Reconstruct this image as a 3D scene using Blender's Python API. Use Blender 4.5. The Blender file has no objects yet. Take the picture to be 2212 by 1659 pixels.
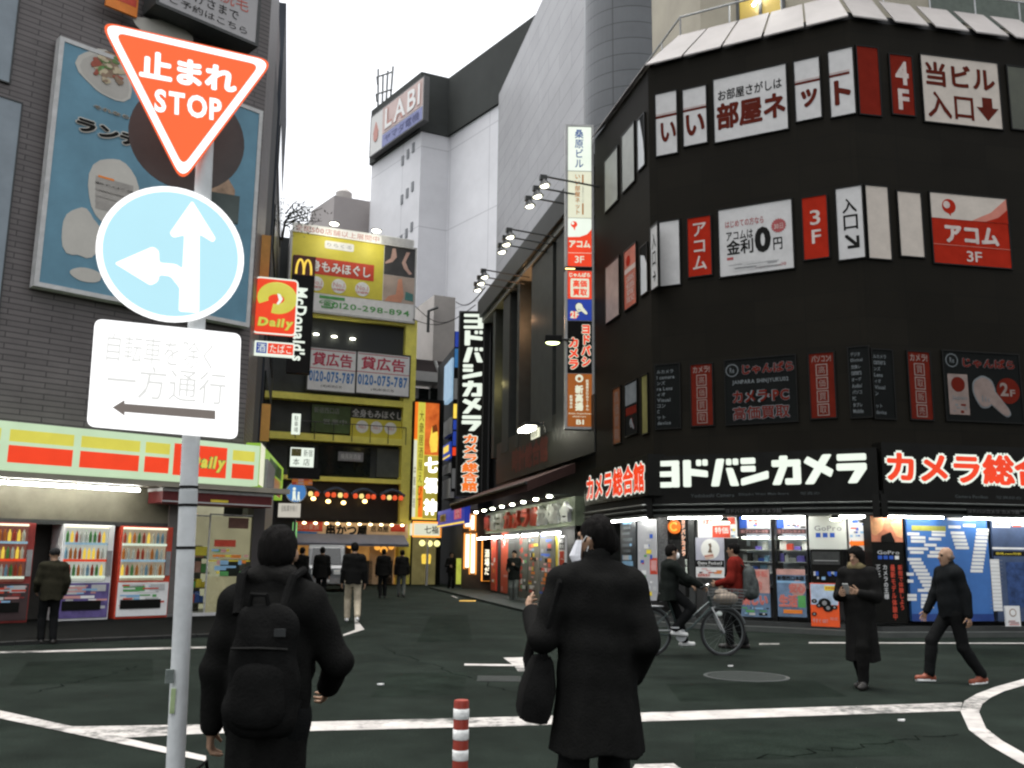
import bpy, bmesh, math, random
import numpy as np
from mathutils import Matrix, Vector
R = math.radians
random.seed(7)
scene = bpy.context.scene
C = scene.collection

# ---------------------------------------------------------------- camera
# picture coordinates below are those of a 2212 x 1659 view of the photograph
FPX, PITCH, ROLL, EYE = 2039.0, R(10.3), R(0.72), 1.55
CAM = Vector((0, 0, EYE))
def ray(dx, dy):
    x, y = (dx - 1106) / FPX, -(dy - 829.5) / FPX
    c, s = math.cos(ROLL), math.sin(ROLL)
    x, y = x * c - y * s, x * s + y * c
    cp, sp = math.cos(PITCH), math.sin(PITCH)
    return Vector((x, cp - sp * y, sp + cp * y))
cam = bpy.data.cameras.new('camera')
cam.lens, cam.sensor_width, cam.clip_start, cam.clip_end = FPX / 2212 * 36, 36, 0.05, 2000
camo = bpy.data.objects.new('camera', cam); C.objects.link(camo)
fw = ray(1106, 829.5).normalized(); rt = (ray(1206, 829.5) - ray(1106, 829.5)).normalized(); up = rt.cross(fw)
camo.matrix_world = Matrix(((rt.x, up.x, -fw.x, 0), (rt.y, up.y, -fw.y, 0), (rt.z, up.z, -fw.z, EYE), (0, 0, 0, 1)))
scene.camera = camo

# ---------------------------------------------------------------- sky and sun (overcast dusk)
SUN_EL, SUN_AZ = R(80), R(-60)           # sun behind thick cloud, beyond the buildings on the left
world = bpy.data.worlds.new('World'); scene.world = world; world.use_nodes = True
wn, wl = world.node_tree.nodes, world.node_tree.links
wn.clear()
sky = wn.new('ShaderNodeTexSky'); sky.sky_type = 'NISHITA'; sky.sun_disc = False
sky.sun_elevation, sky.sun_rotation = SUN_EL, SUN_AZ
sky.air_density, sky.dust_density, sky.ozone_density = 1.0, 6.0, 1.5
hsv = wn.new('ShaderNodeHueSaturation'); hsv.inputs['Saturation'].default_value = 0.16
bg = wn.new('ShaderNodeBackground'); bg.inputs['Strength'].default_value = 0.10
wo = wn.new('ShaderNodeOutputWorld')
wl.new(sky.outputs[0], hsv.inputs['Color']); wl.new(hsv.outputs[0], bg.inputs['Color']); wl.new(bg.outputs[0], wo.inputs['Surface'])
sun = bpy.data.lights.new('sun', 'SUN'); sun.energy = 0.10; sun.angle = R(25); sun.color = (1, .95, .9)
suno = bpy.data.objects.new('sun', sun); C.objects.link(suno)
sd = Vector((math.sin(SUN_AZ) * math.cos(SUN_EL), math.cos(SUN_AZ) * math.cos(SUN_EL), math.sin(SUN_EL)))
suno.rotation_euler = (-sd).to_track_quat('-Z', 'Y').to_euler()
vs = scene.view_settings
vs.view_transform = 'Standard'; vs.look = 'None'; vs.exposure = 2.0; vs.gamma = 1.0
scene.cycles.filter_width = 2.3
scene.cycles.max_bounces = 6; scene.cycles.diffuse_bounces = 3; scene.cycles.glossy_bounces = 3
scene.cycles.transparent_max_bounces = 8
scene.cycles.sample_clamp_indirect = 4.0

# ---------------------------------------------------------------- materials
MATS = {}
GLOW = 0.25        # lamps and lit signs are balanced against the dusk sky at this exposure
def M(name, col=None, rough=.6, var=.18, scale=6., spec=.3, metal=0., emit=0., bump=0., stretch=None, bscale=None):
    if name in MATS: return MATS[name]
    m = bpy.data.materials.new(name); m.use_nodes = True; MATS[name] = m
    nt = m.node_tree; n, l = nt.nodes, nt.links
    b = n['Principled BSDF']; b.inputs['Roughness'].default_value = rough; b.inputs['Metallic'].default_value = metal
    b.inputs['Specular IOR Level'].default_value = spec
    tc = n.new('ShaderNodeTexCoord'); vec = tc.outputs['Object']
    if stretch:
        mp = n.new('ShaderNodeMapping'); mp.inputs['Scale'].default_value = stretch; l.new(vec, mp.inputs['Vector']); vec = mp.outputs[0]
    nz = n.new('ShaderNodeTexNoise'); nz.inputs['Scale'].default_value = scale; nz.inputs['Detail'].default_value = 6; nz.inputs['Roughness'].default_value = .65
    l.new(vec, nz.inputs['Vector'])
    mx = n.new('ShaderNodeMix'); mx.data_type = 'RGBA'
    mr = n.new('ShaderNodeMapRange'); mr.inputs[1].default_value = .3; mr.inputs[2].default_value = .7
    l.new(nz.outputs['Fac'], mr.inputs[0]); l.new(mr.outputs[0], mx.inputs[0])
    mx.inputs[6].default_value = tuple(c * (1 - var) for c in col) + (1,)
    mx.inputs[7].default_value = tuple(min(1, c * (1 + var)) for c in col) + (1,)
    if emit:
        b.inputs['Base Color'].default_value = tuple(c * .15 for c in col) + (1,)
        l.new(mx.outputs[2], b.inputs['Emission Color']); b.inputs['Emission Strength'].default_value = emit * GLOW
    else:
        l.new(mx.outputs[2], b.inputs['Base Color'])
    if bump:
        bp = n.new('ShaderNodeBump'); bp.inputs['Strength'].default_value = bump; bp.inputs['Distance'].default_value = .02
        nb = n.new('ShaderNodeTexNoise'); nb.inputs['Scale'].default_value = bscale or scale * 6; nb.inputs['Detail'].default_value = 4
        l.new(vec, nb.inputs['Vector']); l.new(nb.outputs['Fac'], bp.inputs['Height']); l.new(bp.outputs[0], b.inputs['Normal'])
    return m
def tiled(name, col, joint, w, h, mortar=.01, offset=.5, rough=.5, var=.25, spec=.3, metal=0., axes='XZ', frq=2, nscale=1.2, jointbump=.3):
    """wall of tiles or panels laid out in the wall's own metres (object coordinates x along, y up)"""
    m = bpy.data.materials.new(name); m.use_nodes = True; MATS[name] = m
    n, l = m.node_tree.nodes, m.node_tree.links
    b = n['Principled BSDF']; b.inputs['Roughness'].default_value = rough; b.inputs['Specular IOR Level'].default_value = spec; b.inputs['Metallic'].default_value = metal
    tc = n.new('ShaderNodeTexCoord')
    br = n.new('ShaderNodeTexBrick'); br.offset = offset; br.offset_frequency = frq
    br.inputs['Scale'].default_value = 1; br.inputs['Brick Width'].default_value = w; br.inputs['Row Height'].default_value = h
    br.inputs['Mortar Size'].default_value = mortar; br.inputs['Mortar Smooth'].default_value = .2; br.inputs['Bias'].default_value = 0
    br.inputs['Color1'].default_value = tuple(c * (1 - var) for c in col) + (1,); br.inputs['Color2'].default_value = tuple(c * (1 + var) for c in col) + (1,)
    br.inputs['Mortar'].default_value = tuple(joint) + (1,)
    l.new(tc.outputs['UV'], br.inputs['Vector'])
    nz = n.new('ShaderNodeTexNoise'); nz.inputs['Scale'].default_value = nscale; nz.inputs['Detail'].default_value = 7; nz.inputs['Roughness'].default_value = .7
    l.new(tc.outputs['UV'], nz.inputs['Vector'])
    mr = n.new('ShaderNodeMapRange'); mr.inputs[1].default_value = .3; mr.inputs[2].default_value = .75; mr.inputs[3].default_value = .78; mr.inputs[4].default_value = 1.1
    l.new(nz.outputs['Fac'], mr.inputs[0])
    mx = n.new('ShaderNodeMix'); mx.data_type = 'RGBA'; mx.blend_type = 'MULTIPLY'; mx.inputs[0].default_value = 1
    l.new(br.outputs['Color'], mx.inputs[6]); l.new(mr.outputs[0], mx.inputs[7]); l.new(mx.outputs[2], b.inputs['Base Color'])
    bp = n.new('ShaderNodeBump'); bp.inputs['Strength'].default_value = jointbump; bp.inputs['Distance'].default_value = .01; bp.invert = True
    l.new(br.outputs['Fac'], bp.inputs['Height']); l.new(bp.outputs[0], b.inputs['Normal'])
    return m
def glass(name, tint=(.93, .95, .92), refl=.06):
    m = bpy.data.materials.new(name); m.use_nodes = True; MATS[name] = m
    n, l = m.node_tree.nodes, m.node_tree.links; n.clear()
    o = n.new('ShaderNodeOutputMaterial'); mx = n.new('ShaderNodeMixShader'); t = n.new('ShaderNodeBsdfTransparent'); g = n.new('ShaderNodeBsdfGlossy')
    g.inputs['Roughness'].default_value = .03; t.inputs['Color'].default_value = tint + (1,)
    fr = n.new('ShaderNodeLayerWeight'); fr.inputs['Blend'].default_value = .15
    mr = n.new('ShaderNodeMapRange'); mr.inputs[3].default_value = refl; mr.inputs[4].default_value = .7
    l.new(fr.outputs['Fresnel'], mr.inputs[0]); l.new(mr.outputs[0], mx.inputs[0]); l.new(t.outputs[0], mx.inputs[1]); l.new(g.outputs[0], mx.inputs[2]); l.new(mx.outputs[0], o.inputs['Surface'])
    return m
# plain materials by kind
black = M('black_paint', (.010, .010, .009), .6, .3, 3, .08)
blackgloss = M('black_gloss', (.007, .007, .006), .35, .2, 3, .10)
darkmetal = M('dark_metal', (.03, .032, .03), .45, .3, 10, .4)
grey = M('grey_paint', (.25, .25, .25), .6, .2, 4)
lightgrey = M('light_grey_paint', (.5, .5, .49), .6, .15, 4)
white = M('white_paint', (.78, .78, .76), .5, .08, 4)
offwhite = M('off_white_film', (.50, .495, .485), .5, .1, 3)
cream = M('cream_film', (.50, .445, .385), .5, .1, 3)
red = M('red_film', (.34, .022, .010), .7, .15, 3, .02)
darkred = M('dark_red_film', (.17, .016, .009), .7, .15, 3, .02)
maroon = M('maroon_lettering', (.095, .017, .011), .7, .1, 5, .02)
ink = M('ink', (.012, .012, .011), .7, .2, 5, .05)
steel = M('galvanised_steel', (.42, .43, .43), .45, .18, 14, .5, .3, bump=.05)
chrome = M('chrome', (.6, .6, .6), .2, .1, 5, .5, .9)
rubber = M('rubber', (.015, .015, .015), .8, .3, 12)
paintline = M('road_paint', (.55, .54, .51), .7, .25, 5, bump=.2, bscale=60)
yellowpaint = M('yellow_paint', (.88, .80, .16), .55, .12, 2)
bluep = M('blue_print', (.03, .10, .45), .5, .15, 4)
redp = M('red_print', (.55, .06, .03), .5, .15, 4)
orangep = M('orange_print', (.75, .22, .03), .5, .15, 4)
yellowp = M('yellow_print', (.75, .6, .05), .5, .12, 4)
greenp = M('green_print', (.10, .35, .10), .5, .15, 4)
pinkp = M('pink_print', (.6, .3, .28), .5, .15, 4)
skyp = M('pale_blue_print', (.25, .45, .65), .5, .12, 4)
# backlit sign faces and lamps
lw = M('backlit_white', (.88, .97, .84), .4, .05, 1.5, emit=.95)
lcream = M('backlit_cream', (.85, .86, .66), .4, .06, 1.5, emit=.85)
lred = M('backlit_red', (.86, .055, .012), .4, .10, 1.5, emit=.95)
lorange = M('backlit_orange', (1., .20, .02), .4, .10, 1.5, emit=.95)
lyellow = M('backlit_yellow', (.72, .66, .09), .4, .10, 1.5, emit=.85)
lgold = M('backlit_gold', (1., .62, .08), .4, .2, 2, emit=1.1)
lblue = M('backlit_blue', (.02, .06, .42), .4, .15, 1.5, emit=.7)
lbluewhite = M('backlit_pale_blue', (.45, .68, 1.), .4, .2, 2, emit=.6)
lbrown = M('backlit_brown', (.40, .11, .012), .4, .12, 1.5, emit=.75)
lgreen = M('backlit_green', (.35, .62, .05), .4, .12, 1.5, emit=.6)
tube = M('fluorescent_tube', (1., 1., .95), .3, .01, 2, emit=55)
bulb = M('lamp_glow', (1., .96, .78), .3, .02, 2, emit=12)
warmbulb = M('warm_bulb', (1., .62, .22), .3, .02, 2, emit=6)
neonwhite = M('neon_white', (1., .88, .66), .3, .02, 2, emit=1.9)
neonorange = M('neon_orange', (1., .34, .05), .3, .05, 2, emit=1.6)
windowpane = glass('window_glass')
darkglass = M('dark_glass', (.012, .016, .015), .08, .2, 1, .5)

# ---------------------------------------------------------------- geometry helpers
WM = {}
class B:
    """collects shapes; build() makes ONE mesh object"""
    def __init__(s): s.v, s.f, s.mi, s.uv, s.m = [], [], [], {}, 0
    def face(s, pts, uv=None):
        i = len(s.v); s.v += [tuple(p) for p in pts]; s.f.append(tuple(range(i, i + len(pts)))); s.mi.append(s.m)
        if uv: s.uv[len(s.f) - 1] = uv
        return s
    def raw(s, vs, fs):
        i = len(s.v); s.v += [tuple(p) for p in vs]; s.f += [tuple(k + i for k in f) for f in fs]; s.mi += [s.m] * len(fs); return s
    def box(s, x0, y0, z0, x1, y1, z1):
        v = [(x, y, z) for z in (z0, z1) for y in (y0, y1) for x in (x0, x1)]
        return s.raw(v, [(0, 2, 3, 1), (4, 5, 7, 6), (0, 1, 5, 4), (2, 6, 7, 3), (0, 4, 6, 2), (1, 3, 7, 5)])
    def prism(s, pts, z0, z1, ax=2):
        n = len(pts)
        def p3(p, z): return (p[0], p[1], z) if ax == 2 else ((p[0], z, p[1]) if ax == 1 else (z, p[0], p[1]))
        v = [p3(p, z0) for p in pts] + [p3(p, z1) for p in pts]
        return s.raw(v, [tuple(range(n - 1, -1, -1)), tuple(range(n, 2 * n))] + [(i, (i + 1) % n, n + (i + 1) % n, n + i) for i in range(n)])
    def cyl(s, a, b, r0, r1=None, n=14, cap=True):
        r1 = r0 if r1 is None else r1
        a, b = Vector(a), Vector(b); d = (b - a).normalized(); u = d.orthogonal().normalized(); w = d.cross(u)
        v = [a + (u * math.cos(2 * math.pi * k / n) + w * math.sin(2 * math.pi * k / n)) * r0 for k in range(n)] + \
            [b + (u * math.cos(2 * math.pi * k / n) + w * math.sin(2 * math.pi * k / n)) * r1 for k in range(n)]
        f = [(k, (k + 1) % n, n + (k + 1) % n, n + k) for k in range(n)]
        if cap: f += [tuple(range(n - 1, -1, -1)), tuple(range(n, 2 * n))]
        return s.raw(v, f)
    def tube(s, pts, r, n=8, closed=False):
        P = [Vector(p) for p in pts]; k = len(P); rings = []; prev = None
        for i in range(k):
            t = (P[(i + 1) % k] - P[i - 1]) if closed else (P[min(i + 1, k - 1)] - P[max(i - 1, 0)])
            t.normalize(); u = (prev - t * prev.dot(t)) if prev else t.orthogonal()
            u.normalize(); prev = u; w = t.cross(u)
            rr = r[i] if isinstance(r, (list, tuple)) else r
            rings.append([P[i] + (u * math.cos(2 * math.pi * q / n) + w * math.sin(2 * math.pi * q / n)) * rr for q in range(n)])
        v = [p for g in rings for p in g]; f = []
        for i in range(k if closed else k - 1):
            j = (i + 1) % k
            f += [(i * n + q, i * n + (q + 1) % n, j * n + (q + 1) % n, j * n + q) for q in range(n)]
        if not closed: f += [tuple(range(n - 1, -1, -1)), tuple((k - 1) * n + q for q in range(n))]
        return s.raw(v, f)
    def ball(s, c, r, nu=14, nv=8):
        r = (r, r, r) if not isinstance(r, (tuple, list)) else r
        v = [(c[0], c[1], c[2] - r[2])]
        for j in range(1, nv):
            t = math.pi * j / nv - math.pi / 2
            v += [(c[0] + r[0] * math.cos(t) * math.cos(2 * math.pi * i / nu), c[1] + r[1] * math.cos(t) * math.sin(2 * math.pi * i / nu), c[2] + r[2] * math.sin(t)) for i in range(nu)]
        v.append((c[0], c[1], c[2] + r[2])); L = len(v) - 1; f = []
        for i in range(nu):
            f.append((0, 1 + (i + 1) % nu, 1 + i)); f.append((L, L - nu + i, L - nu + (i + 1) % nu))
        for j in range(nv - 2):
            for i in range(nu):
                a, b2 = 1 + j * nu + i, 1 + j * nu + (i + 1) % nu
                f.append((a, b2, b2 + nu, a + nu))
        return s.raw(v, f)
    def lathe(s, prof, n=18, c=(0, 0)):
        v = [(c[0] + r * math.cos(2 * math.pi * i / n), c[1] + r * math.sin(2 * math.pi * i / n), z) for r, z in prof for i in range(n)]
        f = [(j * n + i, j * n + (i + 1) % n, (j + 1) * n + (i + 1) % n, (j + 1) * n + i) for j in range(len(prof) - 1) for i in range(n)]
        f += [tuple(range(n - 1, -1, -1)), tuple((len(prof) - 1) * n + i for i in range(n))]
        return s.raw(v, f)
    def build(s, name, mats, parent=None, world=None, bevel=0, smooth=False, fix=True, **tags):
        me = bpy.data.meshes.new(name); me.from_pydata(s.v, [], s.f)
        mats = mats if isinstance(mats, (list, tuple)) else [mats]
        for m in mats: me.materials.append(m)
        for p, i in zip(me.polygons, s.mi): p.material_index = min(i, len(mats) - 1)
        if s.uv:
            ul = me.uv_layers.new(name='UVMap')
            for fi, uv in s.uv.items():
                for k, li in enumerate(me.polygons[fi].loop_indices): ul.data[li].uv = uv[k]
        if fix or bevel:
            bm = bmesh.new(); bm.from_mesh(me)
            if bevel:
                bmesh.ops.remove_doubles(bm, verts=bm.verts, dist=1e-5)
            if fix: bmesh.ops.recalc_face_normals(bm, faces=bm.faces)
            if bevel:
                ed = [e for e in bm.edges if len(e.link_faces) == 2 and e.calc_face_angle(0) > .5]
                bmesh.ops.bevel(bm, geom=ed, offset=bevel, segments=2, affect='EDGES', profile=.6, clamp_overlap=True)
            bm.to_mesh(me); bm.free()
        if smooth:
            me.polygons.foreach_set('use_smooth', [True] * len(me.polygons)); me.set_sharp_from_angle(angle=R(40))
        me.update()
        return link(name, me, parent, world, **tags)
def link(name, data, parent=None, world=None, **tags):
    o = bpy.data.objects.new(name, data); C.objects.link(o)
    if parent is not None:
        o.parent = parent; w = WM[parent] if world is None else world
        o.matrix_basis = WM[parent].inverted() @ w
    else:
        w = world or Matrix(); o.matrix_basis = w
    WM[o] = w
    for k, v in tags.items(): o[k] = v
    return o
def thing(name, label, category, world=None, group=None):
    t = {'label': label, 'category': category}
    if group: t['group'] = group
    if isinstance(world, (tuple, list, Vector)): world = Matrix.Translation(Vector(world))
    return link(name, None, None, world, **t)
def structure(name, b, mats, **k): return b.build(name, mats, kind='structure', **k)
def copies(root, worlds):
    """copies of a thing with its parts and sub-parts; yields each new root"""
    out = []
    for w in worlds:
        r = root.copy(); C.objects.link(r); r.matrix_basis = w; WM[r] = w
        for ch in list(root.children):
            c = ch.copy(); C.objects.link(c); c.parent = r; c.matrix_basis = ch.matrix_basis.copy(); WM[c] = w @ c.matrix_basis
            for g in ch.children:
                d = g.copy(); C.objects.link(d); d.parent = c; d.matrix_basis = g.matrix_basis.copy(); WM[d] = WM[c] @ d.matrix_basis
        out.append(r)
    return out
def ground(dx, dy, z=0.):
    r = ray(dx, dy); t = (z - EYE) / r.z; return Vector((r.x * t, r.y * t, z))
class Face:
    """a vertical plane in the place: u metres along it (to the right), z up, off outwards"""
    def __init__(s, p, ang):
        a = R(ang); s.p = Vector((p[0], p[1], 0)); s.d = Vector((math.sin(a), math.cos(a), 0)); s.n = Vector((s.d.y, -s.d.x, 0)); s.ang = ang
    def uz(s, dx, dy, off=0):
        r = ray(dx, dy); t = (s.p + s.n * off - CAM).dot(s.n) / r.dot(s.n); P = CAM + r * t
        return (P - s.p).dot(s.d), P.z
    def at(s, u, off=0, z=0): q = s.p + s.d * u + s.n * off; return Vector((q.x, q.y, z))
    def mat(s, u=0, z=0, off=0):
        q = s.at(u, off, z); d, n = s.d, s.n
        return Matrix(((d.x, 0, n.x, q.x), (d.y, 0, n.y, q.y), (0, 1, 0, z), (0, 0, 0, 1)))
    def rect(s, xl, yt, yb, xr, off=0):
        u0, z1 = s.uz(xl, yt, off); z0 = s.uz(xl, yb, off)[1]; u1 = s.uz(xr, (yt + yb) / 2, off)[0]
        return u0, z0, u1, z1
def wall(b, pts, z0, z1, m=0, v0=0):
    """vertical strip through plan points with metre UVs (x along, y up)"""
    u = 0
    for a, c in zip(pts, pts[1:]):
        L = math.hypot(c[0] - a[0], c[1] - a[1]); b.m = m
        b.face([(a[0], a[1], z0), (c[0], c[1], z0), (c[0], c[1], z1), (a[0], a[1], z1)], [(u, z0 - v0), (u + L, z0 - v0), (u + L, z1 - v0), (u, z1 - v0)])
        u += L
def block(b, pts, z0, z1, m=0, top=None):
    wall(b, list(pts) + [pts[0]], z0, z1, m); b.m = m if top is None else top
    b.face([(p[0], p[1], z1) for p in pts], [(p[0], p[1]) for p in pts]); b.face([(p[0], p[1], z0) for p in reversed(pts)], [(p[0], p[1]) for p in reversed(pts)])

# ---------------------------------------------------------------- lettering (built-in font; all glyphs are made in one go at the end)
TXT = []
LIFT = {}
def text(parent, s, mat, x0, y0, x1, y1, z=.004, bold=.012, vert=False, name='lettering', keep=False, ext=0, slant=0):
    me = bpy.data.meshes.new(name); me.materials.append(mat); o = link(name, me, parent)
    TXT.append((me, s, x0, y0, x1, y1, z, round(bold, 3), vert, keep, ext, slant)); return o
def finish_text():
    keys = {}
    for t in TXT:
        for ch in t[1]:
            if ch not in ' \n': keys.setdefault((ch, 0 if ord(ch) > 0x2000 else t[7]), None)
    objs = []
    for ch, bd in keys:
        c = bpy.data.curves.new('g', 'FONT'); c.body = ch; c.resolution_u = 2 if ord(ch) > 0x4000 else 3; c.offset = bd
        o = bpy.data.objects.new('g', c); C.objects.link(o); objs.append(((ch, bd), o, c))
    bpy.context.view_layer.update(); dg = bpy.context.evaluated_depsgraph_get()
    for k, o, c in objs:
        m = bpy.data.meshes.new_from_object(o.evaluated_get(dg))
        keys[k] = ([(v.co.x, v.co.y) for v in m.vertices], [tuple(p.vertices) for p in m.polygons]); bpy.data.meshes.remove(m)
    for k, o, c in objs:
        bpy.data.objects.remove(o); bpy.data.curves.remove(c)
    for me, s, x0, y0, x1, y1, z, bd, vert, keep, ext, slant in TXT:
        V, F, ZZ = [], [], []; px = py = 0
        for ch in s:
            if ch == ' ': px += .35; continue
            if ch == '\n': px = 0; py -= 1.15; continue
            wide = ord(ch) > 0x2000; gv, gf = keys[(ch, 0 if wide else bd)]
            if not gv: continue
            xs = [p[0] for p in gv]; i = len(V)
            if wide and bd > .013:
                # heavier strokes: the glyph laid down several times, each a little shifted and a hair prouder
                n8 = 4 if bd < .035 else 8; sh = [(bd * math.cos(2 * math.pi * (k + .5) / n8), bd * math.sin(2 * math.pi * (k + .5) / n8)) for k in range(n8)]
                if bd > .075: sh += [(bd * .5 * math.cos(math.pi * k / 2), bd * .5 * math.sin(math.pi * k / 2)) for k in range(4)]
                m_ = len(gv); gf = [tuple(q + m_ * k for q in f) for k in range(len(sh)) for f in gf]; gv = [(p[0] + sx_, p[1] + sy_) for sx_, sy_ in sh for p in gv]
                ZZ += [k * .00025 for k in range(len(sh)) for _ in range(m_)]
            else: ZZ += [0] * len(gv)
            if vert:
                c = .5 if wide else (min(xs) + max(xs)) / 2
                if ch == 'ー': V += [(.87 - (p[1]) - .0, py + p[0] * -1 + .88) for p in gv]
                else: V += [(p[0] - c + .5, p[1] + py) for p in gv]
                py -= 1.02 if wide else .92
            elif wide: V += [(p[0] + px, p[1] + py) for p in gv]; px += 1.0
            else: V += [(p[0] - min(xs) + px, p[1] + py) for p in gv]; px += max(xs) - min(xs) + .1
            F += [tuple(k + i for k in f) for f in gf]
        if not V: continue
        a0, a1 = min(p[0] for p in V), max(p[0] for p in V); b0, b1 = min(p[1] for p in V), max(p[1] for p in V)
        sx, sy = (x1 - x0) / max(1e-6, a1 - a0), (y1 - y0) / max(1e-6, b1 - b0)
        if keep: sx = sy = min(sx, sy)
        ox, oy = (x0 + x1) / 2 - sx * (a0 + a1) / 2, (y0 + y1) / 2 - sy * (b0 + b1) / 2
        P = [(p[0] * sx + ox + slant * (p[1] * sy + oy - y0), p[1] * sy + oy, z + zq) for p, zq in zip(V, ZZ)]
        if ext:
            # raised letters: front face, plus a wall along the outline
            n = len(P); cnt = {}
            for f in F:
                for a, b in zip(f, f[1:] + f[:1]): cnt[(a, b)] = 1
            side = [(a, b, b + n, a + n) for (a, b) in cnt if (b, a) not in cnt]
            P = [(x, y, q + ext) for x, y, q in P] + [(x, y, z - .001) for x, y, _ in P]
            F = F + [(q[1], q[0], q[3], q[2]) for q in side]
        me.from_pydata(P, [], F); me.update()
    bpy.context.view_layer.update()
class Panel:
    """a flat board in local metres: x right, y up, front at z = 0. Fractions run from the top left."""
    def __init__(s, o, w, h): s.o, s.w, s.h = o, w, h
    def fr(s, x0, y0, x1, y1): return x0 * s.w, (1 - y1) * s.h, x1 * s.w, (1 - y0) * s.h
    def text(s, t, mat, x0, y0, x1, y1, **k): a = s.fr(x0, y0, x1, y1); return text(s.o, t, mat, *a, **k)
    def outlined(s, t, mat, omat, x0, y0, x1, y1, bold=.02, out=.07, z=.004, **k):
        a = s.fr(x0, y0, x1, y1); px = min((a[2] - a[0]), (a[3] - a[1]) * 1) * 0
        n = len(t.replace('\n', '')) if not k.get('vert') else 1
        g = out * (a[2] - a[0]) / max(1, n) * .9
        text(s.o, t, omat, a[0] - g, a[1] - g, a[2] + g, a[3] + g, z=z, bold=bold + out, name='lettering_outline', **k)
        return text(s.o, t, mat, *a, z=z + .006, bold=bold, **k)
    def rect(s, mat, x0, y0, x1, y1, z0=0, z1=.004, name='panel', parent=None):
        a = s.fr(x0, y0, x1, y1); b = B(); b.box(a[0], a[1], z0, a[2], a[3], z1); return b.build(name, mat, parent or s.o)
    def poly(s, mat, pts, z0=0, z1=.006, name='emblem'):
        b = B(); b.prism([(x * s.w, (1 - y) * s.h) for x, y in pts], z0, z1); return b.build(name, mat, s.o)
    def disc(s, mat, x, y, r, z0=0, z1=.006, name='disc', sx=1):
        b = B(); b.prism([(x * s.w + sx * r * s.h * math.cos(k * math.pi / 12), (1 - y) * s.h + r * s.h * math.sin(k * math.pi / 12)) for k in range(24)], z0, z1); return b.build(name, mat, s.o)
    def frame(s, mat, t=.04, z0=-.06, z1=.03, name='frame'):
        b = B(); w, h = s.w, s.h
        b.box(-t, -t, z0, w + t, 0, z1); b.box(-t, h, z0, w + t, h + t, z1); b.box(-t, 0, z0, 0, h, z1); b.box(w, 0, z0, w + t, h, z1)
        return b.build(name, mat, s.o)
    def clutter(s, mats, n, seed, x0=0, y0=0, x1=1, y1=1, z=.004, rows=6, name='printing', lo=.06, hi=.3):
        """small print: many little coloured blocks in ONE mesh"""
        rd = random.Random(seed); b = B(); k = 0
        for q in range(n):
            w = rd.uniform(lo, hi) * (x1 - x0); h = rd.choice((.5, .7, 1.0)) / rows * (y1 - y0) * .8
            cx = rd.uniform(x0, x1 - w); cy = y0 + (rd.randrange(rows) + .1) / rows * (y1 - y0); cy = min(cy, y1 - h)
            a = s.fr(cx, cy, cx + w, cy + h); b.m = rd.randrange(len(mats)); zz = z + .0004 * q
            b.face([(a[0], a[1], zz), (a[2], a[1], zz), (a[2], a[3], zz), (a[0], a[3], zz)])
        return b.build(name, mats, s.o, fix=False)
def board(name, label, category, face, xl, yt, yb, xr, mat, off=.1, depth=.1, frame=None, group=None, bevel=0, pname='panel', ft=.04):
    u0, z0, u1, z1 = face.rect(xl, yt, yb, xr, off)
    t = thing(name, label, category, face.mat(u0, z0, off), group); P = Panel(t, u1 - u0, z1 - z0)
    b = B(); b.box(0, 0, -depth, P.w, P.h, 0); b.build(pname, mat, t, bevel=bevel)
    if frame: P.frame(frame, ft, -depth - .005, .02)
    return P
def pane(building, face, xl, yt, yb, xr, mat, off=.03, depth=.05, name='window', label=None, frame=None):
    """a window or shop panel that is a part of its building"""
    u0, z0, u1, z1 = face.rect(xl, yt, yb, xr, off)
    b = B(); b.box(0, 0, -depth, u1 - u0, z1 - z0, 0); o = b.build(name, mat, building, face.mat(u0, z0, off))
    if label: o['label'] = label
    P = Panel(o, u1 - u0, z1 - z0)
    if frame: P.frame(frame, .03, -depth, .015)
    return P
def fillet(pts, r, n=4):
    out = []; k = len(pts)
    for i in range(k):
        p0, p, p1 = Vector(pts[i - 1]), Vector(pts[i]), Vector(pts[(i + 1) % k])
        a, b = (p0 - p), (p1 - p); t = min(r, a.length * .45, b.length * .45); a.normalize(); b.normalize()
        A, Bq = p + a * t, p + b * t
        for q in range(n + 1):
            f = q / n; out.append(tuple(A * (1 - f) ** 2 + p * 2 * f * (1 - f) + Bq * f * f))
    return out
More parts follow.
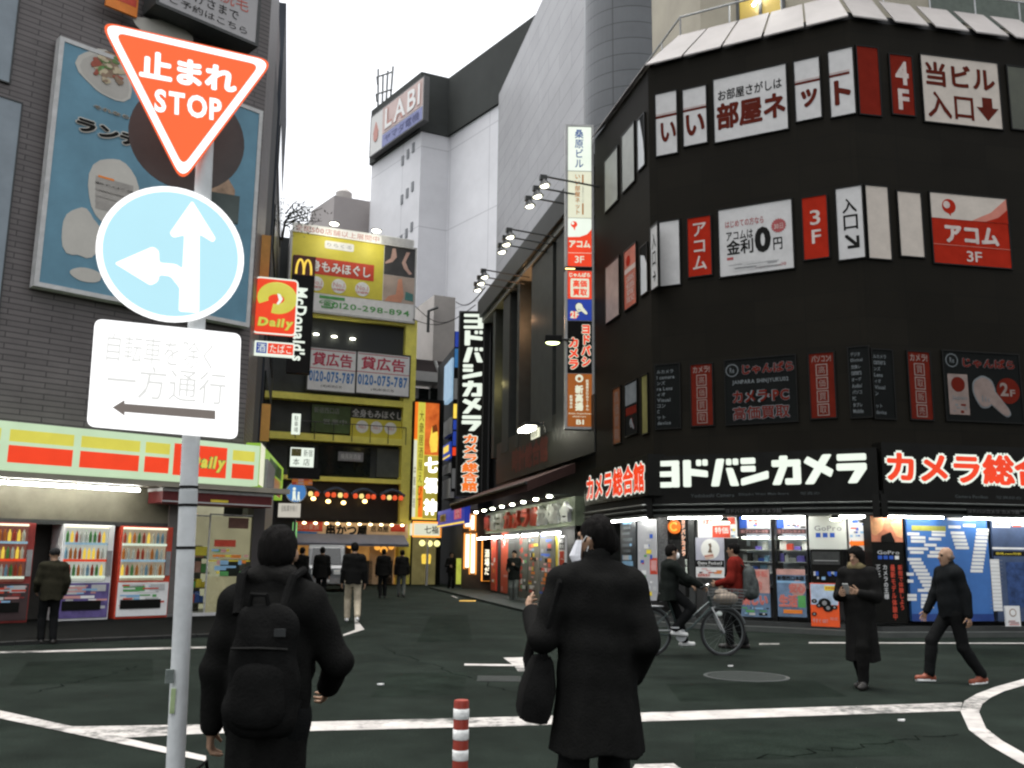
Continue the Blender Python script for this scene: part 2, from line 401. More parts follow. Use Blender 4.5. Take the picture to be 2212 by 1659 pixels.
# heavy katakana of the camera shop's wordmark, drawn as bars in a 100 x 100 cell
BARS = {
 'ヨ': [[(0, 80), (100, 80), (100, 100), (0, 100)], [(0, 40), (74, 40), (74, 60), (0, 60)], [(0, 0), (74, 0), (74, 20), (0, 20)], [(72, 0), (100, 0), (100, 82), (72, 82)]],
 'ド': [[(6, 0), (34, 0), (34, 100), (6, 100)], [(32, 42), (98, 34), (98, 58), (32, 68)], [(56, 77), (74, 77), (74, 100), (56, 100)], [(80, 77), (98, 77), (98, 100), (80, 100)]],
 'バ': [[(0, 0), (28, 0), (50, 100), (22, 100)], [(56, 66), (80, 66), (102, 0), (72, 0)], [(58, 76), (76, 76), (76, 99), (58, 99)], [(82, 76), (101, 76), (101, 99), (82, 99)]],
 'シ': [[(0, 78), (52, 78), (52, 100), (0, 100)], [(0, 50), (52, 50), (52, 71), (0, 71)], [(0, 0), (98, 24), (98, 52), (0, 25)]],
 'カ': [[(26, 80), (54, 80), (56, 103), (28, 103)], [(0, 64), (100, 64), (100, 88), (0, 88)], [(74, 2), (100, 2), (100, 66), (74, 66)], [(46, 0), (98, 0), (98, 22), (46, 22)], [(0, 0), (28, 0), (54, 66), (28, 66)]],
 'メ': [[(2, 0), (32, 0), (96, 102), (66, 102)], [(0, 76), (14, 98), (100, 48), (90, 22)]],
 'ラ': [[(2, 78), (98, 78), (98, 101), (2, 101)], [(0, 44), (98, 44), (98, 68), (0, 68)], [(34, 0), (64, 0), (98, 48), (98, 60), (70, 60)]],
}
def wordmark(P, s, mat, x0, y0, x1, y1, z=.004, ext=.02, vert=False, grow=0, name='lettering'):
    a = P.fr(x0, y0, x1, y1); n = len(s); b = B()
    cw = (a[2] - a[0]) if vert else (a[2] - a[0]) / n; chh = (a[3] - a[1]) / n if vert else (a[3] - a[1])
    for i, ch in enumerate(s):
        ox = a[0] if vert else a[0] + i * cw; oy = a[3] - (i + 1) * chh if vert else a[1]
        gx, gy = (.0, .06) if vert else (.05, 0.)
        for q in BARS[ch]:
            cxm = sum(p[0] for p in q) / len(q); cym = sum(p[1] for p in q) / len(q)
            pts = [(ox + cw * (gx + (1 - 2 * gx) * p[0] / 100) + math.copysign(grow, p[0] - cxm), oy + chh * (gy + (1 - 2 * gy) * p[1] / 100) + math.copysign(grow, p[1] - cym)) for p in q]
            # every bar a hair prouder than the last, so that no two overlapping faces share a plane
            b.prism(fillet(pts, .06 * min(cw, chh)), z, z + ext + .0011 * (b.v and len(b.f) % 13 or 0))
    return b.build(name, mat, P.o)

# ---------------------------------------------------------------- people: one continuous surface grown from tapered limbs
def v3(*a): return np.array(a, float)
def smin(a, b, k):
    h = np.clip(.5 + .5 * (b - a) / k, 0, 1); return b * (1 - h) + a * h - k * h * (1 - h)
def pd(p, X, Y, Z):
    """distance to one primitive"""
    if p['t'] == 'c':
        a, b = p['a'], p['b']; ba = b - a; L = max(1e-9, float(ba @ ba)); sy = p['sy']; sx = p['sx']
        qx, qy, qz = X - a[0], Y - a[1], Z - a[2]
        t = np.clip((qx * ba[0] + qy * ba[1] + qz * ba[2]) / L, 0, 1)
        dx, dy, dz = (qx - t * ba[0]) / sx, (qy - t * ba[1]) / sy, qz - t * ba[2]
        return (np.sqrt(dx * dx + dy * dy + dz * dz) - (p['ra'] + (p['rb'] - p['ra']) * t)) * min(1, sy, sx)
    c, r = p['c'], p['r']
    k = np.sqrt(((X - c[0]) / r[0]) ** 2 + ((Y - c[1]) / r[1]) ** 2 + ((Z - c[2]) / r[2]) ** 2)
    return (k - 1) * min(r)
def cap(a, b, ra, rb=None, tag=0, sy=1., sx=1., k=.03): return dict(t='c', a=np.array(a, float), b=np.array(b, float), ra=ra, rb=ra if rb is None else rb, sy=sy, sx=sx, tag=tag, k=k)
def ell(c, r, tag=0, k=.02): return dict(t='e', c=np.array(c, float), r=r if isinstance(r, tuple) else (r, r, r), tag=tag, k=k)
def bounds(p):
    if p['t'] == 'c':
        r = max(p['ra'], p['rb']); e = np.array([r * p['sx'], r * p['sy'], r])
        return np.minimum(p['a'], p['b']) - e, np.maximum(p['a'], p['b']) + e
    return p['c'] - np.array(p['r']), p['c'] + np.array(p['r'])
def sdf_net(prims, res, cut=(), warp=None):
    lo = np.min([bounds(p)[0] for p in prims], 0) - 3 * res; hi = np.max([bounds(p)[1] for p in prims], 0) + 3 * res
    n = np.ceil((hi - lo) / res).astype(int) + 1
    ax = [lo[i] + res * np.arange(n[i]) for i in range(3)]
    D = np.full(n, .2)
    for p in prims:
        b0, b1 = bounds(p); m = max(.05, p['k'] * 1.5)
        i0 = np.maximum(0, ((b0 - m - lo) / res).astype(int)); i1 = np.minimum(n, ((b1 + m - lo) / res).astype(int) + 2)
        sl = tuple(slice(a, b) for a, b in zip(i0, i1))
        X, Y, Z = ax[0][sl[0], None, None], ax[1][None, sl[1], None], ax[2][None, None, sl[2]]
        D[sl] = smin(D[sl], pd(p, X, Y, Z), p['k'])
    X, Y, Z = ax[0][:, None, None], ax[1][None, :, None], ax[2][None, None, :]
    if warp is not None: D = D + warp(X, Y, Z)
    for p in cut: D = np.maximum(D, -pd(p, X, Y, Z) if isinstance(p, dict) else p(X, Y, Z))
    s = D < 0
    offs = [(a, b, c) for a in (0, 1) for b in (0, 1) for c in (0, 1)]
    cn = sum(s[a:n[0] - 1 + a, b:n[1] - 1 + b, c:n[2] - 1 + c].astype(np.int8) for a, b, c in offs)
    mask = (cn > 0) & (cn < 8); idx = np.argwhere(mask)
    ids = np.full(mask.shape, -1, int); ids[mask] = np.arange(len(idx))
    cv = {o: D[idx[:, 0] + o[0], idx[:, 1] + o[1], idx[:, 2] + o[2]] for o in offs}
    acc = np.zeros((len(idx), 3)); cnt = np.zeros(len(idx))
    for a in offs:
        for k in range(3):
            if a[k] == 0:
                b = list(a); b[k] = 1; b = tuple(b); da, db = cv[a], cv[b]; x = (da < 0) != (db < 0)
                t = np.where(x, da / np.where(x, da - db, 1), 0)
                pt = np.array(a, float)[None] + np.eye(3)[k][None] * t[:, None]
                acc[x] += pt[x]; cnt[x] += 1
    V = lo + res * (idx + acc / cnt[:, None]); F = []
    for k in range(3):
        u, w = [(1, 2), (2, 0), (0, 1)][k]
        sl0 = [slice(1, n[0] - 1)] * 3; sl0 = [slice(1, n[i] - 1) for i in range(3)]; sl1 = list(sl0); sl1[k] = slice(2, n[k])
        a, b = s[tuple(sl0)], s[tuple(sl1)]
        e = np.argwhere(a != b) + 1
        if not len(e): continue
        ins = s[e[:, 0], e[:, 1], e[:, 2]]
        du, dw = np.eye(3, dtype=int)[u], np.eye(3, dtype=int)[w]
        q = [ids[tuple((e - x).T)] for x in (du * 0, du, du + dw, dw)]
        q = np.stack(q, 1); q = q[(q >= 0).all(1)] if (q < 0).any() else q
        if len(q) == len(ins): q[~ins] = q[~ins][:, ::-1]
        F.append(q)
    F = np.concatenate(F); cen = V[F].mean(1)
    best = np.full(len(F), 9.); tg = np.zeros(len(F), int)
    for p in prims:
        d = pd(p, cen[:, 0], cen[:, 1], cen[:, 2]); q = d < best; best[q] = d[q]; tg[q] = p['tag']
    return V, F, tg
def net_object(name, nets, mats, parent, **tags):
    V, F, T, o = [], [], [], 0
    for v, f, t in nets: V.append(v); F.append(f + o); T.append(t); o += len(v)
    V, F, T = np.concatenate(V), np.concatenate(F), np.concatenate(T)
    me = bpy.data.meshes.new(name); me.from_pydata(V.tolist(), [], F.tolist())
    for m in mats: me.materials.append(m)
    me.polygons.foreach_set('material_index', T.astype(np.int32)); me.polygons.foreach_set('use_smooth', np.ones(len(F), bool)); me.update()
    return link(name, me, parent, **tags)
def ik(a, c, l1, l2, pole):
    d = c - a; L = np.linalg.norm(d); m = l1 + l2 - .004
    if L > m: c = a + d / L * m; d = c - a; L = m
    x = (l1 * l1 - l2 * l2 + L * L) / (2 * L); h = math.sqrt(max(0, l1 * l1 - x * x)); n = d / L
    pole = pole - n * (pole @ n); pole = pole / max(1e-6, np.linalg.norm(pole)); return a + n * x + pole * h, c
def rotv(v, ax, a):
    return v * math.cos(a) + np.cross(ax, v) * math.sin(a) + ax * (ax @ v) * (1 - math.cos(a))
def hand(w, f, nrm, side, curl, tag, s=1., spread=.12):
    """palm, four unequal bent fingers and a thumb; nrm is the way the palm faces"""
    f = f / np.linalg.norm(f); nrm = nrm - f * (nrm @ f); nrm /= np.linalg.norm(nrm); t = np.cross(f, nrm) * side
    P = [cap(w - f * .03 * s, w + f * .02 * s, .026 * s, .027 * s, tag, k=.015)]
    for q in (-1, 0, 1): P.append(cap(w + f * .015 * s + t * .011 * q * s, w + f * .08 * s + t * .022 * q * s, .015 * s, .0135 * s, tag, k=.012))
    for i, (o, L) in enumerate(((.032, .068), (.011, .078), (-.011, .073), (-.031, .056))):
        p = w + f * .083 * s + t * o * s; d = f + t * spread * o / .03; d /= np.linalg.norm(d); ang = 0
        for j, (fr, rr) in enumerate(((.45, .0088), (.32, .0078), (.23, .0068))):
            ang = curl * (.55, 1.0, .75)[j] * (1 + .08 * i); d = rotv(d, np.cross(d, nrm), ang); q = p + d * L * fr * s
            P.append(cap(p, q, rr * s, rr * .92 * s, tag, k=.004)); p = q
    p = w + f * .022 * s + t * .026 * s; d = f * .75 + t * .62 + nrm * .3; d /= np.linalg.norm(d)
    for L, rr in ((.034, .0115), (.028, .0095), (.024, .008)):
        q = p + d * L * s; P.append(cap(p, q, rr * s, rr * .9 * s, tag, k=.006)); p = q; d = d + nrm * .25 * curl + f * .12; d /= np.linalg.norm(d)
    return P
SKIN = M('skin', (.27, .165, .105), .6, .12, 8)
SHADE = M('lips', (.22, .09, .07), .5, .1, 8)
EYE_M = M('eye', (.02, .018, .016), .3, .1, 8)
HAIR = M('black_hair', (.007, .0065, .006), .8, .3, 40, .04, stretch=(1, 1, .15), bump=.4, bscale=120)
cloths = {}
def cloth(name, col, var=.22): return M(name, col, .95, var, 9, .03, bump=.25, bscale=90)
def person(label, loc, az, h=1.72, top='black_wool', bottom='dark_trousers', shoes='dark_shoes', coat=None, hem=.5, flare=1.3, hair='short',
           ankles=None, wrists=None, poles=None, lean=0., yaw=0., nod=0., hips=.93, res=.016, group='pedestrians', curl=(.35, .35), palms=None, knees=None,
           sole=None, collar=False, mask=False, hairmat=None, build_=1., hat=None, seat=False):
    s = h / 1.72
    W = Matrix.Translation(Vector(loc)) @ Matrix.Rotation(-R(az), 4, 'Z') @ Matrix.Scale(s, 4)
    W0 = Matrix.Translation(Vector(loc)) @ Matrix.Rotation(-R(az), 4, 'Z')
    t = thing('person', label, 'person', W0, group)
    B_ = build_
    hp = v3(0, 0, hips); sh = lambda x, y, z: v3(x, y + math.sin(lean) * (z - hips), hips + (z - hips) * math.cos(lean) + 0)
    ankles = ankles or [(-.09, .05, .085), (.09, -.05, .085)]
    wrists = wrists or [(-.25, .05, .82), (.25, -.02, .82)]
    P = []
    TOP, BOT, SHOE, SK, LIP, EY, SOL, MSK = range(8)
    # torso
    P += [cap(sh(0, 0, hips), sh(0, 0, 1.08), .150 * B_, .148 * B_, BOT if False else TOP, sy=.72, k=.05), cap(sh(0, 0, 1.08), sh(0, .005, 1.30), .148 * B_, .172 * B_, TOP, sy=.66, k=.05),
          cap(sh(-.14 * B_, 0, 1.395), sh(.14 * B_, 0, 1.395), .068, .068, TOP, sy=.95, k=.06), cap(sh(0, -.005, 1.40), sh(0, -.0, 1.47), .075, .05, TOP, k=.04)]
    P += [cap(sh(-.075, -.01, hips - .03), sh(.075, -.01, hips - .03), .115, .115, BOT, sy=.9, k=.04)]
    for i, sg in enumerate((-1, 1)):
        hj = sh(.088 * sg, 0, hips - .02); an = v3(*ankles[i])
        kn, an = ik(hj, an, .43, .42, v3(.05 * sg, 1, .0) if knees is None else np.array(knees[i], float))
        P += [cap(hj, kn, .094 * B_, .074, BOT, k=.04), cap(kn, an + v3(0, 0, .03), .073, .066, BOT, k=.03), cap(kn + (an - kn) * .25 + v3(0, -.012, 0), kn + (an - kn) * .5, .07, .062, BOT, k=.03)]
        fd = an - kn; fwd = v3(0, 1, 0) - fd * 0; pitch = np.clip((kn[1] - an[1]) * .9, -.5, .8)
        toe = an + v3(.02 * sg, .165, -.045 - (pitch * .10 if pitch > .1 else 0) + (.06 if pitch < -.18 else 0)); heel = an + v3(0, -.05, -.045)
        P += [cap(heel, toe, .038, .034, SHOE, sy=1., k=.02), cap(an + v3(0, 0, .0), (heel + toe) / 2 + v3(0, 0, .012), .045, .04, SHOE, k=.02)]
        if sole: P += [cap(heel + v3(0, -.005, -.032), toe + v3(0, .005, -.03), .020, .020, SOL, sx=1.9, k=.004)]
    hands = []
    sleeves = []
    for i, sg in enumerate((-1, 1)):
        sj = sh(.178 * sg * B_, 0, 1.385); wr = v3(*wrists[i]); pole = v3(.35 * sg, -1, -.1) if poles is None else np.array(poles[i], float)
        el, wr = ik(sj, wr, .285, .255, pole)
        P += [cap(sj, el, .062, .050, TOP, k=.04), cap(el, wr, .050, .036, TOP, k=.03), cap(wr - (wr - el) * .12, wr, .029, .028, SK, k=.01)]
        f = wr - el; nr = v3(-sg, .25, 0) if palms is None else np.array(palms[i], float)
        hands.append((wr, f, nr, sg * (1 if True else -1), curl[i])); sleeves.append((sj, el, wr))
    # neck, head and face
    hc = sh(0, .03, 1.60) + v3(0, math.sin(nod) * .05, 0); nb = sh(0, -.005, 1.44)
    P += [cap(nb, hc + v3(0, -.012, -.06), .054, .056, SK, k=.03)]
    cy, sy_ = math.cos(yaw), math.sin(yaw)
    def hd(x, y, z): z, y = z * math.cos(nod) - y * math.sin(nod), y * math.cos(nod) + z * math.sin(nod) * .5; return hc + v3(x * cy - y * sy_, x * sy_ + y * cy, z)
    P += [ell(hd(0, -.012, .028), (.078, .080, .09) if abs(math.sin(yaw)) > .7 else (.076, .088, .09), SK, k=.02), ell(hd(0, .018, -.035), (.060, .066, .082), SK, k=.03), cap(hd(0, .055, -.098), hd(0, .03, -.09), .024, .03, SK, k=.03),
          cap(hd(0, .082, .012), hd(0, .104, -.026), .009, .015, SK, k=.012), cap(hd(-.03, .074, .03), hd(.03, .074, .03), .012, .012, SK, k=.015)]
    for sg in (-1, 1):
        P += [ell(hd(.078 * sg, -.005, -.005), (.014, .022, .032), SK, k=.01), ell(hd(.031 * sg, .079, .010), (.013, .009, .007), EY, k=.003), cap(hd(.018 * sg, .085, .03), hd(.045 * sg, .076, .031), .005, .004, EY, k=.003)]
    P += [cap(hd(-.02, .080, -.062), hd(.02, .080, -.062), .007, .007, LIP, k=.004)]
    if mask: P += [ell(hd(0, .072, -.055), (.056, .048, .058), MSK, k=.008)]
    nets = [sdf_net(P, res)]
    for hnd in hands:
        nets.append(sdf_net(hand(*hnd, SK), .0045 if res < .014 else .0058))
    tp = MATS.get(top) or cloth(top, COL[top]); bt = MATS.get(bottom) or cloth(bottom, COL[bottom]); so = MATS.get(shoes) or M(shoes, COL[shoes], .5, .2, 9)
    body = net_object('body', nets, [tp, bt, so, SKIN, SHADE, EYE_M, white, white], t)
    body.matrix_basis = Matrix.Scale(s, 4)
    # coat or jacket
    if coat:
        cm = MATS.get(coat) or cloth(coat, COL[coat]); Q = [cap(sh(0, 0, 1.0), sh(0, .0, 1.31), .175 * B_, .192 * B_, 0, sy=.74, k=.05), cap(sh(-.15 * B_, 0, 1.39), sh(.15 * B_, 0, 1.39), .083, .083, 0, sy=1.05, k=.05)]
        hz = max(hem, .2)
        Q += [cap(sh(0, -.005, 1.05), v3(0, -.01 - (.0 if not lean else .02), hz), .178 * B_, .178 * B_ * flare, 0, sy=.78, k=.06)]
        for sj, el, wr in sleeves:
            Q += [cap(sj, el, .080, .067, 0, k=.04), cap(el, wr + (wr - el) * -.03, .067, .052, 0, k=.03)]
        if collar: Q += [cap(sh(0, -.012, 1.455), sh(0, -.002, 1.515), .082, .074, 0, sy=.95, k=.02), cap(sh(-.10, -.03, 1.45), sh(.10, -.03, 1.45), .05, .05, 0, k=.03)]
        else: Q += [cap(sh(0, -.01, 1.42), sh(0, -.005, 1.465), .078, .066, 0, k=.03)]
        ph = loc[0] * 3
        def warp(X, Y, Z):
            a = np.arctan2(Y, X); g = np.clip((1.25 - Z) / .8, .15, 1)
            return g * (.007 * np.sin(5 * a + 2 * Z + ph) + .005 * np.sin(9 * a - 3 * Z + ph)) + .0035 * np.sin(38 * Z + 6 * X + ph) * np.clip((Z - .9) * 4, 0, 1)
        hemc = lambda X, Y, Z: (hz + .012 * np.sin(4 * np.arctan2(Y, X) + ph)) - Z + 0 * X
        o = net_object('coat', [sdf_net(Q, res * .95, [hemc, cap(sh(0, .0, 1.5), sh(0, .02, 1.7), .058, .07)], warp)], [cm], t); o.matrix_basis = Matrix.Scale(s, 4)
    # hair
    hm = hairmat or HAIR
    if hair == 'short':
        H = [ell(hd(0, -.016, .034), (.087, .098, .097), 0), ell(hd(0, -.05, -.015), (.078, .058, .062), 0, k=.03)]
        cut = [ell(hd(0, .10, -.045), (.088, .098, .098)), ell(hd(.105, .0, -.03), (.045, .032, .05)), ell(hd(-.105, .0, -.03), (.045, .032, .05))]
    elif hair == 'bob':
        H = [ell(hd(0, -.014, .034), (.100, .106, .104), 0, k=.03), cap(hd(.062, -.015, .01), hd(.074, -.005, -.105), .050, .042, 0), cap(hd(-.062, -.015, .01), hd(-.074, -.005, -.105), .050, .042, 0), cap(hd(0, -.055, 0), hd(0, -.055, -.10), .06, .045, 0)]
        cut = [ell(hd(0, .105, -.055), (.056, .085, .105))]
    elif hair == 'thin':
        H = [ell(hd(0, -.03, -.01), (.083, .088, .055), 0)]
        cut = [ell(hd(0, .09, 0.), (.12, .10, .12)), ell(hd(0, -.01, .05), (.07, .2, .05))]
    elif hair == 'cap':
        H = [ell(hd(0, -.012, .045), (.092, .102, .085), 0), cap(hd(-.04, .09, .03), hd(.04, .09, .03), .012, .012, 0, sy=3.5)]
        cut = [ell(hd(0, .06, -.06), (.12, .12, .085))]
    else: H = None
    if H:
        hw = lambda X, Y, Z: .0035 * np.sin(150 * X + 25 * Z) * np.sin(120 * Y + 18 * Z) + .003 * np.sin(60 * X + 3) * np.sin(47 * Y)
        o = net_object('hair' if hair != 'cap' else 'cap', [sdf_net(H, min(res, .011), cut, hw)], [hm], t); o.matrix_basis = Matrix.Scale(s, 4)
    return t, W
COL = {'black_wool': (.008, .008, .0075), 'dark_trousers': (.009, .0095, .0095), 'dark_shoes': (.02, .018, .016), 'black_coat': (.0085, .0085, .008), 'navy_jacket': (.009, .010, .0105),
       'beige_trousers': (.40, .35, .26), 'white_shoes': (.6, .6, .58), 'red_shoes': (.20, .05, .025), 'red_jacket': (.13, .014, .010), 'olive_coat': (.024, .0225, .0145),
       'grey_trousers': (.10, .11, .10), 'charcoal_coat': (.010, .010, .0095), 'pale_shorts': (.25, .24, .2), 'green_parka': (.010, .012, .0105)}

def _q(P, face, u0, z0, off):
    P.face, P.u0, P.z0, P.off = face, u0, z0, off
    def q(dx, dy):
        u, z = face.uz(dx, dy, off); return (u - u0) / P.w, 1 - (z - z0) / P.h
    P.q = q; return P
_board, _pane = board, pane
def board(name, label, category, face, xl, yt, yb, xr, mat, off=.1, **k):
    u0, z0, _, _ = face.rect(xl, yt, yb, xr, off); return _q(_board(name, label, category, face, xl, yt, yb, xr, mat, off, **k), face, u0, z0, off)
def pane(building, face, xl, yt, yb, xr, mat, off=.03, **k):
    u0, z0, _, _ = face.rect(xl, yt, yb, xr, off); return _q(_pane(building, face, xl, yt, yb, xr, mat, off, **k), face, u0, z0, off)
def at_rect(P, x0, y0, x1, y1): a, b = P.q(x0, y0), P.q(x1, y1); return a[0], a[1], b[0], b[1]

# ---------------------------------------------------------------- ground and road
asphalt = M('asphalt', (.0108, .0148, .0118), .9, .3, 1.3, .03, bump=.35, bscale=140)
def tweak_asphalt(m):
    n, l = m.node_tree.nodes, m.node_tree.links; b = n['Principled BSDF']
    src = b.inputs['Base Color'].links[0].from_socket
    nz = n.new('ShaderNodeTexNoise'); nz.inputs['Scale'].default_value = 90; nz.inputs['Detail'].default_value = 3
    n2 = n.new('ShaderNodeTexNoise'); n2.inputs['Scale'].default_value = .5; n2.inputs['Detail'].default_value = 9; n2.inputs['Roughness'].default_value = .7
    tc = n.new('ShaderNodeTexCoord'); l.new(tc.outputs['Object'], nz.inputs['Vector']); l.new(tc.outputs['Object'], n2.inputs['Vector'])
    for k, (a, lo, hi) in enumerate(((nz, .3, 1.7), (n2, .65, 1.35))):
        mr = n.new('ShaderNodeMapRange'); mr.inputs[1].default_value = .3; mr.inputs[2].default_value = .7; mr.inputs[3].default_value = lo; mr.inputs[4].default_value = hi
        l.new(a.outputs['Fac'], mr.inputs[0]); mx = n.new('ShaderNodeMix'); mx.data_type = 'RGBA'; mx.blend_type = 'MULTIPLY'; mx.inputs[0].default_value = 1
        l.new(src, mx.inputs[6]); l.new(mr.outputs[0], mx.inputs[7]); src = mx.outputs[2]
    l.new(src, b.inputs['Base Color'])
tweak_asphalt(asphalt)
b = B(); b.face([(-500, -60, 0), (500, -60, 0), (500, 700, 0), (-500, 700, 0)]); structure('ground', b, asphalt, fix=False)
worn = M('worn_road_paint', (.37, .35, .325), .7, .3, 3, bump=.2, bscale=60)
def wear(m):
    """cracked, rubbed-through paint"""
    n, l = m.node_tree.nodes, m.node_tree.links; b = n['Principled BSDF']; src = b.inputs['Base Color'].links[0].from_socket
    tc = n.new('ShaderNodeTexCoord'); nz = n.new('ShaderNodeTexNoise'); nz.inputs['Scale'].default_value = 7; nz.inputs['Detail'].default_value = 9; nz.inputs['Roughness'].default_value = .75
    n3 = n.new('ShaderNodeTexNoise'); n3.inputs['Scale'].default_value = .7; n3.inputs['Detail'].default_value = 2
    l.new(tc.outputs['Object'], nz.inputs['Vector']); l.new(tc.outputs['Object'], n3.inputs['Vector'])
    ad = n.new('ShaderNodeMath'); ad.operation = 'ADD'; l.new(nz.outputs['Fac'], ad.inputs[0]); l.new(n3.outputs['Fac'], ad.inputs[1])
    mr = n.new('ShaderNodeMapRange'); mr.inputs[1].default_value = 1.02; mr.inputs[2].default_value = 1.22; l.new(ad.outputs[0], mr.inputs[0])
    mx = n.new('ShaderNodeMix'); mx.data_type = 'RGBA'; l.new(mr.outputs[0], mx.inputs[0]); l.new(src, mx.inputs[6]); mx.inputs[7].default_value = (.03, .034, .03, 1); l.new(mx.outputs[2], b.inputs['Base Color'])
wear(worn)
def marking(pts, z=.004, mat=worn, name='road_marking'):
    b = B(); b.face([tuple(ground(*p)[:2]) + (z,) for p in pts]); return structure(name, b, mat, fix=False)
marking([(-40, 1409), (465, 1396), (465, 1400), (-40, 1413)])
marking([(153, 1570), (432, 1566), (1106, 1549), (2079, 1518), (2075, 1536), (1106, 1569), (432, 1586), (258, 1595)])
marking([(-60, 1523), (445, 1635), (445, 1647), (-60, 1541)], z=.008)
out = [(2240, 1460), (2150, 1485), (2110, 1500), (2083, 1516), (2075, 1538), (2093, 1578), (2138, 1612), (2200, 1648), (2250, 1672)]
inn = [(2240, 1474), (2170, 1494), (2142, 1507), (2122, 1522), (2115, 1540), (2130, 1575), (2165, 1602), (2212, 1629), (2262, 1655)]
b = B()
for i in range(len(out) - 1): b.face([tuple(ground(*p)[:2]) + (.008,) for p in (out[i], out[i + 1], inn[i + 1], inn[i])])
structure('road_marking', b, worn, fix=False)
marking([(1362, 1668), (1372, 1652), (1455, 1650), (1480, 1668)])
marking([(1087, 1421), (1135, 1420), (1157, 1432), (1149, 1451), (1119, 1451), (1111, 1439)])
marking([(1003, 1434), (1108, 1435.5), (1110, 1439.5), (1003, 1438)])
marking([(766, 1333), (787, 1360), (742, 1374), (741, 1371), (767, 1361)])
marking([(1640, 1390), (1683, 1389.5), (1684, 1392.5), (1640, 1393)])
marking([(1747, 1387.5), (2240, 1389), (2240, 1391), (1747, 1390)])
marking([(974, 1287), (986, 1292), (990, 1292), (977, 1287)])
marking([(1042, 1286), (1076, 1278), (1078, 1279), (1046, 1287)])
marking([(1140, 1310), (1182, 1309), (1182, 1311), (1141, 1312)])
tact = M('tactile_yellow', (.62, .36, .05), .7, .2, 4, bump=.4, bscale=30)
for px, py, w in ((1017, 1283, 12), (1010, 1298.5, 17)):
    p = ground(px, py); k = w * p.y / FPX; b = B(); b.box(-k, -.45 if w < 15 else -.3, .004, k, .45 if w < 15 else .3, .012)
    o = b.build('tactile_paving', tact, None, Matrix.Translation((p.x, p.y, 0)), kind='structure')
# manhole
p = ground(1612, 1462); iron = M('cast_iron', (.018, .022, .0195), .7, .35, 30, .15, .0, bump=.8, bscale=45)
t = thing('manhole_cover', 'round iron manhole cover set in the asphalt before the woman', 'manhole', (p.x, p.y, 0))
b = B(); b.lathe([(.0, .002), (.50, .002), (.50, .007), (.0, .007)], 40); b.build('cover', iron, t)
b = B(); b.lathe([(.51, .001), (.56, .001), (.56, .009), (.51, .009), (.51, .001)], 40); b.build('rim', M('worn_iron', (.04, .045, .042), .6, .3, 12, .2, .0), t)
# patched and cracked asphalt, a drain grate
pm = M('asphalt_patch', (.0082, .0118, .0090), .9, .35, 2.5, .02, bump=.35, bscale=120); tweak_asphalt(pm)
pm2 = M('asphalt_pale_patch', (.0106, .0152, .0117), .9, .35, 2.5, .02, bump=.35, bscale=120); tweak_asphalt(pm2)
for q, mt in (([(1440, 1478), (1760, 1470), (1830, 1505), (1470, 1516)], pm), ([(840, 1455), (1010, 1452), (1000, 1500), (800, 1506)], pm2), ([(60, 1430), (330, 1424), (330, 1470), (20, 1480)], pm), ([(930, 1330), (1010, 1328), (1020, 1385), (900, 1388)], pm), ([(1500, 1580), (1900, 1572), (1990, 1630), (1500, 1645)], pm2), ([(2090, 1400), (2230, 1400), (2240, 1440), (2110, 1440)], pm)): marking(q, z=.002, mat=mt, name='asphalt_patch')
tar = M('tar_seam', (.0055, .0065, .0058), .95, .3, 6, .0); rd = random.Random(8)
for x0, y0, x1, y1 in ((820, 1400, 1180, 1520), (60, 1500, 300, 1440), (1650, 1640, 2060, 1585)):
    a, c = ground(x0, y0), ground(x1, y1); n_ = 26; b = B(); pts = []
    for k in range(n_ + 1):
        p_ = a.lerp(c, k / n_); pts.append(p_ + Vector((rd.gauss(0, .05), rd.gauss(0, .05), 0)))
    for k in range(n_):
        t_ = (pts[k + 1] - pts[k]).normalized(); q = Vector((-t_.y, t_.x, 0)) * rd.uniform(.004, .012); b.face([(*(pts[k] - q)[:2], .0032), (*(pts[k + 1] - q)[:2], .0032), (*(pts[k + 1] + q)[:2], .0032), (*(pts[k] + q)[:2], .0032)])
    structure('road_crack', b, tar, fix=False)
p = ground(1180, 1468); t = thing('drain_cover', 'small square iron drain cover in the road behind the masked man', 'drain cover', (p.x - .6, p.y, 0))
b = B(); b.box(-.28, -.28, .0, .28, .28, .006); b.build('cover', iron, t); b = B(); [b.box(-.24, -.22 + .08 * k, .006, .24, -.19 + .08 * k, .010) for k in range(6)]; b.build('bars', MATS['worn_iron'], t)
bits = B()
for x, y in ((1946, 1558), (1577, 1440), (2120, 1450), (820, 1480), (1230, 1500), (560, 1480)):
    p = ground(x, y); bits.prism([(p.x - .03, p.y), (p.x + .02, p.y - .03), (p.x + .05, p.y + .02)], .004, .02)
bits.build('litter', white, label='scraps of white paper litter on the road', category='litter', kind='stuff')
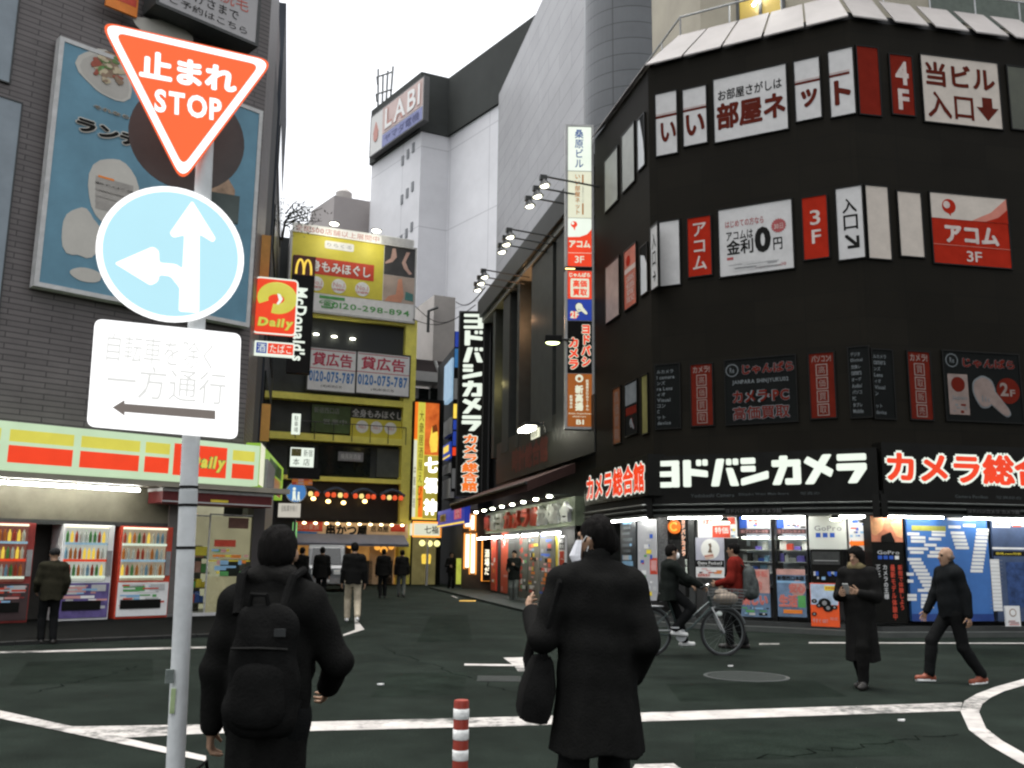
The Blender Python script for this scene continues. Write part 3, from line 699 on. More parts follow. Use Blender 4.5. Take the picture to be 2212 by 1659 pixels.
# pavement in front of the convenience store, and a dark one along the shops on the right side of the street
CL = ground(560, 1330)
LF = Face(CL, 45.5)
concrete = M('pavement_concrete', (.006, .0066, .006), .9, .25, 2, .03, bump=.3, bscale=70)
kerbm = M('kerb_stone', (.010, .0108, .010), .8, .2, 3, bump=.3, bscale=50)
k0, k1 = ground(-60, 1396), ground(596, 1369)
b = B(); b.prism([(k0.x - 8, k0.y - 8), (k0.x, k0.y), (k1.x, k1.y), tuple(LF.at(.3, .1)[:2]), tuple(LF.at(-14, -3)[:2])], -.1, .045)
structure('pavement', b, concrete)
d = (k1 - k0).normalized(); nrm = Vector((d.y, -d.x, 0)); b = B()
nk = int((k1 - k0).length / .6)
for i in range(nk):
    a = k0 + d * (i * .6 + .01); c = k0 + d * (i * .6 + .59); q = nrm * .15; b.prism([tuple(a[:2]), tuple(c[:2]), tuple((c + q)[:2]), tuple((a + q)[:2])], -.1, .055 + .003 * (i % 2))
structure('kerb', b, kerbm)

# ---------------------------------------------------------------- building on the left with the convenience store
tile = tiled('grey_wall_tile', (.135, .120, .117), (.052, .047, .046), .9, .125, .014, .5, .45, .08)
store = thing('store_building', 'grey tiled building over the convenience store with a huge blue billboard', 'building', (CL.x, CL.y, 0))
UC = LF.uz(556, 480)[0]; LS = Face(tuple(LF.at(UC)[:2]), -10.5); LG = Face(CL, -10.5)
def inv(o): return WM[o].inverted()
def bbuild(bld, b, name, mats, **k): return b.build(name, mats, bld, Matrix(), **k)
b = B(); e0, e1 = LF.at(-15), LF.at(UC); s1 = LS.at(2.5); s2 = LF.at(-15, -9)
block(b, [tuple(e0[:2]), tuple(e1[:2]), tuple(s1[:2]), (s1.x - 6, s1.y + 2), tuple(s2[:2])], 3.35, 19)
bbuild(store, b, 'wall', tile)
b = B(); b.prism([(-15, .03), (-.02, .03), (-.02, 3.2), (-15, 3.2)], 3.2, 3.345); o = b.build('soffit', M('soffit_paint', (.26, .24, .19), .6, .12, 2), store, Matrix.Translation(LF.at(0)) @ Matrix.Rotation(math.atan2(LF.d.y, LF.d.x), 4, 'Z') @ Matrix.Scale(1, 4))
bw = M('alcove_wall_paint', (.13, .12, .085), .6, .3, 1.2)
def slab(bld, face, u0, u1, z0, z1, off, mat, name, th=.1):
    b = B(); b.box(0, 0, -th, u1 - u0, z1 - z0, 0); return b.build(name, mat, bld, face.mat(u0, z0, off))
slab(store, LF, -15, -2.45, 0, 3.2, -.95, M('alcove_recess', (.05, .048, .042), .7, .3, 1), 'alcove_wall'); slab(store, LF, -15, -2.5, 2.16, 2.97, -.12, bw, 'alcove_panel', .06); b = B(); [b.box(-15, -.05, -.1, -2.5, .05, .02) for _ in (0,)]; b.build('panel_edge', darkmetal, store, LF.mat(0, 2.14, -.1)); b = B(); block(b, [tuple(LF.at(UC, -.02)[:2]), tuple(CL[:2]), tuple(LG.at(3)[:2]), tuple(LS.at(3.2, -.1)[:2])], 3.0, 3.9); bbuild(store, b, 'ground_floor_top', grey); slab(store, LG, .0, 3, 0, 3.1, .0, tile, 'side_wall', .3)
slab(store, LF, -2.5, -2.2, 0, 3.2, -.02, M('pier_stone', (.13, .12, .11), .6, .2, 3), 'pier', .9)
slab(store, LF, -.32, 0, 0, 3.2, -.003, tile, 'corner_pier', .3)
for xl, yt, yb, xr in ((-60, -80, 152, 36), (-60, 190, 700, 22)):
    pane(store, LF, xl, yt, yb, xr, M('blue_grey_pane', (.22, .26, .29), .3, .15, 1), .05, frame=darkmetal)
# blue billboard
bb = M('billboard_blue', (.115, .25, .33), .5, .2, .6)
PB = board('billboard', 'tall blue lunch billboard on the grey tiled wall behind the stop sign', 'billboard', LF, 139, 90, 620, 553, bb, .3, depth=.25, frame=lightgrey, ft=.1)
def blob(P, mat, cx, cy, rx, ry, seed, z=.01, name='picture', n=22, amp=.12):
    rd = random.Random(seed); ph = [rd.uniform(0, 6) for _ in range(4)]; pts = []
    fx, fy = P.q(cx, cy); ex = P.q(cx + rx, cy)[0] - fx; ey = P.q(cx, cy + ry)[1] - fy
    for k in range(n):
        a = 2 * math.pi * k / n; r = 1 + amp * (math.sin(2 * a + ph[0]) + .6 * math.sin(3 * a + ph[1]) + .4 * math.sin(5 * a + ph[2])); pts.append((fx + ex * r * math.cos(a), fy + ey * r * math.sin(a)))
    return P.poly(mat, pts, z - .008, z, name)
pal = M('plate_print', (.50, .48, .43), .5, .12, .8)
blob(PB, pal, 230, 160, 56, 54, 1); blob(PB, M('food_print', (.25, .17, .11), .5, .4, 3), 236, 140, 24, 26, 2, .014); blob(PB, greenp, 216, 150, 8, 12, 9, .018); rf = random.Random(4); fm = [M('food_red', (.30, .07, .04), .5, .3, 6), M('food_cream', (.5, .42, .28), .5, .2, 6), M('food_leaf', (.12, .2, .06), .5, .3, 6), MATS['food_print']]
for k in range(26): blob(PB, fm[k % 4], rf.uniform(205, 262), rf.uniform(122, 178), rf.uniform(4, 11), rf.uniform(3, 9), 30 + k, .019 + .0006 * k, 'picture', 12, .25)
blob(PB, M('plate_shade', (.42, .40, .36), .5, .12, .8), 231, 163, 49, 47, 1, .0105)
blob(PB, pal, 355, 70, 60, 26, 12)
blob(PB, pal, 245, 415, 52, 80, 3, amp=.06); [PB.rect(M('cup_print', (.33, .31, .28), .5, .2, 2), *at_rect(PB, 205, 398 + 13 * k, 288 - 4 * k, 402 + 13 * k), z0=.01, z1=.0125, name='printing') for k in range(5)]; blob(PB, pal, 176, 505, 40, 60, 4); blob(PB, pal, 186, 594, 35, 15, 5, amp=.04); blob(PB, pal, 300, 520, 60, 90, 6, amp=.1); blob(PB, M('food_print_dark', (.30, .2, .13), .5, .4, 3), 470, 400, 34, 30, 8)
r = at_rect(PB, 212, 378, 246, 392); PB.rect(orangep, *r, z0=.012, z1=.016, name='badge')
r = at_rect(PB, 202, 226, 278, 258); PB.outlined('それなら', M('brown_lettering', (.12, .09, .05), .5, .1, 3), pal, *r, bold=.02, out=.05, z=.02)
r = at_rect(PB, 166, 252, 300, 322); PB.outlined('ランチ', ink, pal, *r, bold=.06, out=.06, z=.02)
r = at_rect(PB, 205, 395, 290, 415); PB.text('おいしさ', ink, *r, z=.02)
PB2 = board('billboard', 'grey white advertising board above the blue billboard, cut off by the photo top', 'billboard', LF, 366, -260, 14, 566, M('grey_board', (.36, .35, .35), .5, .1, .6), .9, depth=.7, frame=darkmetal, ft=.08)
PB2.text('医療脱毛', M('board_red', (.45, .1, .07), .5), .3, .66, .9, .78, z=.008); PB2.text('おかげさまで', ink, .1, .80, .8, .88, z=.008); PB2.text('ご予約はこちら', ink, .1, .905, .9, .965, z=.008)
PB3 = board('small_sign', 'small orange and red sign at the top edge of the blue billboard', 'sign', LF, 232, -30, 12, 300, orangep, .38, depth=.06)
PB3.rect(redp, .05, .1, .95, .5, name='band')
# store band sign
off = 1.0
BD = board('store_sign', 'long lit store sign of yellow over red panels above the vending machines', 'shop sign', LF, -180, 890, 1001, 563, M('backlit_band', (.60, .78, .52), .4, .06, 1.5, emit=.85), off, depth=.4)
def bandcell(x0, x1, ya, yb_, mat, z1=.01, nm='panel'):
    r = at_rect(BD, x0, ya, x1, yb_); u0, z0, u1, z1_ = LF.rect(x0, ya, yb_, x1, off); fx0, fx1 = (u0 - BD.u0) / BD.w, (u1 - BD.u0) / BD.w
    return fx0, fx1
ZY, ZR = (.16, .41), (.49, .85)
for x0, x1 in ((-170, -2), (20, 158), (176, 302), (316, 367), (505, 551)):
    f0, f1 = bandcell(x0, x1, 950, 990, None)
    BD.rect(lyellow, f0, ZY[0], f1, ZY[1], z1=.008); BD.rect(lred, f0, ZR[0], f1, ZR[1], z1=.008)
f0, f1 = bandcell(378, 491, 950, 990, None)
BD.rect(lred, f0, .13, f1, .87, z1=.008)
BD.outlined('Daily', lyellow, MATS['green_print'], f0 + (f1 - f0) * .28, .36, f1 - (f1 - f0) * .05, .74, bold=.05, out=.06, z=.012, slant=.15)
SB = Face(LF.at(BD.u0 + BD.w, off), -9)
SP = board('store_sign', 'side of the store sign round the corner with a leafy green food picture', 'shop sign', SB, 564, 957, 1050, 613, lgreen, .01, depth=.35)
SP.rect(lcream, .0, .0, .15, 1, name='margin'); SP.rect(M('dark_green_print', (.05, .13, .03), .5), .35, .1, .9, .45, name='picture'); SP.rect(M('bread_print', (.5, .22, .05), .4, .3, 2, emit=.5), .2, .5, .85, .9, name='picture'); SP.rect(redp, .5, .85, .9, .97, name='picture')
# lamps under the canopy
for x0, y0, x1, y1 in ((17, 1041, 163, 1055), (168, 1052, 301, 1062), (-150, 1027, 12, 1040)):
    u0, z0 = LF.uz(x0, y0, .35); u1, _ = LF.uz(x1, y1, .35); z = 2.90
    t = thing('fluorescent_lamp', {17: 'bare fluorescent tube under the store canopy over the white vending machine', 168: 'bare fluorescent tube under the store canopy over the red vending machine', -150: 'bare fluorescent tube under the store canopy cut off by the left edge'}[x0], 'lamp', LF.mat(u0, z, .35), 'tubes under the store canopy')
    L = u1 - u0; b = B(); b.cyl((0, 0, 0), (L, 0, 0), .03, n=8); b.build('tube', tube, t)
    b = B(); b.box(0, .035, -.05, L, .1, .05); b.build('housing', white, t)
slab(store, LF, -15, .1, 2.98, 3.10, .96, MATS['soffit_paint'], 'canopy', 1.0)
for x in (41, 98, 127):
    u, _ = LF.uz(x, 1062, -.5); t = thing('downlight', {41: 'dark round spotlight under the canopy, leftmost of three', 98: 'dark round spotlight under the canopy, middle of three', 127: 'dark round spotlight under the canopy, rightmost of three'}[x], 'spotlight', LF.mat(u, 2.9, -.5), 'spotlights in the store alcove')
    b = B(); b.cyl((0, -.16, 0), (0, .0, 0), .09, .11, 12); b.build('housing', darkmetal, t); b = B(); b.cyl((0, 0, 0), (0, .2, 0), .02); b.build('stem', darkmetal, t)
# red roller awning over the door
u0, z0, u1, z1 = LF.rect(352, 1058, 1086, 588, .75)
t = thing('roller_awning', 'dark red roller awning over the store door', 'awning', LF.mat(u0, z0, .75))
b = B(); b.box(0, 0, -.75, u1 - u0, z1 - z0, 0); b.build('cassette', M('awning_red', (.12, .018, .018), .6, .2, 4), t, bevel=.02)
b = B(); b.box(-.02, z1 - z0 - .02, -.76, u1 - u0 + .02, z1 - z0 + .05, .03); b.build('cover', lightgrey, t)
b = B(); b.box(.0, .03, .0, u1 - u0, .06, .01); b.build('rail', lightgrey, t)
b = B(); b.box((u1 - u0) * .42, .07, .0, (u1 - u0) * .58, .13, .012); b.build('badge', yellowp, t)
# store window and door, with the lit shop behind
u0, z0, u1, z1 = LF.rect(368, 1110, 1335, 548, 0)
inter = M('glowing_store_interior', (.85, .80, .55), .6, .25, 1.5, emit=.42)  # back wall glows by emission in place of lamps inside the shop
slab(store, LF, u0, -.3, .1, 2.75, -1.6, inter, 'shop_interior')
slab(store, LF, u0, -.3, .0, .12, -.02, lightgrey, 'door_sill', 1.6)
slab(store, LF, u0, -.3, 2.7, 3.2, -.03, grey, 'door_head', .3)
rd = random.Random(3)
goods = [yellowp, redp, greenp, orangep, white, skyp, pinkp, bluep]
sh = B(); gd = B(); xs0, xs1 = LF.uz(402, 1250, -.5)[0], LF.uz(452, 1250, -.5)[0]; sh.box(xs0, .1, -1.0, xs1, 2.1, -.96)
for k in range(5):
    zz = .30 + k * .36; sh.box(xs0, zz, -.95, xs1, zz + .03, -.5); x = xs0 + .02
    while x < xs1 - .1:
        w = rd.uniform(.06, .16); h = rd.uniform(.12, .28); gd.m = rd.randrange(8); gd.box(x, zz + .03, -.9, x + w, zz + .03 + h, -.55); x += w + .015
sh.build('shelf', M('shelf_dark', (.10, .09, .075), .7), store, LF.mat(0, 0, 0)); gd.build('goods', goods, store, LF.mat(0, 0, 0), label='packets on the lit shelves')
P1 = pane(store, LF, 402, 1114, 1330, 446, windowpane, -.05, depth=.01, frame=lightgrey)
P2 = pane(store, LF, 456, 1112, 1328, 540, windowpane, -.05, depth=.01, frame=lightgrey)
filmm = M('lit_window_film', (.74, .66, .42), .5, .2, 1.5, emit=.34)
P1.rect(filmm, .0, .0, 1, .30, z0=-.03, z1=-.015, name='poster'); P1.rect(yellowp, .0, .31, 1, .40, z0=-.03, z1=-.015, name='poster')
P2.rect(filmm, .02, .01, .98, .45, z0=-.03, z1=-.015, name='poster'); P2.rect(M('brown_print', (.15, .07, .05), .5, .3, 3), .42, .02, .9, .13, name='poster'); P2.rect(redp, .12, .25, .62, .32, name='poster')
P2.clutter([greenp, pinkp, skyp, orangep, yellowp], 22, 5, .02, .34, .98, .62, rows=5); P2.rect(filmm, .02, .62, .98, .98, z0=-.03, z1=-.015, name='poster'); P2.rect(yellowp, .0, .455, 1, .47, name='band')
# vending machines
def vending(name, label, x0, x1, body, base, seed, disp):
    u0, _ = LF.uz(x0, 1345, 0); u1, _ = LF.uz(x1, 1345, 0); w = u1 - u0; h = 2.06
    t = thing('vending_machine', label, 'vending machine', LF.mat(u0, .045, .02), 'drinks vending machines under the store canopy')
    b = B(); b.box(0, 0, -.72, w, h, -.03); b.build('body', body, t, bevel=.02)
    b = B(); b.box(.03, .05, -.03, w - .03, .80, .0); o = b.build('lower_door', base, t, bevel=.01)
    Panel(o, w, .8).clutter([disp[1], base, lightgrey, skyp, pinkp, body], 30, seed, .06, .05, .94, .7, z=.002, rows=7, lo=.08, hi=.4)
    b = B(); b.box(.10, .22, .0, w - .2, .42, .022); b.m = 0; b.build('delivery_slot', blackgloss, o)
    b = B(); b.box(w * .12, .60, .0, w * .52, .72, .008); b.build('poster', disp[1], o)
    b = B(); b.box(w * .62, .62, .0, w * .9, .76, .01); b.build('coin_panel', lightgrey, o)
    b = B(); b.box(.05, .84, -.03, w - .16, h - .06, -.02); b.build('display_back', disp[0], t)
    b = B(); b.box(.05, h - .07, -.02, w - .16, h - .03, .02); b.build('light_strip', neonwhite, t)
    rd = random.Random(seed); n = 9; cell = (w - .24) / n
    for r_ in range(3):
        z = .90 + r_ * .36; b = B(); b.box(.05, z, -.02, w - .16, z + .05, .03); b.build('shelf', [lbluewhite, lw, lred][(r_ + seed) % 3] if r_ else lw, t)
    protos = []
    for c in range(6):
        b = B(); b.lathe([(.001, 0), (.033, 0), (.034, .16), (.015, .21), (.015, .24), (.001, .24)], 8); me = b.build('bottle', goods[c] if c else lgold, t); protos.append(me)
    k = 0
    for r_ in range(3):
        for c in range(n):
            m_ = Matrix.Translation((.09 + c * cell, .955 + r_ * .36, .0)) @ Matrix.Rotation(-math.pi / 2, 4, 'X')
            if k < 6: o = protos[k]
            else: o = rd.choice(protos).copy(); C.objects.link(o); o.parent = t
            o.matrix_basis = m_; WM[o] = WM[t] @ m_; k += 1
    b = B(); b.box(.05, .83, .035, w - .16, h - .04, .04); b.build('window', windowpane, t)
    b = B(); b.box(w - .14, .95, -.03, w - .03, 1.5, .0); b.build('button_panel', grey, t)
    return t
vending('vending_machine', 'white and purple vending machine in the middle, behind the person in olive', 118, 232, white, M('purple_print', (.12, .09, .25), .4, .4, 4), 4, (M('lit_display', (.9, .92, .85), .5, .15, 3, emit=.55), pinkp))
vending('vending_machine', 'red topped vending machine with a white lower door, right of the purple one', 245, 360, redp, white, 11, (M('lit_display_warm', (.75, .6, .45), .5, .3, 3, emit=.42), greenp))
vending('vending_machine', 'dark red vending machine cut off by the left edge of the photo', -64, 58, M('vending_red', (.22, .03, .025), .4, .2, 3), M('vending_dark', (.05, .03, .03), .4, .2, 3), 7, (M('lit_display_red', (.5, .16, .12), .5, .4, 3, emit=.35), redp))

# ---------------------------------------------------------------- neighbours down the left side of the street
def simple_building(name, label, face, u0, u1, depth, z1, mat, z0=0, trim=None):
    a, c = face.at(u0), face.at(u1); q, p_ = face.at(u1, -depth), face.at(u0, -depth)
    t = thing(name, label, 'building', (a.x, a.y, 0)); b = B(); block(b, [tuple(a[:2]), tuple(c[:2]), tuple(q[:2]), tuple(p_[:2])], z0, z1); b.build('wall', mat, t, Matrix())
    return t
def z_at(face, u, dy, off=0):
    """height on a face, at u, of the picture row dy"""
    p = face.at(u, off); best = None
    r0 = ray(1106, dy)
    for dx in range(0, 2213, 4):
        r = ray(dx, dy); t_ = (p - CAM).dot(Vector((r.x, r.y, 0))) / (r.x ** 2 + r.y ** 2); e = abs(r.x * t_ - p.x) + abs(r.y * t_ - p.y)
        if best is None or e < best[0]: best = (e, EYE + r.z * t_)
    return best[1]
dk = M('dark_render', (.045, .05, .055), .7, .25, .6); dk2 = M('blue_grey_render', (.03, .038, .05), .6, .25, .6)
def two(xa, ya, da, xb, yb_, d_b):
    a, c = ray(xa, ya), ray(xb, yb_); a, c = a * (da / a.y), c * (d_b / c.y); f = Face((a.x, a.y), math.degrees(math.atan2(c.x - a.x, c.y - a.y))); return f, math.hypot(c.x - a.x, c.y - a.y), EYE + c.z
f1, L1, zt1_ = two(586, 120, 26.5, 608, 108, 33); f2, L2, zt2_ = two(603, 270, 33.4, 619, 270, 44); zm1 = z_at(f1, L1, 235)
n1 = simple_building('dark_building', 'dark narrow building behind the store, with a grey top storey', f1, 0, L1, 5, zm1, dk)
slab(n1, f1, .1, L1 - .1, zm1, zt1_, -.05, M('grey_pink_render', (.20, .18, .18), .7, .15, 1), 'top_storey', 4)
n2 = simple_building('dark_building', 'lower dark blue building farther down the left side of the street', f2, 0, L2, 6, zt2_, dk2)
for k in range(5):
    slab(n2, f2, .5, L2 - .5, 3.2 + k * 3.2, 4.9 + k * 3.2, .06, darkglass, 'window')
def signface(u, off, ang=72): return Face(LS.at(u, off), ang)
sf = signface(1.2, 1.1)
P = board('shop_sign', 'lit red projecting sign with a big yellow looping letter', 'shop sign', sf, 553, 598, 718, 641, lred, .0, depth=.25, bevel=.06, frame=None)
b = B(); pts = fillet([(0, 0), (P.w, 0), (P.w, P.h), (0, P.h)], .12); b.tube([(x, y, .0) for x, y in pts], .022, 6, True); b.build('rim', lw, P.o)
ring = []
for k in range(26):
    a = R(205 - k * 12.5); ring.append((P.w * (.52 + .33 * math.cos(a)), P.h * (.64 + .19 * math.sin(a)), .02))
b = B(); b.tube(ring, [P.w * (.12 + .04 * math.sin(k / 25 * math.pi)) for k in range(26)], 8); o = b.build('emblem', lyellow, P.o, smooth=True)
o.matrix_basis = Matrix.Diagonal((1, 1, .15, 1))
P.poly(lw, [(.52, .26), (.60, .28), (.66, .36), (.62, .42), (.56, .47), (.52, .46), (.57, .38)], .0, .012, 'crescent')
P.outlined('Daily', lyellow, lgreen, .1, .72, .92, .92, bold=.04, out=.04, z=.02, slant=.12)
P = board('shop_sign', 'small lit white sign lettered in blue and red under the red projecting sign', 'shop sign', sf, 551, 735, 765, 636, lw, .0, depth=.2)
P.rect(lblue, .04, .12, .30, .88, z1=.006); P.rect(lred, .33, .12, .97, .88, z1=.006); P.text('酒', lw, .07, .2, .27, .8, z=.012); P.text('たばこ', lw, .38, .2, .93, .8, z=.012)
ob = M('orange_sign_strip', (.50, .24, .05), .5, .25, 1.5)
for yt, yb, lb in ((507, 600, 'upper faded orange vertical strip on the dark wall above the red projecting sign'), (872, 952, 'lower faded orange vertical strip on the dark wall above the store sign')):
    board('orange_strip', lb, 'sign', signface(1.6, .5), 566, yt, yb, 583, ob, .0, depth=.12, group='orange strips on the left street wall')
P = board('shop_sign', 'tall black projecting sign with white letters running down it and a yellow arched emblem', 'shop sign', signface(6.5, 1.5), 634, 550, 805, 676, blackgloss, .0, depth=.3)
P.rect(M('brown_panel', (.10, .03, .02), .5), .02, .0, .98, .17, z1=.006)
arch = B()
for cx in (.33, .66):
    arch.tube([(P.w * (cx + .17 * math.cos(R(a))), P.h * (.85 + .115 * max(-.2, math.sin(R(a)))), .012) for a in range(-6, 187, 12)], P.w * .055, 6)
arch.build('emblem', lgold, P.o).matrix_basis = Matrix.Diagonal((1, 1, .3, 1))
o = text(P.o, "McDonald's", lw, 0, 0, P.h * .62, P.w * .55, z=.012, bold=.03); o.matrix_basis = Matrix.Translation((P.w * .18, P.h * .72, 0)) @ Matrix.Rotation(-math.pi / 2, 4, 'Z')
P = board('shop_sign', 'small upright lit white sign with dark writing above the four-square sign', 'shop sign', signface(5, 1.6), 632, 893, 937, 649, lw, .0, depth=.15, group='small signs on the left street wall'); P.text('駐車場', ink, .25, .1, .75, .92, vert=True)
P = board('shop_sign', 'square lit white sign of four lettered fields above a black box', 'shop sign', signface(5, 1.9), 628, 966, 1008, 678, lw, .0, depth=.25, group='small signs on the left street wall', frame=black, ft=.06)
P.rect(M('olive_print', (.16, .14, .03), .5), .04, .06, .46, .45); P.text('新', ink, .56, .08, .74, .45); P.text('宿', ink, .76, .08, .94, .45); P.text('本', ink, .12, .56, .40, .92); P.text('店', ink, .56, .56, .84, .92); P.text('酒', cream, .1, .1, .4, .42)
board('sign_box', 'black box hanging under the square four-field sign', 'sign', signface(5, 2.0), 625, 1008, 1032, 692, black, .0, depth=.4)
P = board('picture_sign', 'small orange food picture below the black sign box', 'sign', signface(5, 1.9), 631, 1034, 1047, 675, orangep, .0, depth=.05); P.clutter([cream, redp, pinkp], 8, 3, rows=2)
P = board('shop_sign', 'small glowing green sign low on the left street wall', 'shop sign', signface(7, 1.6), 633, 1128, 1166, 642, M('lit_green', (.3, .75, .25), .4, .2, 2, emit=.6), .0, depth=.1)
# pedestrian road sign on a dark pole at the corner
p = ground(627, 1306); ps = Face((p.x, p.y), 88)
t = thing('road_sign', 'round blue pedestrian road sign over a white plate on a dark pole', 'road sign', ps.mat(0, 0, 0))
u, zc = ps.uz(627.5, 1063); rr = 22.5 / FPX * p.y
b = B(); b.cyl((0, 0, -.04), (0, zc + .2, -.04), .035); b.build('pole', darkmetal, t)
b = B(); b.cyl((0, zc, -.01), (0, zc, .01), rr, n=28); b.build('rim', white, t); b = B(); b.cyl((0, zc, .0), (0, zc, .014), rr * .92, n=28); o = b.build('disc', M('glowing_sign_blue', (.10, .32, .75), .4, .1, 2, emit=.6), t)  # disc, emblem and plate glow by their own emission
b = B()
for cx, hy, s_ in ((-.06, .10, 1.), (.08, -.02, .7)):
    b.cyl((cx, zc + hy, .01), (cx, zc + hy, .02), .05 * s_, n=10); b.box(cx - .045 * s_, zc + hy - .22 * s_, .01, cx + .045 * s_, zc + hy - .06 * s_, .02); b.prism([(cx - .05 * s_, zc + hy - .36 * s_), (cx - .01, zc + hy - .36 * s_), (cx + .04 * s_, zc + hy - .2 * s_), (cx - .04 * s_, zc + hy - .2 * s_)], .01, .019); b.prism([(cx + .03, zc + hy - .36 * s_), (cx + .08 * s_, zc + hy - .36 * s_), (cx + .05 * s_, zc + hy - .2 * s_), (cx, zc + hy - .2 * s_)], .01, .0185)
b.build('emblem', lw, o)
u0, z0, u1, z1 = ps.rect(602, 1087, 1117, 649); b = B(); b.box(u0, z0, -.005, u1, z1, .012); o = b.build('plate', M('glowing_plate', (.85, .80, .70), .5, .08, 2, emit=.6), t)
text(o, '自転車を除く', grey, u0 + .1, z0 + .17, u1 - .1, z1 - .06, z=.016)
# small dark shrub on the far roof
n3 = simple_building('dark_building', 'low dark roofed building at the far end of the left street side', Face(tuple(f2.at(L2 + .3)[:2]), f2.ang), 0, 5, 6, EYE + ray(650, 485).z * (46 / ray(650, 485).y), dk)
q_ = ray(652, 476) * 1.0; q_ = CAM + q_ * (43.0 / q_.y); rd = random.Random(5)
t = thing('rooftop_shrub', 'dark straggly plant on the roof beyond the dark blue building', 'plant', (q_.x - .9, q_.y, q_.z - 1.0))
b = B(); b.tube([(0, 0, 0), (.1, 0, .9), (.5, .1, 1.6)], [.08, .06, .03], 6)
for k in range(5): b.tube([(.1, 0, .7 + .15 * k), (.5 + .35 * k * rd.random(), rd.uniform(-.3, .3), 1.0 + .2 * k), (1.0 + rd.random(), rd.uniform(-.4, .4), 1.1 + .2 * k)], [.04, .025, .012], 5)
b.build('trunk', M('bark', (.03, .025, .02), .9, .3, 12), t)
b = B()
for k in range(420):
    c = Vector((rd.gauss(.75, .5), rd.gauss(0, .3), rd.gauss(1.25, .33))); d_ = Vector((rd.gauss(0, 1), rd.gauss(0, 1), rd.gauss(0, 1))).normalized(); e_ = d_.orthogonal().normalized(); s_ = rd.uniform(.05, .11)
    b.face([c - d_ * s_, c + e_ * s_ * .4, c + d_ * s_, c - e_ * s_ * .4])
b.build('crown', M('dark_leaf', (.03, .038, .025), .8, .3, 5), t, fix=False)

# ---------------------------------------------------------------- far end: yellow framed building with the massage advertisement
YB = Face((-4, 50), 66)
yu0, yu1 = YB.uz(560, 700)[0], YB.uz(893, 700)[0]
bp = YB.at(yu0)
yb = thing('yellow_building', 'yellow framed building with signs on every floor at the end of the street', 'building', (bp.x, bp.y, 0))
ywall = M('dark_recess_wall', (.05, .055, .055), .7, .3, 1)
b = B(); a, c = YB.at(yu0, -.6), YB.at(yu1, -.6); q, p_ = YB.at(yu1, -14), YB.at(yu0, -14)
block(b, [tuple(a[:2]), tuple(c[:2]), tuple(q[:2]), tuple(p_[:2])], 0, YB.uz(893, 545)[1]); bbuild(yb, b, 'wall', ywall)
def yslab(xl, yt, yb_, xr, mat, name, off=.0, th=.6):
    u0, z0, u1, z1 = YB.rect(xl, yt, yb_, xr, off); return slab(yb, YB, u0, u1, z0, z1, off, mat, name, th)
yslab(878, 690, 1262, 893, yellowpaint, 'frame_post', .05, .7)
for yt, yb_ in ((664, 681), (848, 862), (934, 949), (1026, 1036)):
    u0, z0, u1, z1 = YB.rect(640 if yt > 700 else 668, yt, yb_, 878, 0); slab(yb, YB, yu0, YB.uz(879, 900)[0], z0, z1, .0, yellowpaint, 'frame_beam', .6)
# curtain floor
u0, z0, u1, z1 = YB.rect(669, 683, 748, 878, -.35); slab(yb, YB, yu0, u1, z0, z1, -.35, tiled('mesh_curtain', (.10, .11, .115), (.05, .055, .055), 1.6, .14, .02, 0, .6, .15), 'curtain', .05)
for x, y in ((683, 722), (722, 727), (762, 732)):
    u, z = YB.uz(x, y, -.2); b = B(); b.ball((0, 0, 0), (.16, .05, .09), 10, 6); o = b.build('downlight', bulb, yb, YB.mat(u, z, -.2))
# roof billboard
P = board('billboard', 'big yellow billboard with a green phone number on the yellow framed building', 'billboard', YB, 633, 500, 665, 896, white, .15, depth=.4, frame=lightgrey, ft=.1)
ymat = M('billboard_yellow', (.64, .56, .07), .5, .12, .7)
def qpoly(P, mat, pts, z=.012, name='panel'): return P.poly(mat, [P.q(*p) for p in pts], z - .01, z, name)
P.rect(ymat, 0, 0, P.q(829, 560)[0], .765, z1=.01); P.rect(M('dark_photo', (.06, .06, .06), .5, .3, 1), P.q(829, 560)[0] + .004, .0, 1, .40, z1=.01, name='photo'); P.rect(M('beige_photo', (.45, .36, .30), .5, .2, .8), P.q(829, 560)[0] + .004, .405, 1, .765, z1=.01, name='photo')
skinp = M('skin_print', (.55, .36, .30), .5, .15, 1)
qpoly(P, skinp, [(848, 537), (855, 537), (857, 556), (848, 566), (832, 570), (832, 566), (844, 558)], .02, 'picture'); qpoly(P, skinp, [(878, 545), (886, 546), (876, 566), (882, 582), (890, 592), (884, 594), (872, 580), (868, 568)], .02, 'picture')
qpoly(P, orangep and M('arm_print', (.60, .28, .18), .5, .2, 1), [(860, 604), (868, 602), (872, 640), (866, 654), (830, 650), (838, 640), (855, 636)], .02, 'picture'); qpoly(P, M('teal_print', (.08, .22, .2), .5), [(876, 630), (892, 636), (892, 652), (874, 648)], .02, 'picture')
r = at_rect(P, 702, 519, 764, 545); P.poly(white, fillet([(r[0], r[1] + .00), (r[2], r[1]), (r[2], r[3]), (r[0], r[3])], .02), .01, .018, 'plate'); P.text('りらくる', grey, r[0] + .02, r[1] + .03, r[2] - .02, r[3] - .03, z=.024)
f0 = P.q(640, 570)[0]; f1 = P.q(808, 580)[0]; P.rect(redp, f0, .30, f1, .52, z0=.01, z1=.02, name='banner'); P.outlined('全身もみほぐし', white, M('dark_red_print', (.3, .03, .02), .5), f0 + .03, .335, f1 - .03, .485, z=.024, bold=.03, out=.03)
for cx in (683, 732, 783):
    f = P.q(cx, 612)[0]; P.disc(white, f, .645, .095, .01, .02); P.text('No.1', pinkp, f - .045, .60, f + .045, .66, z=.026); P.text('店舗数', redp, f - .05, .675, f + .05, .705, z=.026)
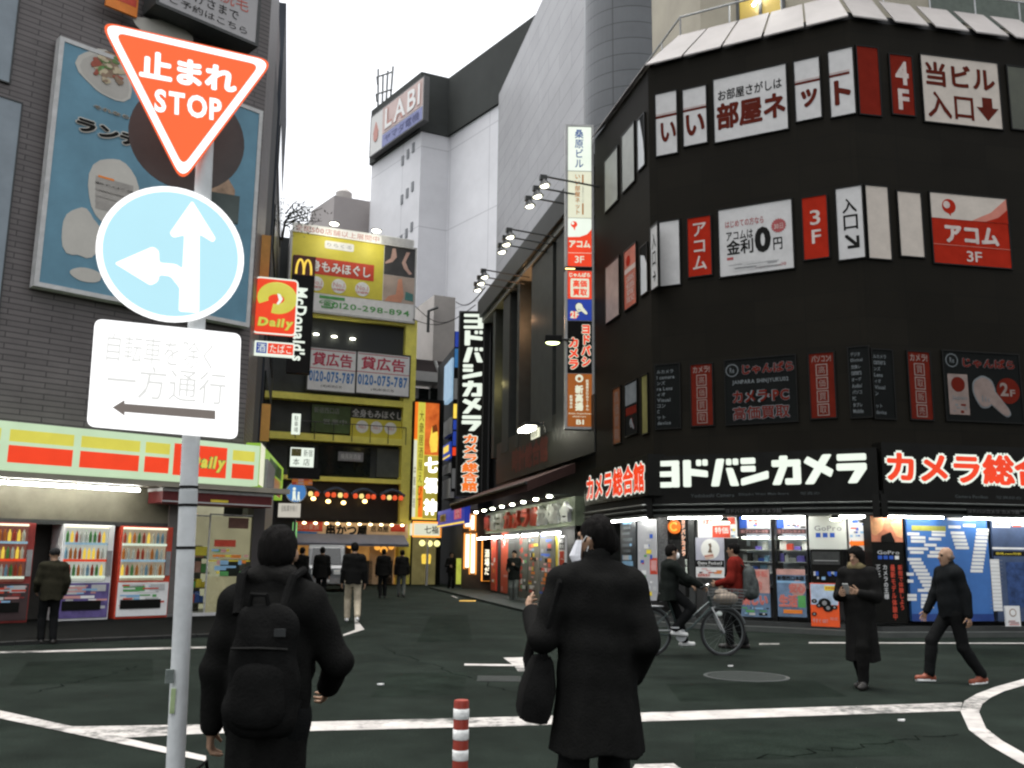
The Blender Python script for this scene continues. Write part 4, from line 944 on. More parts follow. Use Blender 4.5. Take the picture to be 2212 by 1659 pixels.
P.rect(greenp, P.q(690, 640)[0], .79, P.q(745, 640)[0], .83, z0=0, z1=.01, name='badge'); P.text('☎0120-298-894', greenp, P.q(690, 640)[0], .845, .965, .955, z=.006, bold=.02)
P2 = board('sign_strip', 'white strip with red characters along the top of the yellow billboard', 'sign', YB, 633, 479, 499, 896, white, .25, depth=.2)
P2.text('全国500店舗以上展開中', M('faded_red', (.45, .17, .15), .5), .02, .2, .70, .85)
P2.rect(lightgrey, .72, .05, .99, .95, z1=.006)
for x, y in ((722, 484), (813, 499)):
    u, z = YB.uz(x, y, 1.1); t = thing('billboard_lamp', {722: 'left lit floodlight above the yellow billboard', 813: 'right lit floodlight above the yellow billboard'}[x], 'floodlight', YB.mat(u, z, 1.1), 'floodlights above the yellow billboard')
    b = B(); b.ball((0, 0, 0), (.24, .09, .16), 12, 6); b.build('lamp_glass', bulb, t); l = bpy.data.lights.new('floodlight', 'POINT'); l.energy = 55 * GLOW; l.color = (1, .95, .8); l.shadow_soft_size = .3; lo_ = bpy.data.objects.new('floodlight_source', l); C.objects.link(lo_); lo_.parent = t; lo_.location = (0, -.5, .4); b = B(); b.tube([(0, .05, -.05), (0, .25, -.4), (0, .1, -1.0)], .03, 6); b.box(-.25, .04, -.2, .25, .1, .1); b.build('arm', darkmetal, t)
def advert(xl, yt, yb_, xr, lb):
    P = board('rental_sign', lb, 'sign', YB, xl, yt, yb_, xr, white, .1, depth=.1, frame=darkmetal, ft=.06, group='space for rent signs on the yellow framed building')
    P.rect(M('crimson_print', (.5, .05, .09), .5), .03, .04, .97, .055, z1=.006, name='line'); P.text('貸広告', MATS['crimson_print'], .08, .10, .92, .42, bold=.03); P.rect(MATS['crimson_print'], .0, .475, 1, .49, z1=.006, name='line')
    P.text('0120-075-787', M('phone_blue', (.05, .2, .5), .5), .03, .54, .97, .80, bold=.035); P.text('(株)新宿広告', ink, .28, .86, .72, .93)
advert(668, 749, 841, 769, 'white space-for-rent sign, left of the pair, partly behind the black sign'); advert(772, 759, 848, 884, 'white space-for-rent sign, right of the pair on the yellow framed building')
P = pane(yb, YB, 675, 873, 932, 757, M('green_window_film', (.07, .11, .04), .5, .4, 1), -.3, label='window with dark green printed film'); P.text('新宿西口店', grey, .05, .08, .7, .3); P.text('営業中', grey, .3, .5, .9, .7)
P = pane(yb, YB, 759, 878, 946, 880, M('dark_window_print', (.03, .035, .03), .4, .2, 1), -.3, label='window lettered in white over yellow'); P.rect(ymat, .0, .36, 1, 1, z1=.008); P.text('全身もみほぐし', lightgrey, .02, .06, .9, .32, z=.01, bold=.025)
for fx in (.20, .45, .70): P.disc(white, fx, .62, .2, .008, .014); P.text('No.1', pinkp, fx - .06, .55, fx + .06, .68, z=.018)
u0, z0, u1, z1 = YB.rect(640, 905, 908, 878, .1); b = B(); b.cyl((u0, z0, .1), (u1, z0, .1), .025, n=6)
for k in range(7): b.cyl((u0 + (u1 - u0) * k / 6, z0 - .9, .1), (u0 + (u1 - u0) * k / 6, z0, .1), .02, n=6)
b.build('balcony_rail', darkmetal, yb, YB.mat(0, 0, 0))
pane(yb, YB, 690, 962, 1024, 800, darkglass, -.4); pane(yb, YB, 815, 968, 1030, 876, M('grey_pane', (.09, .10, .095), .4, .3, 1), -.4)
P = pane(yb, YB, 731, 975, 995, 785, grey, -.2, name='window_sign'); P.text('焼鳥居酒屋', white, .1, .2, .9, .8)
# lanterns and low frontage
pane(yb, YB, 600, 1038, 1120, 876, M('restaurant_dark', (.012, .011, .01), .5, .4, 1), -.3)
for k, x in enumerate((640, 700, 760, 822)):
    u0, z0, u1, z1 = YB.rect(x, 1055 + k * 2, 1064 + k * 2, x + 52, .35); b = B()
    b.tube([(u0 + (u1 - u0) * q / 8, z0 + .28 * math.sin(math.pi * q / 8), .35) for q in range(9)], .09, 6); b.build('awning_hoop', M('dark_blue_canvas', (.05, .065, .09), .8), yb, YB.mat(0, 0, 0))
lan_r, lan_y = M('red_lantern', (.85, .10, .03), .5, .2, 3, emit=1.0), M('yellow_lantern', (1., .72, .25), .5, .2, 3, emit=1.2)
first = {}
for x, kind in ((657, 0), (671, 1), (684, 0), (708, 0), (721, 0), (735, 1), (747, 0), (768, 0), (781, 1), (795, 0), (807, 0), (828, 0), (841, 1), (853, 0), (866, 0)):
    u, z = YB.uz(x, 1066 + (x - 657) * .048, .5); w = YB.mat(u, z, .5)
    lb = ('small round red paper lantern in the row above the lamp-lit restaurant sign', 'small round yellow paper lantern in the row above the lamp-lit restaurant sign')[kind]
    if kind in first: copies(first[kind], [w]); continue
    t = thing('paper_lantern', lb, 'lantern', w, ('red lanterns in the row', 'yellow lanterns in the row')[kind]); first[kind] = t
    b = B(); b.ball((0, 0, 0), (.125, .14, .125), 12, 8); b.build('shade', (lan_r, lan_y)[kind], t, smooth=True); b = B(); b.cyl((0, .12, 0), (0, .16, 0), .06, n=10); b.cyl((0, -.16, 0), (0, -.12, 0), .06, n=10); b.build('cap', black, t)
for x, y in ((677, 1077), (709, 1083), (742, 1086), (788, 1083)):
    u, z = YB.uz(x, y, .2); b = B(); b.ball((0, 0, 0), (.13, .1, .09), 10, 6); b.build('bulb', warmbulb, yb, YB.mat(u, z, .2))
SBm = M('lamp_lit_board', (.75, .55, .34), .6, .35, .6)
P = board('restaurant_sign', 'long lamp-lit restaurant sign with black characters at the foot of the yellow framed building', 'shop sign', YB, 636, 1126, 1158, 882, SBm, .35, depth=.2)
P.rect(redp, .0, .0, .24, .65, z1=.01); P.poly(M('sign_blue', (.05, .2, .5), .5), [(.0, .65), (.2, .7), (.17, .95), (.0, 1)], .0, .012, 'panel'); P.text('北の家族', cream, .03, .15, .21, .55, z=.016)
P.text('串かつ屋', ink, .27, .12, .63, .9, bold=.05); P.text('居酒屋', ink, .66, .15, .82, .6, bold=.03); P.rect(redp, .84, .05, .97, .55, z1=.01)
pt_ = None
for k in range(10):
    f = .07 + k * .095; w = WM[P.o] @ Matrix.Translation((f * P.w, P.h * .92, .35))
    if k: copies(pt_, [w]); continue
    pt_ = t = thing('sign_lamp', 'small bright lamp on a bent arm over the restaurant sign', 'lamp', w, 'row of lamps over the restaurant sign')
    b = B(); b.ball((0, -.02, 0), (.10, .06, .07), 8, 6); b.build('bulb', M('sign_bulb', (1., .72, .36), .3, .02, 2, emit=9), t); b = B(); b.tube([(0, .0, 0), (0, .12, -.05), (0, .12, -.3)], .02, 5); b.build('arm', darkmetal, t)
u0, z0, u1, z1 = YB.rect(636, 1160, 1172, 884, 1.2); b = B(); b.raw([(u0, z0, 1.2), (u1, z0, 1.2), (u1, z1 + .35, .1), (u0, z1 + .35, .1), (u0, z0 - .12, 1.2), (u1, z0 - .12, 1.2), (u1, z1 + .2, .1), (u0, z1 + .2, .1)], [(0, 1, 2, 3), (4, 7, 6, 5), (0, 4, 5, 1), (1, 5, 6, 2), (2, 6, 7, 3), (3, 7, 4, 0)])
b.build('awning', M('grey_blue_awning', (.13, .14, .17), .7, .2, 1), yb, YB.mat(0, 0, 0))
warmint = M('warm_lit_interior', (.8, .36, .10), .6, .45, 1.6, emit=.35)
u0, z0, u1, z1 = YB.rect(636, 1174, 1256, 880, -.55); slab(yb, YB, u0, u1, 0.02, z1, -.55, warmint, 'shopfront', .04)
for k in range(8):
    x = u0 + (u1 - u0) * (k + .2) / 8; slab(yb, YB, x, x + .5 + .4 * (k % 3), 0.02, z1 * (.6 + .35 * (k % 2)), -.45, (ywall, SBm, black, M('brown_door', (.09, .05, .03), .6))[k % 4], 'door_panel', .06)
for x, y, r_ in ((757, 1176, .22), (829, 1188, .2), (845, 1181, .16), (815, 1182, .16), (690, 1182, .1), (703, 1183, .1), (672, 1184, .1)):
    u, z = YB.uz(x, y, .6); b = B(); b.ball((0, 0, 0), (r_, r_ * .95, r_), 10, 8); b.build('lantern', M('orange_lantern', (1., .38, .06), .5, .3, 3, emit=1.3) if r_ > .12 else warmbulb, yb, YB.mat(u, z, .6), smooth=True)
# ---------------------------------------------------------------- golden vertical restaurant sign and its entrance
GF = Face((-4.9, 49.2), 66)
P = board('restaurant_sign', 'tall glowing gold and orange upright sign with big white characters', 'shop sign', GF, 897, 868, 1122, 946, lgold, .0, depth=.5, frame=black, ft=.05)
P.rect(lorange, .0, .0, .13, .32, z1=.006); P.rect(lyellow, .14, .0, .42, .98, z1=.006); P.rect(M('backlit_flame', (.9, .16, .03), .4, .5, 1.2, emit=.9), .43, .0, 1, .45, z1=.006, name='picture'); P.rect(M('backlit_olive', (.45, .38, .06), .4, .2, 1, emit=.8), .43, .455, 1, .99, z1=.006); P.rect(lorange, .24, .72, .42, .98, z0=.006, z1=.010); P.rect(lcream, .0, .33, .13, .98, z1=.006)
P.poly(lgold, [(.72, .20), (.90, .18), (.98, .30), (.95, .42), (.70, .43), (.62, .34)], .006, .014, 'picture'); P.poly(M('backlit_brown_dark', (.35, .08, .02), .4, emit=.5), [(.72, .20), (.90, .18), (.97, .24), (.74, .26)], .014, .02, 'picture')
P.text('大衆居酒屋えびす', M('brown_ink', (.20, .09, .02), .5), .19, .07, .38, .90, z=.012, vert=True); P.text('中華料理', MATS['brown_ink'], .02, .55, .11, .9, z=.012, vert=True)
glow = M('glowing_letter', (1., .98, .92), .3, .02, 2, emit=3.)
for ch, a, c in (('七', .47, .60), ('福', .645, .775), ('神', .825, .96)): P.text(ch, glow, .46, a, .98, c, z=.02, bold=.05, ext=.06)
P = board('box_sign', 'lit yellow box sign edged with orange neon over the entrance below the gold sign', 'shop sign', GF, 895, 1130, 1156, 950, lcream, .5, depth=.7)
P.text('七福', ink, .40, .2, .95, .85, bold=.02)
b = B()
for k in range(3): b.tube([(-.02 - .03 * k, -.02 - .03 * k, .02 * k - .04), (P.w + .02 + .03 * k, -.02 - .03 * k, .02 * k - .04), (P.w + .02 + .03 * k, P.h + .02 + .03 * k, .02 * k - .04), (-.02 - .03 * k, P.h + .02 + .03 * k, .02 * k - .04)], .018, 6, True)
b.build('neon_tube', neonorange, P.o)
ent = thing('restaurant', 'lit narrow restaurant entrance below the gold sign', 'building', tuple(GF.at(GF.uz(897, 1000)[0])))
u0, z0, u1, z1 = GF.rect(896, 860, 1250, 955, -.6); slab(ent, GF, u0, u1, 0, GF.uz(920, 862, -.6)[1], -.6, black, 'wall', 4)
slab(ent, GF, u0 + .1, u1 - .3, 0.02, GF.uz(920, 1160, -.5)[1], -.5, M('olive_lit_interior', (.35, .30, .12), .6, .4, 1.5, emit=.3), 'shopfront', .05)
for k, (x, y) in enumerate(((912, 1173), (928, 1174), (944, 1174))):
    u, z = GF.uz(x, y, .3); t = thing('round_lamp', ('left round yellow lamp over the restaurant entrance', 'middle round yellow lamp over the restaurant entrance', 'right round yellow lamp over the restaurant entrance')[k], 'lamp', GF.mat(u, z, .3), 'round yellow lamps at the entrance')
    b = B(); b.ball((0, 0, 0), .16, 12, 8); b.build('globe', M('yellow_globe', (1., .9, .35), .4, .1, 2, emit=1.6), t, smooth=True); b = B(); b.cyl((0, .15, 0), (0, .5, 0), .015, n=6); b.build('cord', black, t)
for x in (916, 925):
    u, z = GF.uz(x, 1214, .2); b = B(); b.lathe([(.01, 0), (.12, .02), (.15, .4), (.1, .5), (.01, .5)], 10); b.build('table_lamp', lgold, ent, GF.mat(u, z - .1, .2) @ Matrix.Rotation(-math.pi / 2, 4, 'X'))
slab(ent, GF, GF.uz(918, 1200)[0] - .05, GF.uz(918, 1200)[0] + .05, 0, 2.3, .4, lightgrey, 'post', .1)
# low pale buildings between the gold sign and the black sign
HF = Face((-3.5, 60), 66)
def at_building(name, label, face, xl, yt, xr, depth, mat, z0=0):
    u0 = face.uz(xl, yt)[0]; u1 = face.uz(xr, yt)[0]; z1 = face.uz((xl + xr) / 2, yt)[1]; return simple_building(name, label, face, u0, u1, depth, z1, mat)
pale = M('pale_render', (.42, .39, .36), .7, .15, .5)
h1 = at_building('pale_building', 'narrow pale building rising behind the gold sign, with a grey chimney pipe', HF, 938, 640, 984, 6, pale)
at_building('pale_building', 'low pale building with a sloping top right of the yellow billboard', Face((-4.5, 64), 66), 893, 690, 945, 6, M('greyer_render', (.34, .31, .30), .7, .2, .5))
u, z = HF.uz(926, 665, .5); b = B(); b.tube([(u + .6, z + .1, .5), (u, z - .2, .5), (u, z - 1.6, .5)], .10, 8); b.build('pipe', darkmetal, h1, HF.mat(0, 0, 0))
cn = thing('roof_canopy', 'white low roof edge above dark windows behind the gold sign', 'building', tuple(HF.at(HF.uz(895, 800)[0])))
u0, z0, u1, z1 = HF.rect(895, 800, 821, 958, 1.5); slab(cn, HF, u0, u1, z0, z1, 1.5, M('white_canopy', (.55, .54, .52), .6, .1, 1), 'fascia', 2.0)
u0, z0, u1, z1 = HF.rect(895, 775, 802, 958, .8); slab(cn, HF, u0, u1, z0, z1, .8, tiled('brown_roof_tile', (.16, .13, .11), (.05, .04, .04), .5, .3, .03, .5, .8, .3), 'roof', 1.0)
u0, z0, u1, z1 = HF.rect(900, 835, 868, 958, 1.0); slab(cn, HF, u0, u1, 0, z1, .6, M('white_frame_wall', (.5, .49, .47), .6), 'wall', 1.0)
for xa, xb in ((905, 926), (930, 952)): pane(cn, HF, xa, 838, 866, xb, darkglass, .65)
b = B(); u0, z0 = HF.uz(940, 780, 2); u1, z1 = HF.uz(951, 812, 2); b.cyl((u0, z0, 2), (u1, z1, 2), .10, n=8); b.build('white_pipe', white, cn, HF.mat(0, 0, 0))

# ---------------------------------------------------------------- big white department store and the grey apartment block far behind
r_ = ray(910, 300); k_ = 76 / r_.y; c1 = (r_.x * k_, 76)
LA1 = Face(c1, 144.2); LA2 = Face(c1, 65)
w2 = LA2.uz(970, 285)[0]; c2 = LA2.at(w2); LA3 = Face((c2.x, c2.y), 144.2)
ua = LA1.uz(797, 500)[0]; ub = LA3.uz(1180, 300)[0]
zw = LA1.at(0); ztop = LA2.uz(916, 285)[1]; zband = LA2.uz(918, 158)[1]
la = thing('department_store', 'big white windowless department store with a dark grey top far behind', 'building', (c1[0], c1[1], 0))
A0, A3 = LA1.at(ua), LA3.at(ub); back = (c2.x + 25, c2.y + 50)
panelw = tiled('white_cladding', (.74, .74, .76), (.54, .54, .56), 6, 7.2, .05, 0, .5, .02, nscale=.08, jointbump=.1)
foot = [tuple(A0[:2]), c1, (c2.x, c2.y), tuple(A3[:2]), (A3.x + 25, A3.y + 60), (A0.x + 30, A0.y + 45)]
b = B(); block(b, foot, 0, ztop); bbuild(la, b, 'wall', panelw)
def offs(pts, d): c = Vector((sum(p[0] for p in pts) / len(pts), sum(p[1] for p in pts) / len(pts))); return [tuple(Vector(p) + (Vector(p) - c).normalized() * d) for p in pts]
b = B(); block(b, offs(foot, .25), ztop + .02, zband); bbuild(la, b, 'top_band', M('dark_grey_band', (.058, .062, .059), .7, .15, .2, .05))
for yr in ((316, 345), (400, 428), (487, 511)):
    for k in range(3):
        x = 867 + k * 11.5 - (yr[0] - 316) * .02; yt = yr[0] + 30 - k * 14 - 8
        pane(la, LA1, x, yt, yt + 20, x + 4.2, M('slit_window', (.16, .17, .18), .4, .1, 1), .06, depth=.1)
P = board('rooftop_sign', 'rooftop sign with faded red letters over a blue strip on the white department store', 'shop sign', LA1, 802, 254, 336, 912, M('sign_white', (.62, .62, .60), .5, .05, 1), .8, depth=.5, frame=M('sign_frame', (.10, .10, .10), .6), ft=.10)
fr_ = M('faded_sign_red', (.52, .26, .22), .6, .1, .6)
P.rect(M('faded_sign_blue', (.20, .22, .42), .5, .1, .5), .25, .69, .99, .99, z1=.03); P.rect(M('sign_pink', (.55, .42, .39), .5, .1, .5), .245, .02, .99, .66, z1=.03); P.text('LABI', fr_, .29, .08, .96, .60, z=.06, bold=.09); P.text('LABI', white, .30, .09, .95, .59, z=.08, bold=.02)
P.disc(fr_, .115, .58, .14, .0, .05, sx=.8); P.poly(fr_, [(.06, .5), (.11, .22), (.17, .5)], .0, .051, 'emblem'); P.text('ヤマダ電機', M('dark_blue', (.04, .05, .16), .5), .3, .74, .94, .94, z=.05)
an = thing('antenna_frame', 'thin steel antenna frame on the roof behind the rooftop sign', 'antenna', tuple(LA1.at(ua + 2, -6, zband)))
b = B(); x0, x1 = LA1.uz(815, 200, -6)[0], LA1.uz(847, 200, -6)[0]; zb, zt = LA1.uz(830, 232, -6)[1], LA1.uz(815, 172, -6)[1]
for f in (0, .35, .66, 1): b.cyl((x0 + (x1 - x0) * (f * .8 + .1), zb, -6), (x0 + (x1 - x0) * f, zt + 1.2 * (f in (0,)), -6), .12, n=6)
for f in (.35, .85): b.tube([(x0, zb + (zt - zb) * f, -6), (x0 + (x1 - x0) * .5, zb + (zt - zb) * f - .2, -5), (x1, zb + (zt - zb) * f, -6)], .10, 6)
b.build('frame', M('antenna_steel', (.25, .26, .26), .5), an, LA1.mat(0, 0, 0))
AP = Face((-14, 84), 66); AQ = Face(tuple(AP.at(AP.uz(722, 430)[0])[:2]), 144.2)
az0 = AP.uz(770, 430)[1]; ap = thing('apartment_block', 'plain grey beige block with a water tank on its roof, far behind the yellow building', 'building', tuple(AP.at(AP.uz(722, 430)[0])))
q0 = AQ.at(AQ.uz(672, 470)[0]); q1 = AQ.at(0); q2 = AP.at(AP.uz(820, 450)[0]); b = B(); block(b, [tuple(q0[:2]), tuple(q1[:2]), tuple(q2[:2]), (q2.x - 6, q2.y + 18), (q0.x - 4, q0.y + 14)], 0, az0)
bbuild(ap, b, 'wall', M('beige_render', (.36, .33, .32), .7, .1, .2))
u0, u1 = AP.uz(730, 420, -3)[0], AP.uz(766, 420, -3)[0]; b = B(); zt = AP.uz(748, 402, -3)[1]; b.lathe([(.1, az0 - .5), ((u1 - u0) / 2, az0 - .5), ((u1 - u0) / 2, zt - .4), ((u1 - u0) / 2 - .4, zt), (.1, zt)], 16, ((u0 + u1) / 2, 0))
o = b.build('water_tank', M('tank_grey', (.38, .36, .34), .6, .1, .5), ap, Matrix.Translation(AP.at(0, -4)) @ Matrix.Rotation(math.atan2(AP.d.y, AP.d.x), 4, 'Z'))
u0, z0, u1, z1 = AP.rect(821, 450, 520, 832, .3); slab(ap, AP, u0, u1, 0, z1, .3, M('pale_blue_panel', (.25, .36, .5), .5), 'side_panel', 2)

# ---------------------------------------------------------------- right side of the street
CB = ground(1908, 1375)
CF = Face((CB.x, CB.y), 118.3)
ua_ = CF.uz(1412, 1020)[0]; CA = CF.at(ua_)
ST = Face((CA.x, CA.y), 167); RF = Face((CB.x, CB.y), 79)
uE = ST.uz(1287, 1000)[0]
def miter(off):
    def inter(f, g):
        p, d1 = f.p + f.n * off, f.d; q, d2 = g.p + g.n * off, g.d; den = d1.x * d2.y - d1.y * d2.x
        t = ((q.x - p.x) * d2.y - (q.y - p.y) * d2.x) / den; return (p.x + d1.x * t, p.y + d1.y * t)
    return [tuple(ST.at(uE, off)[:2]), inter(ST, CF), inter(CF, RF), tuple(RF.at(16, off)[:2])]
blk = tiled('black_facade', (.0118, .0104, .0075), (.009, .0085, .0065), 1.15, .62, .012, 0, .6, .10, .05, nscale=.35, jointbump=.1)
db = thing('camera_shop_building', 'black chamfered corner building with poster windows and a bright shop at its foot', 'building', (CB.x, CB.y, 0))
back = [tuple(RF.at(16, -12)[:2]), tuple(ST.at(uE, -14)[:2])]
ZW, ZT = 2.5, CF.uz(1600, 98)[1]
b = B(); block(b, miter(0) + back, ZW, ZT); bbuild(db, b, 'wall', blk)
b = B(); block(b, miter(-1.5) + back, 0, ZW); bbuild(db, b, 'shop_back_wall', M('shop_back', (.10, .10, .10), .7, .3, 1))
pl = B(); block(pl, miter(0.0) + back, 0.0, .20); bbuild(db, pl, 'plinth', M('dark_plinth', (.03, .032, .03), .6, .3, 2))
# sloping pale roof skirt in panels
m0, m1 = miter(.12), miter(-1.05); zt1 = CF.uz(1610, 43, -1.05)[1]
b = B()
for i in range(3):
    a0, a1, c0, c1 = Vector(m0[i]), Vector(m0[i + 1]), Vector(m1[i]), Vector(m1[i + 1]); n = max(1, round((a1 - a0).length / 1.05))
    for k in range(n):
        f0, f1 = k / n + .006, (k + 1) / n - .006
        q = [a0.lerp(a1, f0), a0.lerp(a1, f1), c0.lerp(c1, f1), c0.lerp(c1, f0)]
        b.raw([(q[0].x, q[0].y, ZT), (q[1].x, q[1].y, ZT), (q[2].x, q[2].y, zt1), (q[3].x, q[3].y, zt1), (q[0].x, q[0].y, ZT + .04), (q[1].x, q[1].y, ZT + .04), (q[2].x, q[2].y, zt1 + .04), (q[3].x, q[3].y, zt1 + .04)], [(0, 1, 2, 3), (4, 7, 6, 5), (0, 4, 5, 1), (1, 5, 6, 2), (2, 6, 7, 3), (3, 7, 4, 0)])
bbuild(db, b, 'roof_skirt', M('pale_roof_panel', (.215, .20, .19), .6, .15, .7))
b = B(); block(b, miter(-.25) + back, ZT - .05, ZT + .35); bbuild(db, b, 'roof_slab', M('joint_dark', (.05, .05, .05), .8))
b = B(); block(b, miter(-1.9) + back, ZT + .3, zt1 + 4.2); bbuild(db, b, 'penthouse', M('penthouse_render', (.34, .31, .24), .7, .15, .6))
for xl, xr, mt in ((1598, 1690, M('penthouse_window_lit', (.8, .55, .12), .5, .4, 1.5, emit=.6)),):
    u0 = CF.uz(xl, 30, -1.85)[0]; u1 = CF.uz(xr, 10, -1.85)[0]; slab(db, CF, u0, u1, zt1 + .5, zt1 + 2.6, -1.85, mt, 'penthouse_window', .04)
    b = B(); b.box(u0 - .08, zt1 + .4, -1.84, u0, zt1 + 2.7, -1.78); b.box(u1, zt1 + .4, -1.84, u1 + .08, zt1 + 2.7, -1.78); b.box((u0 + u1) / 2 - .04, zt1 + .4, -1.84, (u0 + u1) / 2 + .04, zt1 + 2.7, -1.78); b.build('window_frame', darkmetal, db, CF.mat(0, 0, 0))
    b = B(); b.cyl((u0 + .4, zt1 + .75, -1.7), (u0 + 1.0, zt1 + 1.5, -1.7), .035); b.build('tube_light', tube, db, CF.mat(0, 0, 0))
u0, u1 = RF.uz(2010, 10, -1.85)[0], RF.uz(2060, 10, -1.85)[0]; slab(db, RF, u0, u1 + 6, zt1 + .3, zt1 + 1.1, -1.85, M('green_grey_band', (.09, .11, .09), .6), 'wall_band', .04)
b = B()
for i in range(3):
    a0, a1 = Vector(miter(-1.15)[i] + (zt1 + .62,)), Vector(miter(-1.15)[i + 1] + (zt1 + .62,)); b.cyl(a0, a1, .03, n=6); n = max(2, round((a1 - a0).length / 1.3))
    for k in range(n + 1): p = a0.lerp(a1, k / n); b.cyl((p.x, p.y, zt1 + .1), p, .022, n=6)
bbuild(db, b, 'roof_railing', steel)
# the windows of the upper floors, covered with printed film
def win(face, *a, mat=offwhite, label=None): return pane(db, face, *a, mat, .03, depth=.05, label=label, frame=blackgloss)
stripe = lambda P, x1=1: (P.rect(maroon, 0 if x1 == 1 else .0, .36, x1, .40, z1=.004, name='stripe'), P.rect(M('thin_maroon', (.35, .2, .17), .5), 0, .335, x1, .345, z1=.004, name='stripe'))
P = win(CF, 1416, 205, 338, 1462); stripe(P); P.text('い', maroon, .22, .48, .96, .80, bold=.04)
P = win(CF, 1475, 195, 317, 1526); stripe(P); P.text('い', maroon, .10, .46, .92, .84, bold=.04)
P = win(CF, 1541, 173, 309, 1701); P.text('お部屋さがしは', ink, .06, .19, .94, .36, bold=.02); P.text('部屋ネ', maroon, .03, .40, .98, .82, bold=.045)
P = win(CF, 1715, 134, 264, 1772); stripe(P); P.text('ッ', maroon, .22, .50, .88, .80, bold=.05)
P = win(CF, 1789, 113, 255, 1845); stripe(P, .84); P.text('ト', maroon, .16, .46, .86, .84, bold=.05)
win(RF, 1850, 99, 244, 1899, mat=darkred, label='plain dark red window')
P = win(RF, 1921, 117, 244, 1972, mat=darkred); P.text('4', M('dim_pink_white', (.5, .42, .38), .5), .22, .10, .82, .50, bold=.03); P.text('F', MATS['dim_pink_white'], .28, .57, .78, .92, bold=.03)
P = win(RF, 1988, 117, 260, 2158, mat=cream); P.text('当ビル', maroon, .05, .09, .95, .46, bold=.035); P.text('入口', maroon, .05, .54, .64, .93, bold=.025)
P.poly(maroon, [(.76, .55), (.89, .55), (.89, .70), (.97, .70), (.82, .90), (.68, .70), (.76, .70)], 0, .005, 'arrow')
win(RF, 2175, 142, 276, 2330, mat=M('dim_green_glass', (.045, .05, .03), .3, .4, 1), label='unlit greenish window')
win(CF, 1424, 481, 619, 1468, label='plain white window beside the red lettered one')
P = win(CF, 1485, 473, 599, 1536, mat=red); wc = MATS['dim_pink_white']
P.text('アコム', wc, .20, .10, .80, .90, vert=True, bold=.02)
P = win(CF, 1552, 455, 599, 1713); P.text('はじめての方なら', M('print_crimson', (.32, .06, .06), .5), .09, .18, .62, .29, bold=.015); P.text('アコムは', ink, .10, .35, .47, .48, bold=.02); P.text('金利', ink, .10, .48, .47, .70, bold=.03); P.text('0', ink, .49, .34, .71, .72, bold=.05); P.text('円', ink, .74, .53, .86, .71, bold=.02)
pts = []
for k in range(36): a = k * math.pi / 18; r_ = .105 if k % 2 else .088; pts.append((.82 + r_ * math.cos(a), .36 + r_ * P.w / P.h * math.sin(a)))
P.poly(MATS['print_crimson'], pts, 0, .005, 'burst'); P.text('30日', MATS['dim_pink_white'], .76, .33, .88, .41, z=.008); P.rect(MATS['print_crimson'], .10, .73, .19, .77, z1=.004, name='badge')
P.clutter([grey, lightgrey], 16, 2, .10, .79, .85, .95, rows=6, lo=.2, hi=.7); P.text('0120-07-1000', MATS['print_crimson'], .48, .90, .90, .945)
P = win(CF, 1732, 429, 562, 1788, mat=red); P.text('3', wc, .30, .22, .72, .46); P.text('F', wc, .34, .54, .72, .76)
P = win(CF, 1805, 409, 563, 1865); P.text('入', ink, .22, .16, .78, .36, bold=.02); P.text('口', ink, .24, .39, .80, .60, bold=.02); P.text('↘', ink, .26, .66, .82, .86, bold=.03)
win(RF, 1869, 400, 556, 1921, mat=cream, label='plain cream window next to the corner'); win(RF, 1938, 413, 551, 1992, mat=cream)
P = win(RF, 2008, 415, 566, 2178, mat=red); P.rect(cream, 0, 0, 1, .36, z1=.004); P.poly(M('print_salmon', (.50, .17, .12), .5, .15, 2), [(1, 0), (1, .36), (.52, .36), (.78, .22)], .004, .007, 'swoosh'); P.poly(red, [(1, .16), (1, .36), (.70, .36), (.88, .28)], .007, .010, 'swoosh')
P.disc(red, .235, .18, .105, .004, .008); P.disc(wc, .205, .16, .052, .008, .010); P.poly(red, [(.19, .24), (.27, .22), (.25, .32)], .004, .0085, 'emblem'); P.text('アコム', wc, .16, .44, .86, .70, bold=.05); P.rect(MATS['print_salmon'], 0, .73, 1, .737, z1=.005, name='line'); P.text('3F', wc, .42, .80, .62, .95)
# third row: dark, unlit film with dim prints
dfilm = M('unlit_black_film', (.0085, .0095, .009), .6, .2, 1, .03); dgrey = M('dim_grey_lettering', (.15, .165, .17), .7, .2, 3, .03); dred = M('dim_red_film', (.11, .0125, .007), .7, .2, 2, .03); dpink = M('dim_pink_lettering', (.22, .17, .15), .7, .2, 3, .03)
def lines(P, rows, x0, y0, y1, wd, mat=None, seed=1):
    n = len(rows); h = (y1 - y0) / n
    for k, s in enumerate(rows): P.text(s, mat or dgrey, x0, y0 + k * h, x0 + wd * min(1, len(s) * (.16 if ord(s[0]) > 0x2000 else .085)), y0 + k * h + h * .62, bold=.02)
P = win(CF, 1416, 790, 926, 1468, mat=dfilm); lines(P, ['ルカメラ', 'l camera', 'ンズ', 'ra Lens', 'ィオ', 'Visual', 'コン', 'C', 'ット', 'device'], .05, .08, .98, 1.1)
def boxed(face, xl, yt, yb_, xr, top, chars, colr=None):
    P = win(face, xl, yt, yb_, xr, mat=colr or dred); P.text(top, dpink, .10, .03, .90, .14, bold=.03)
    for k, ch in enumerate(chars):
        y = .17 + k * .205; P.rect(dpink, .26, y, .74, y + .185, z1=.004, name='field'); P.rect(dred, .30, y + .016, .70, y + .169, z0=.003, z1=.006, name='field'); P.text(ch, dpink, .36, y + .035, .64, y + .15, z=.008)
    return P
boxed(CF, 1492, 789, 920, 1539, 'カメラ!', '高価買取'); boxed(CF, 1747, 765, 904, 1803, 'パソコン!', '高価買取'); boxed(RF, 1960, 759, 904, 2011, 'カメラ!', '買取販売')
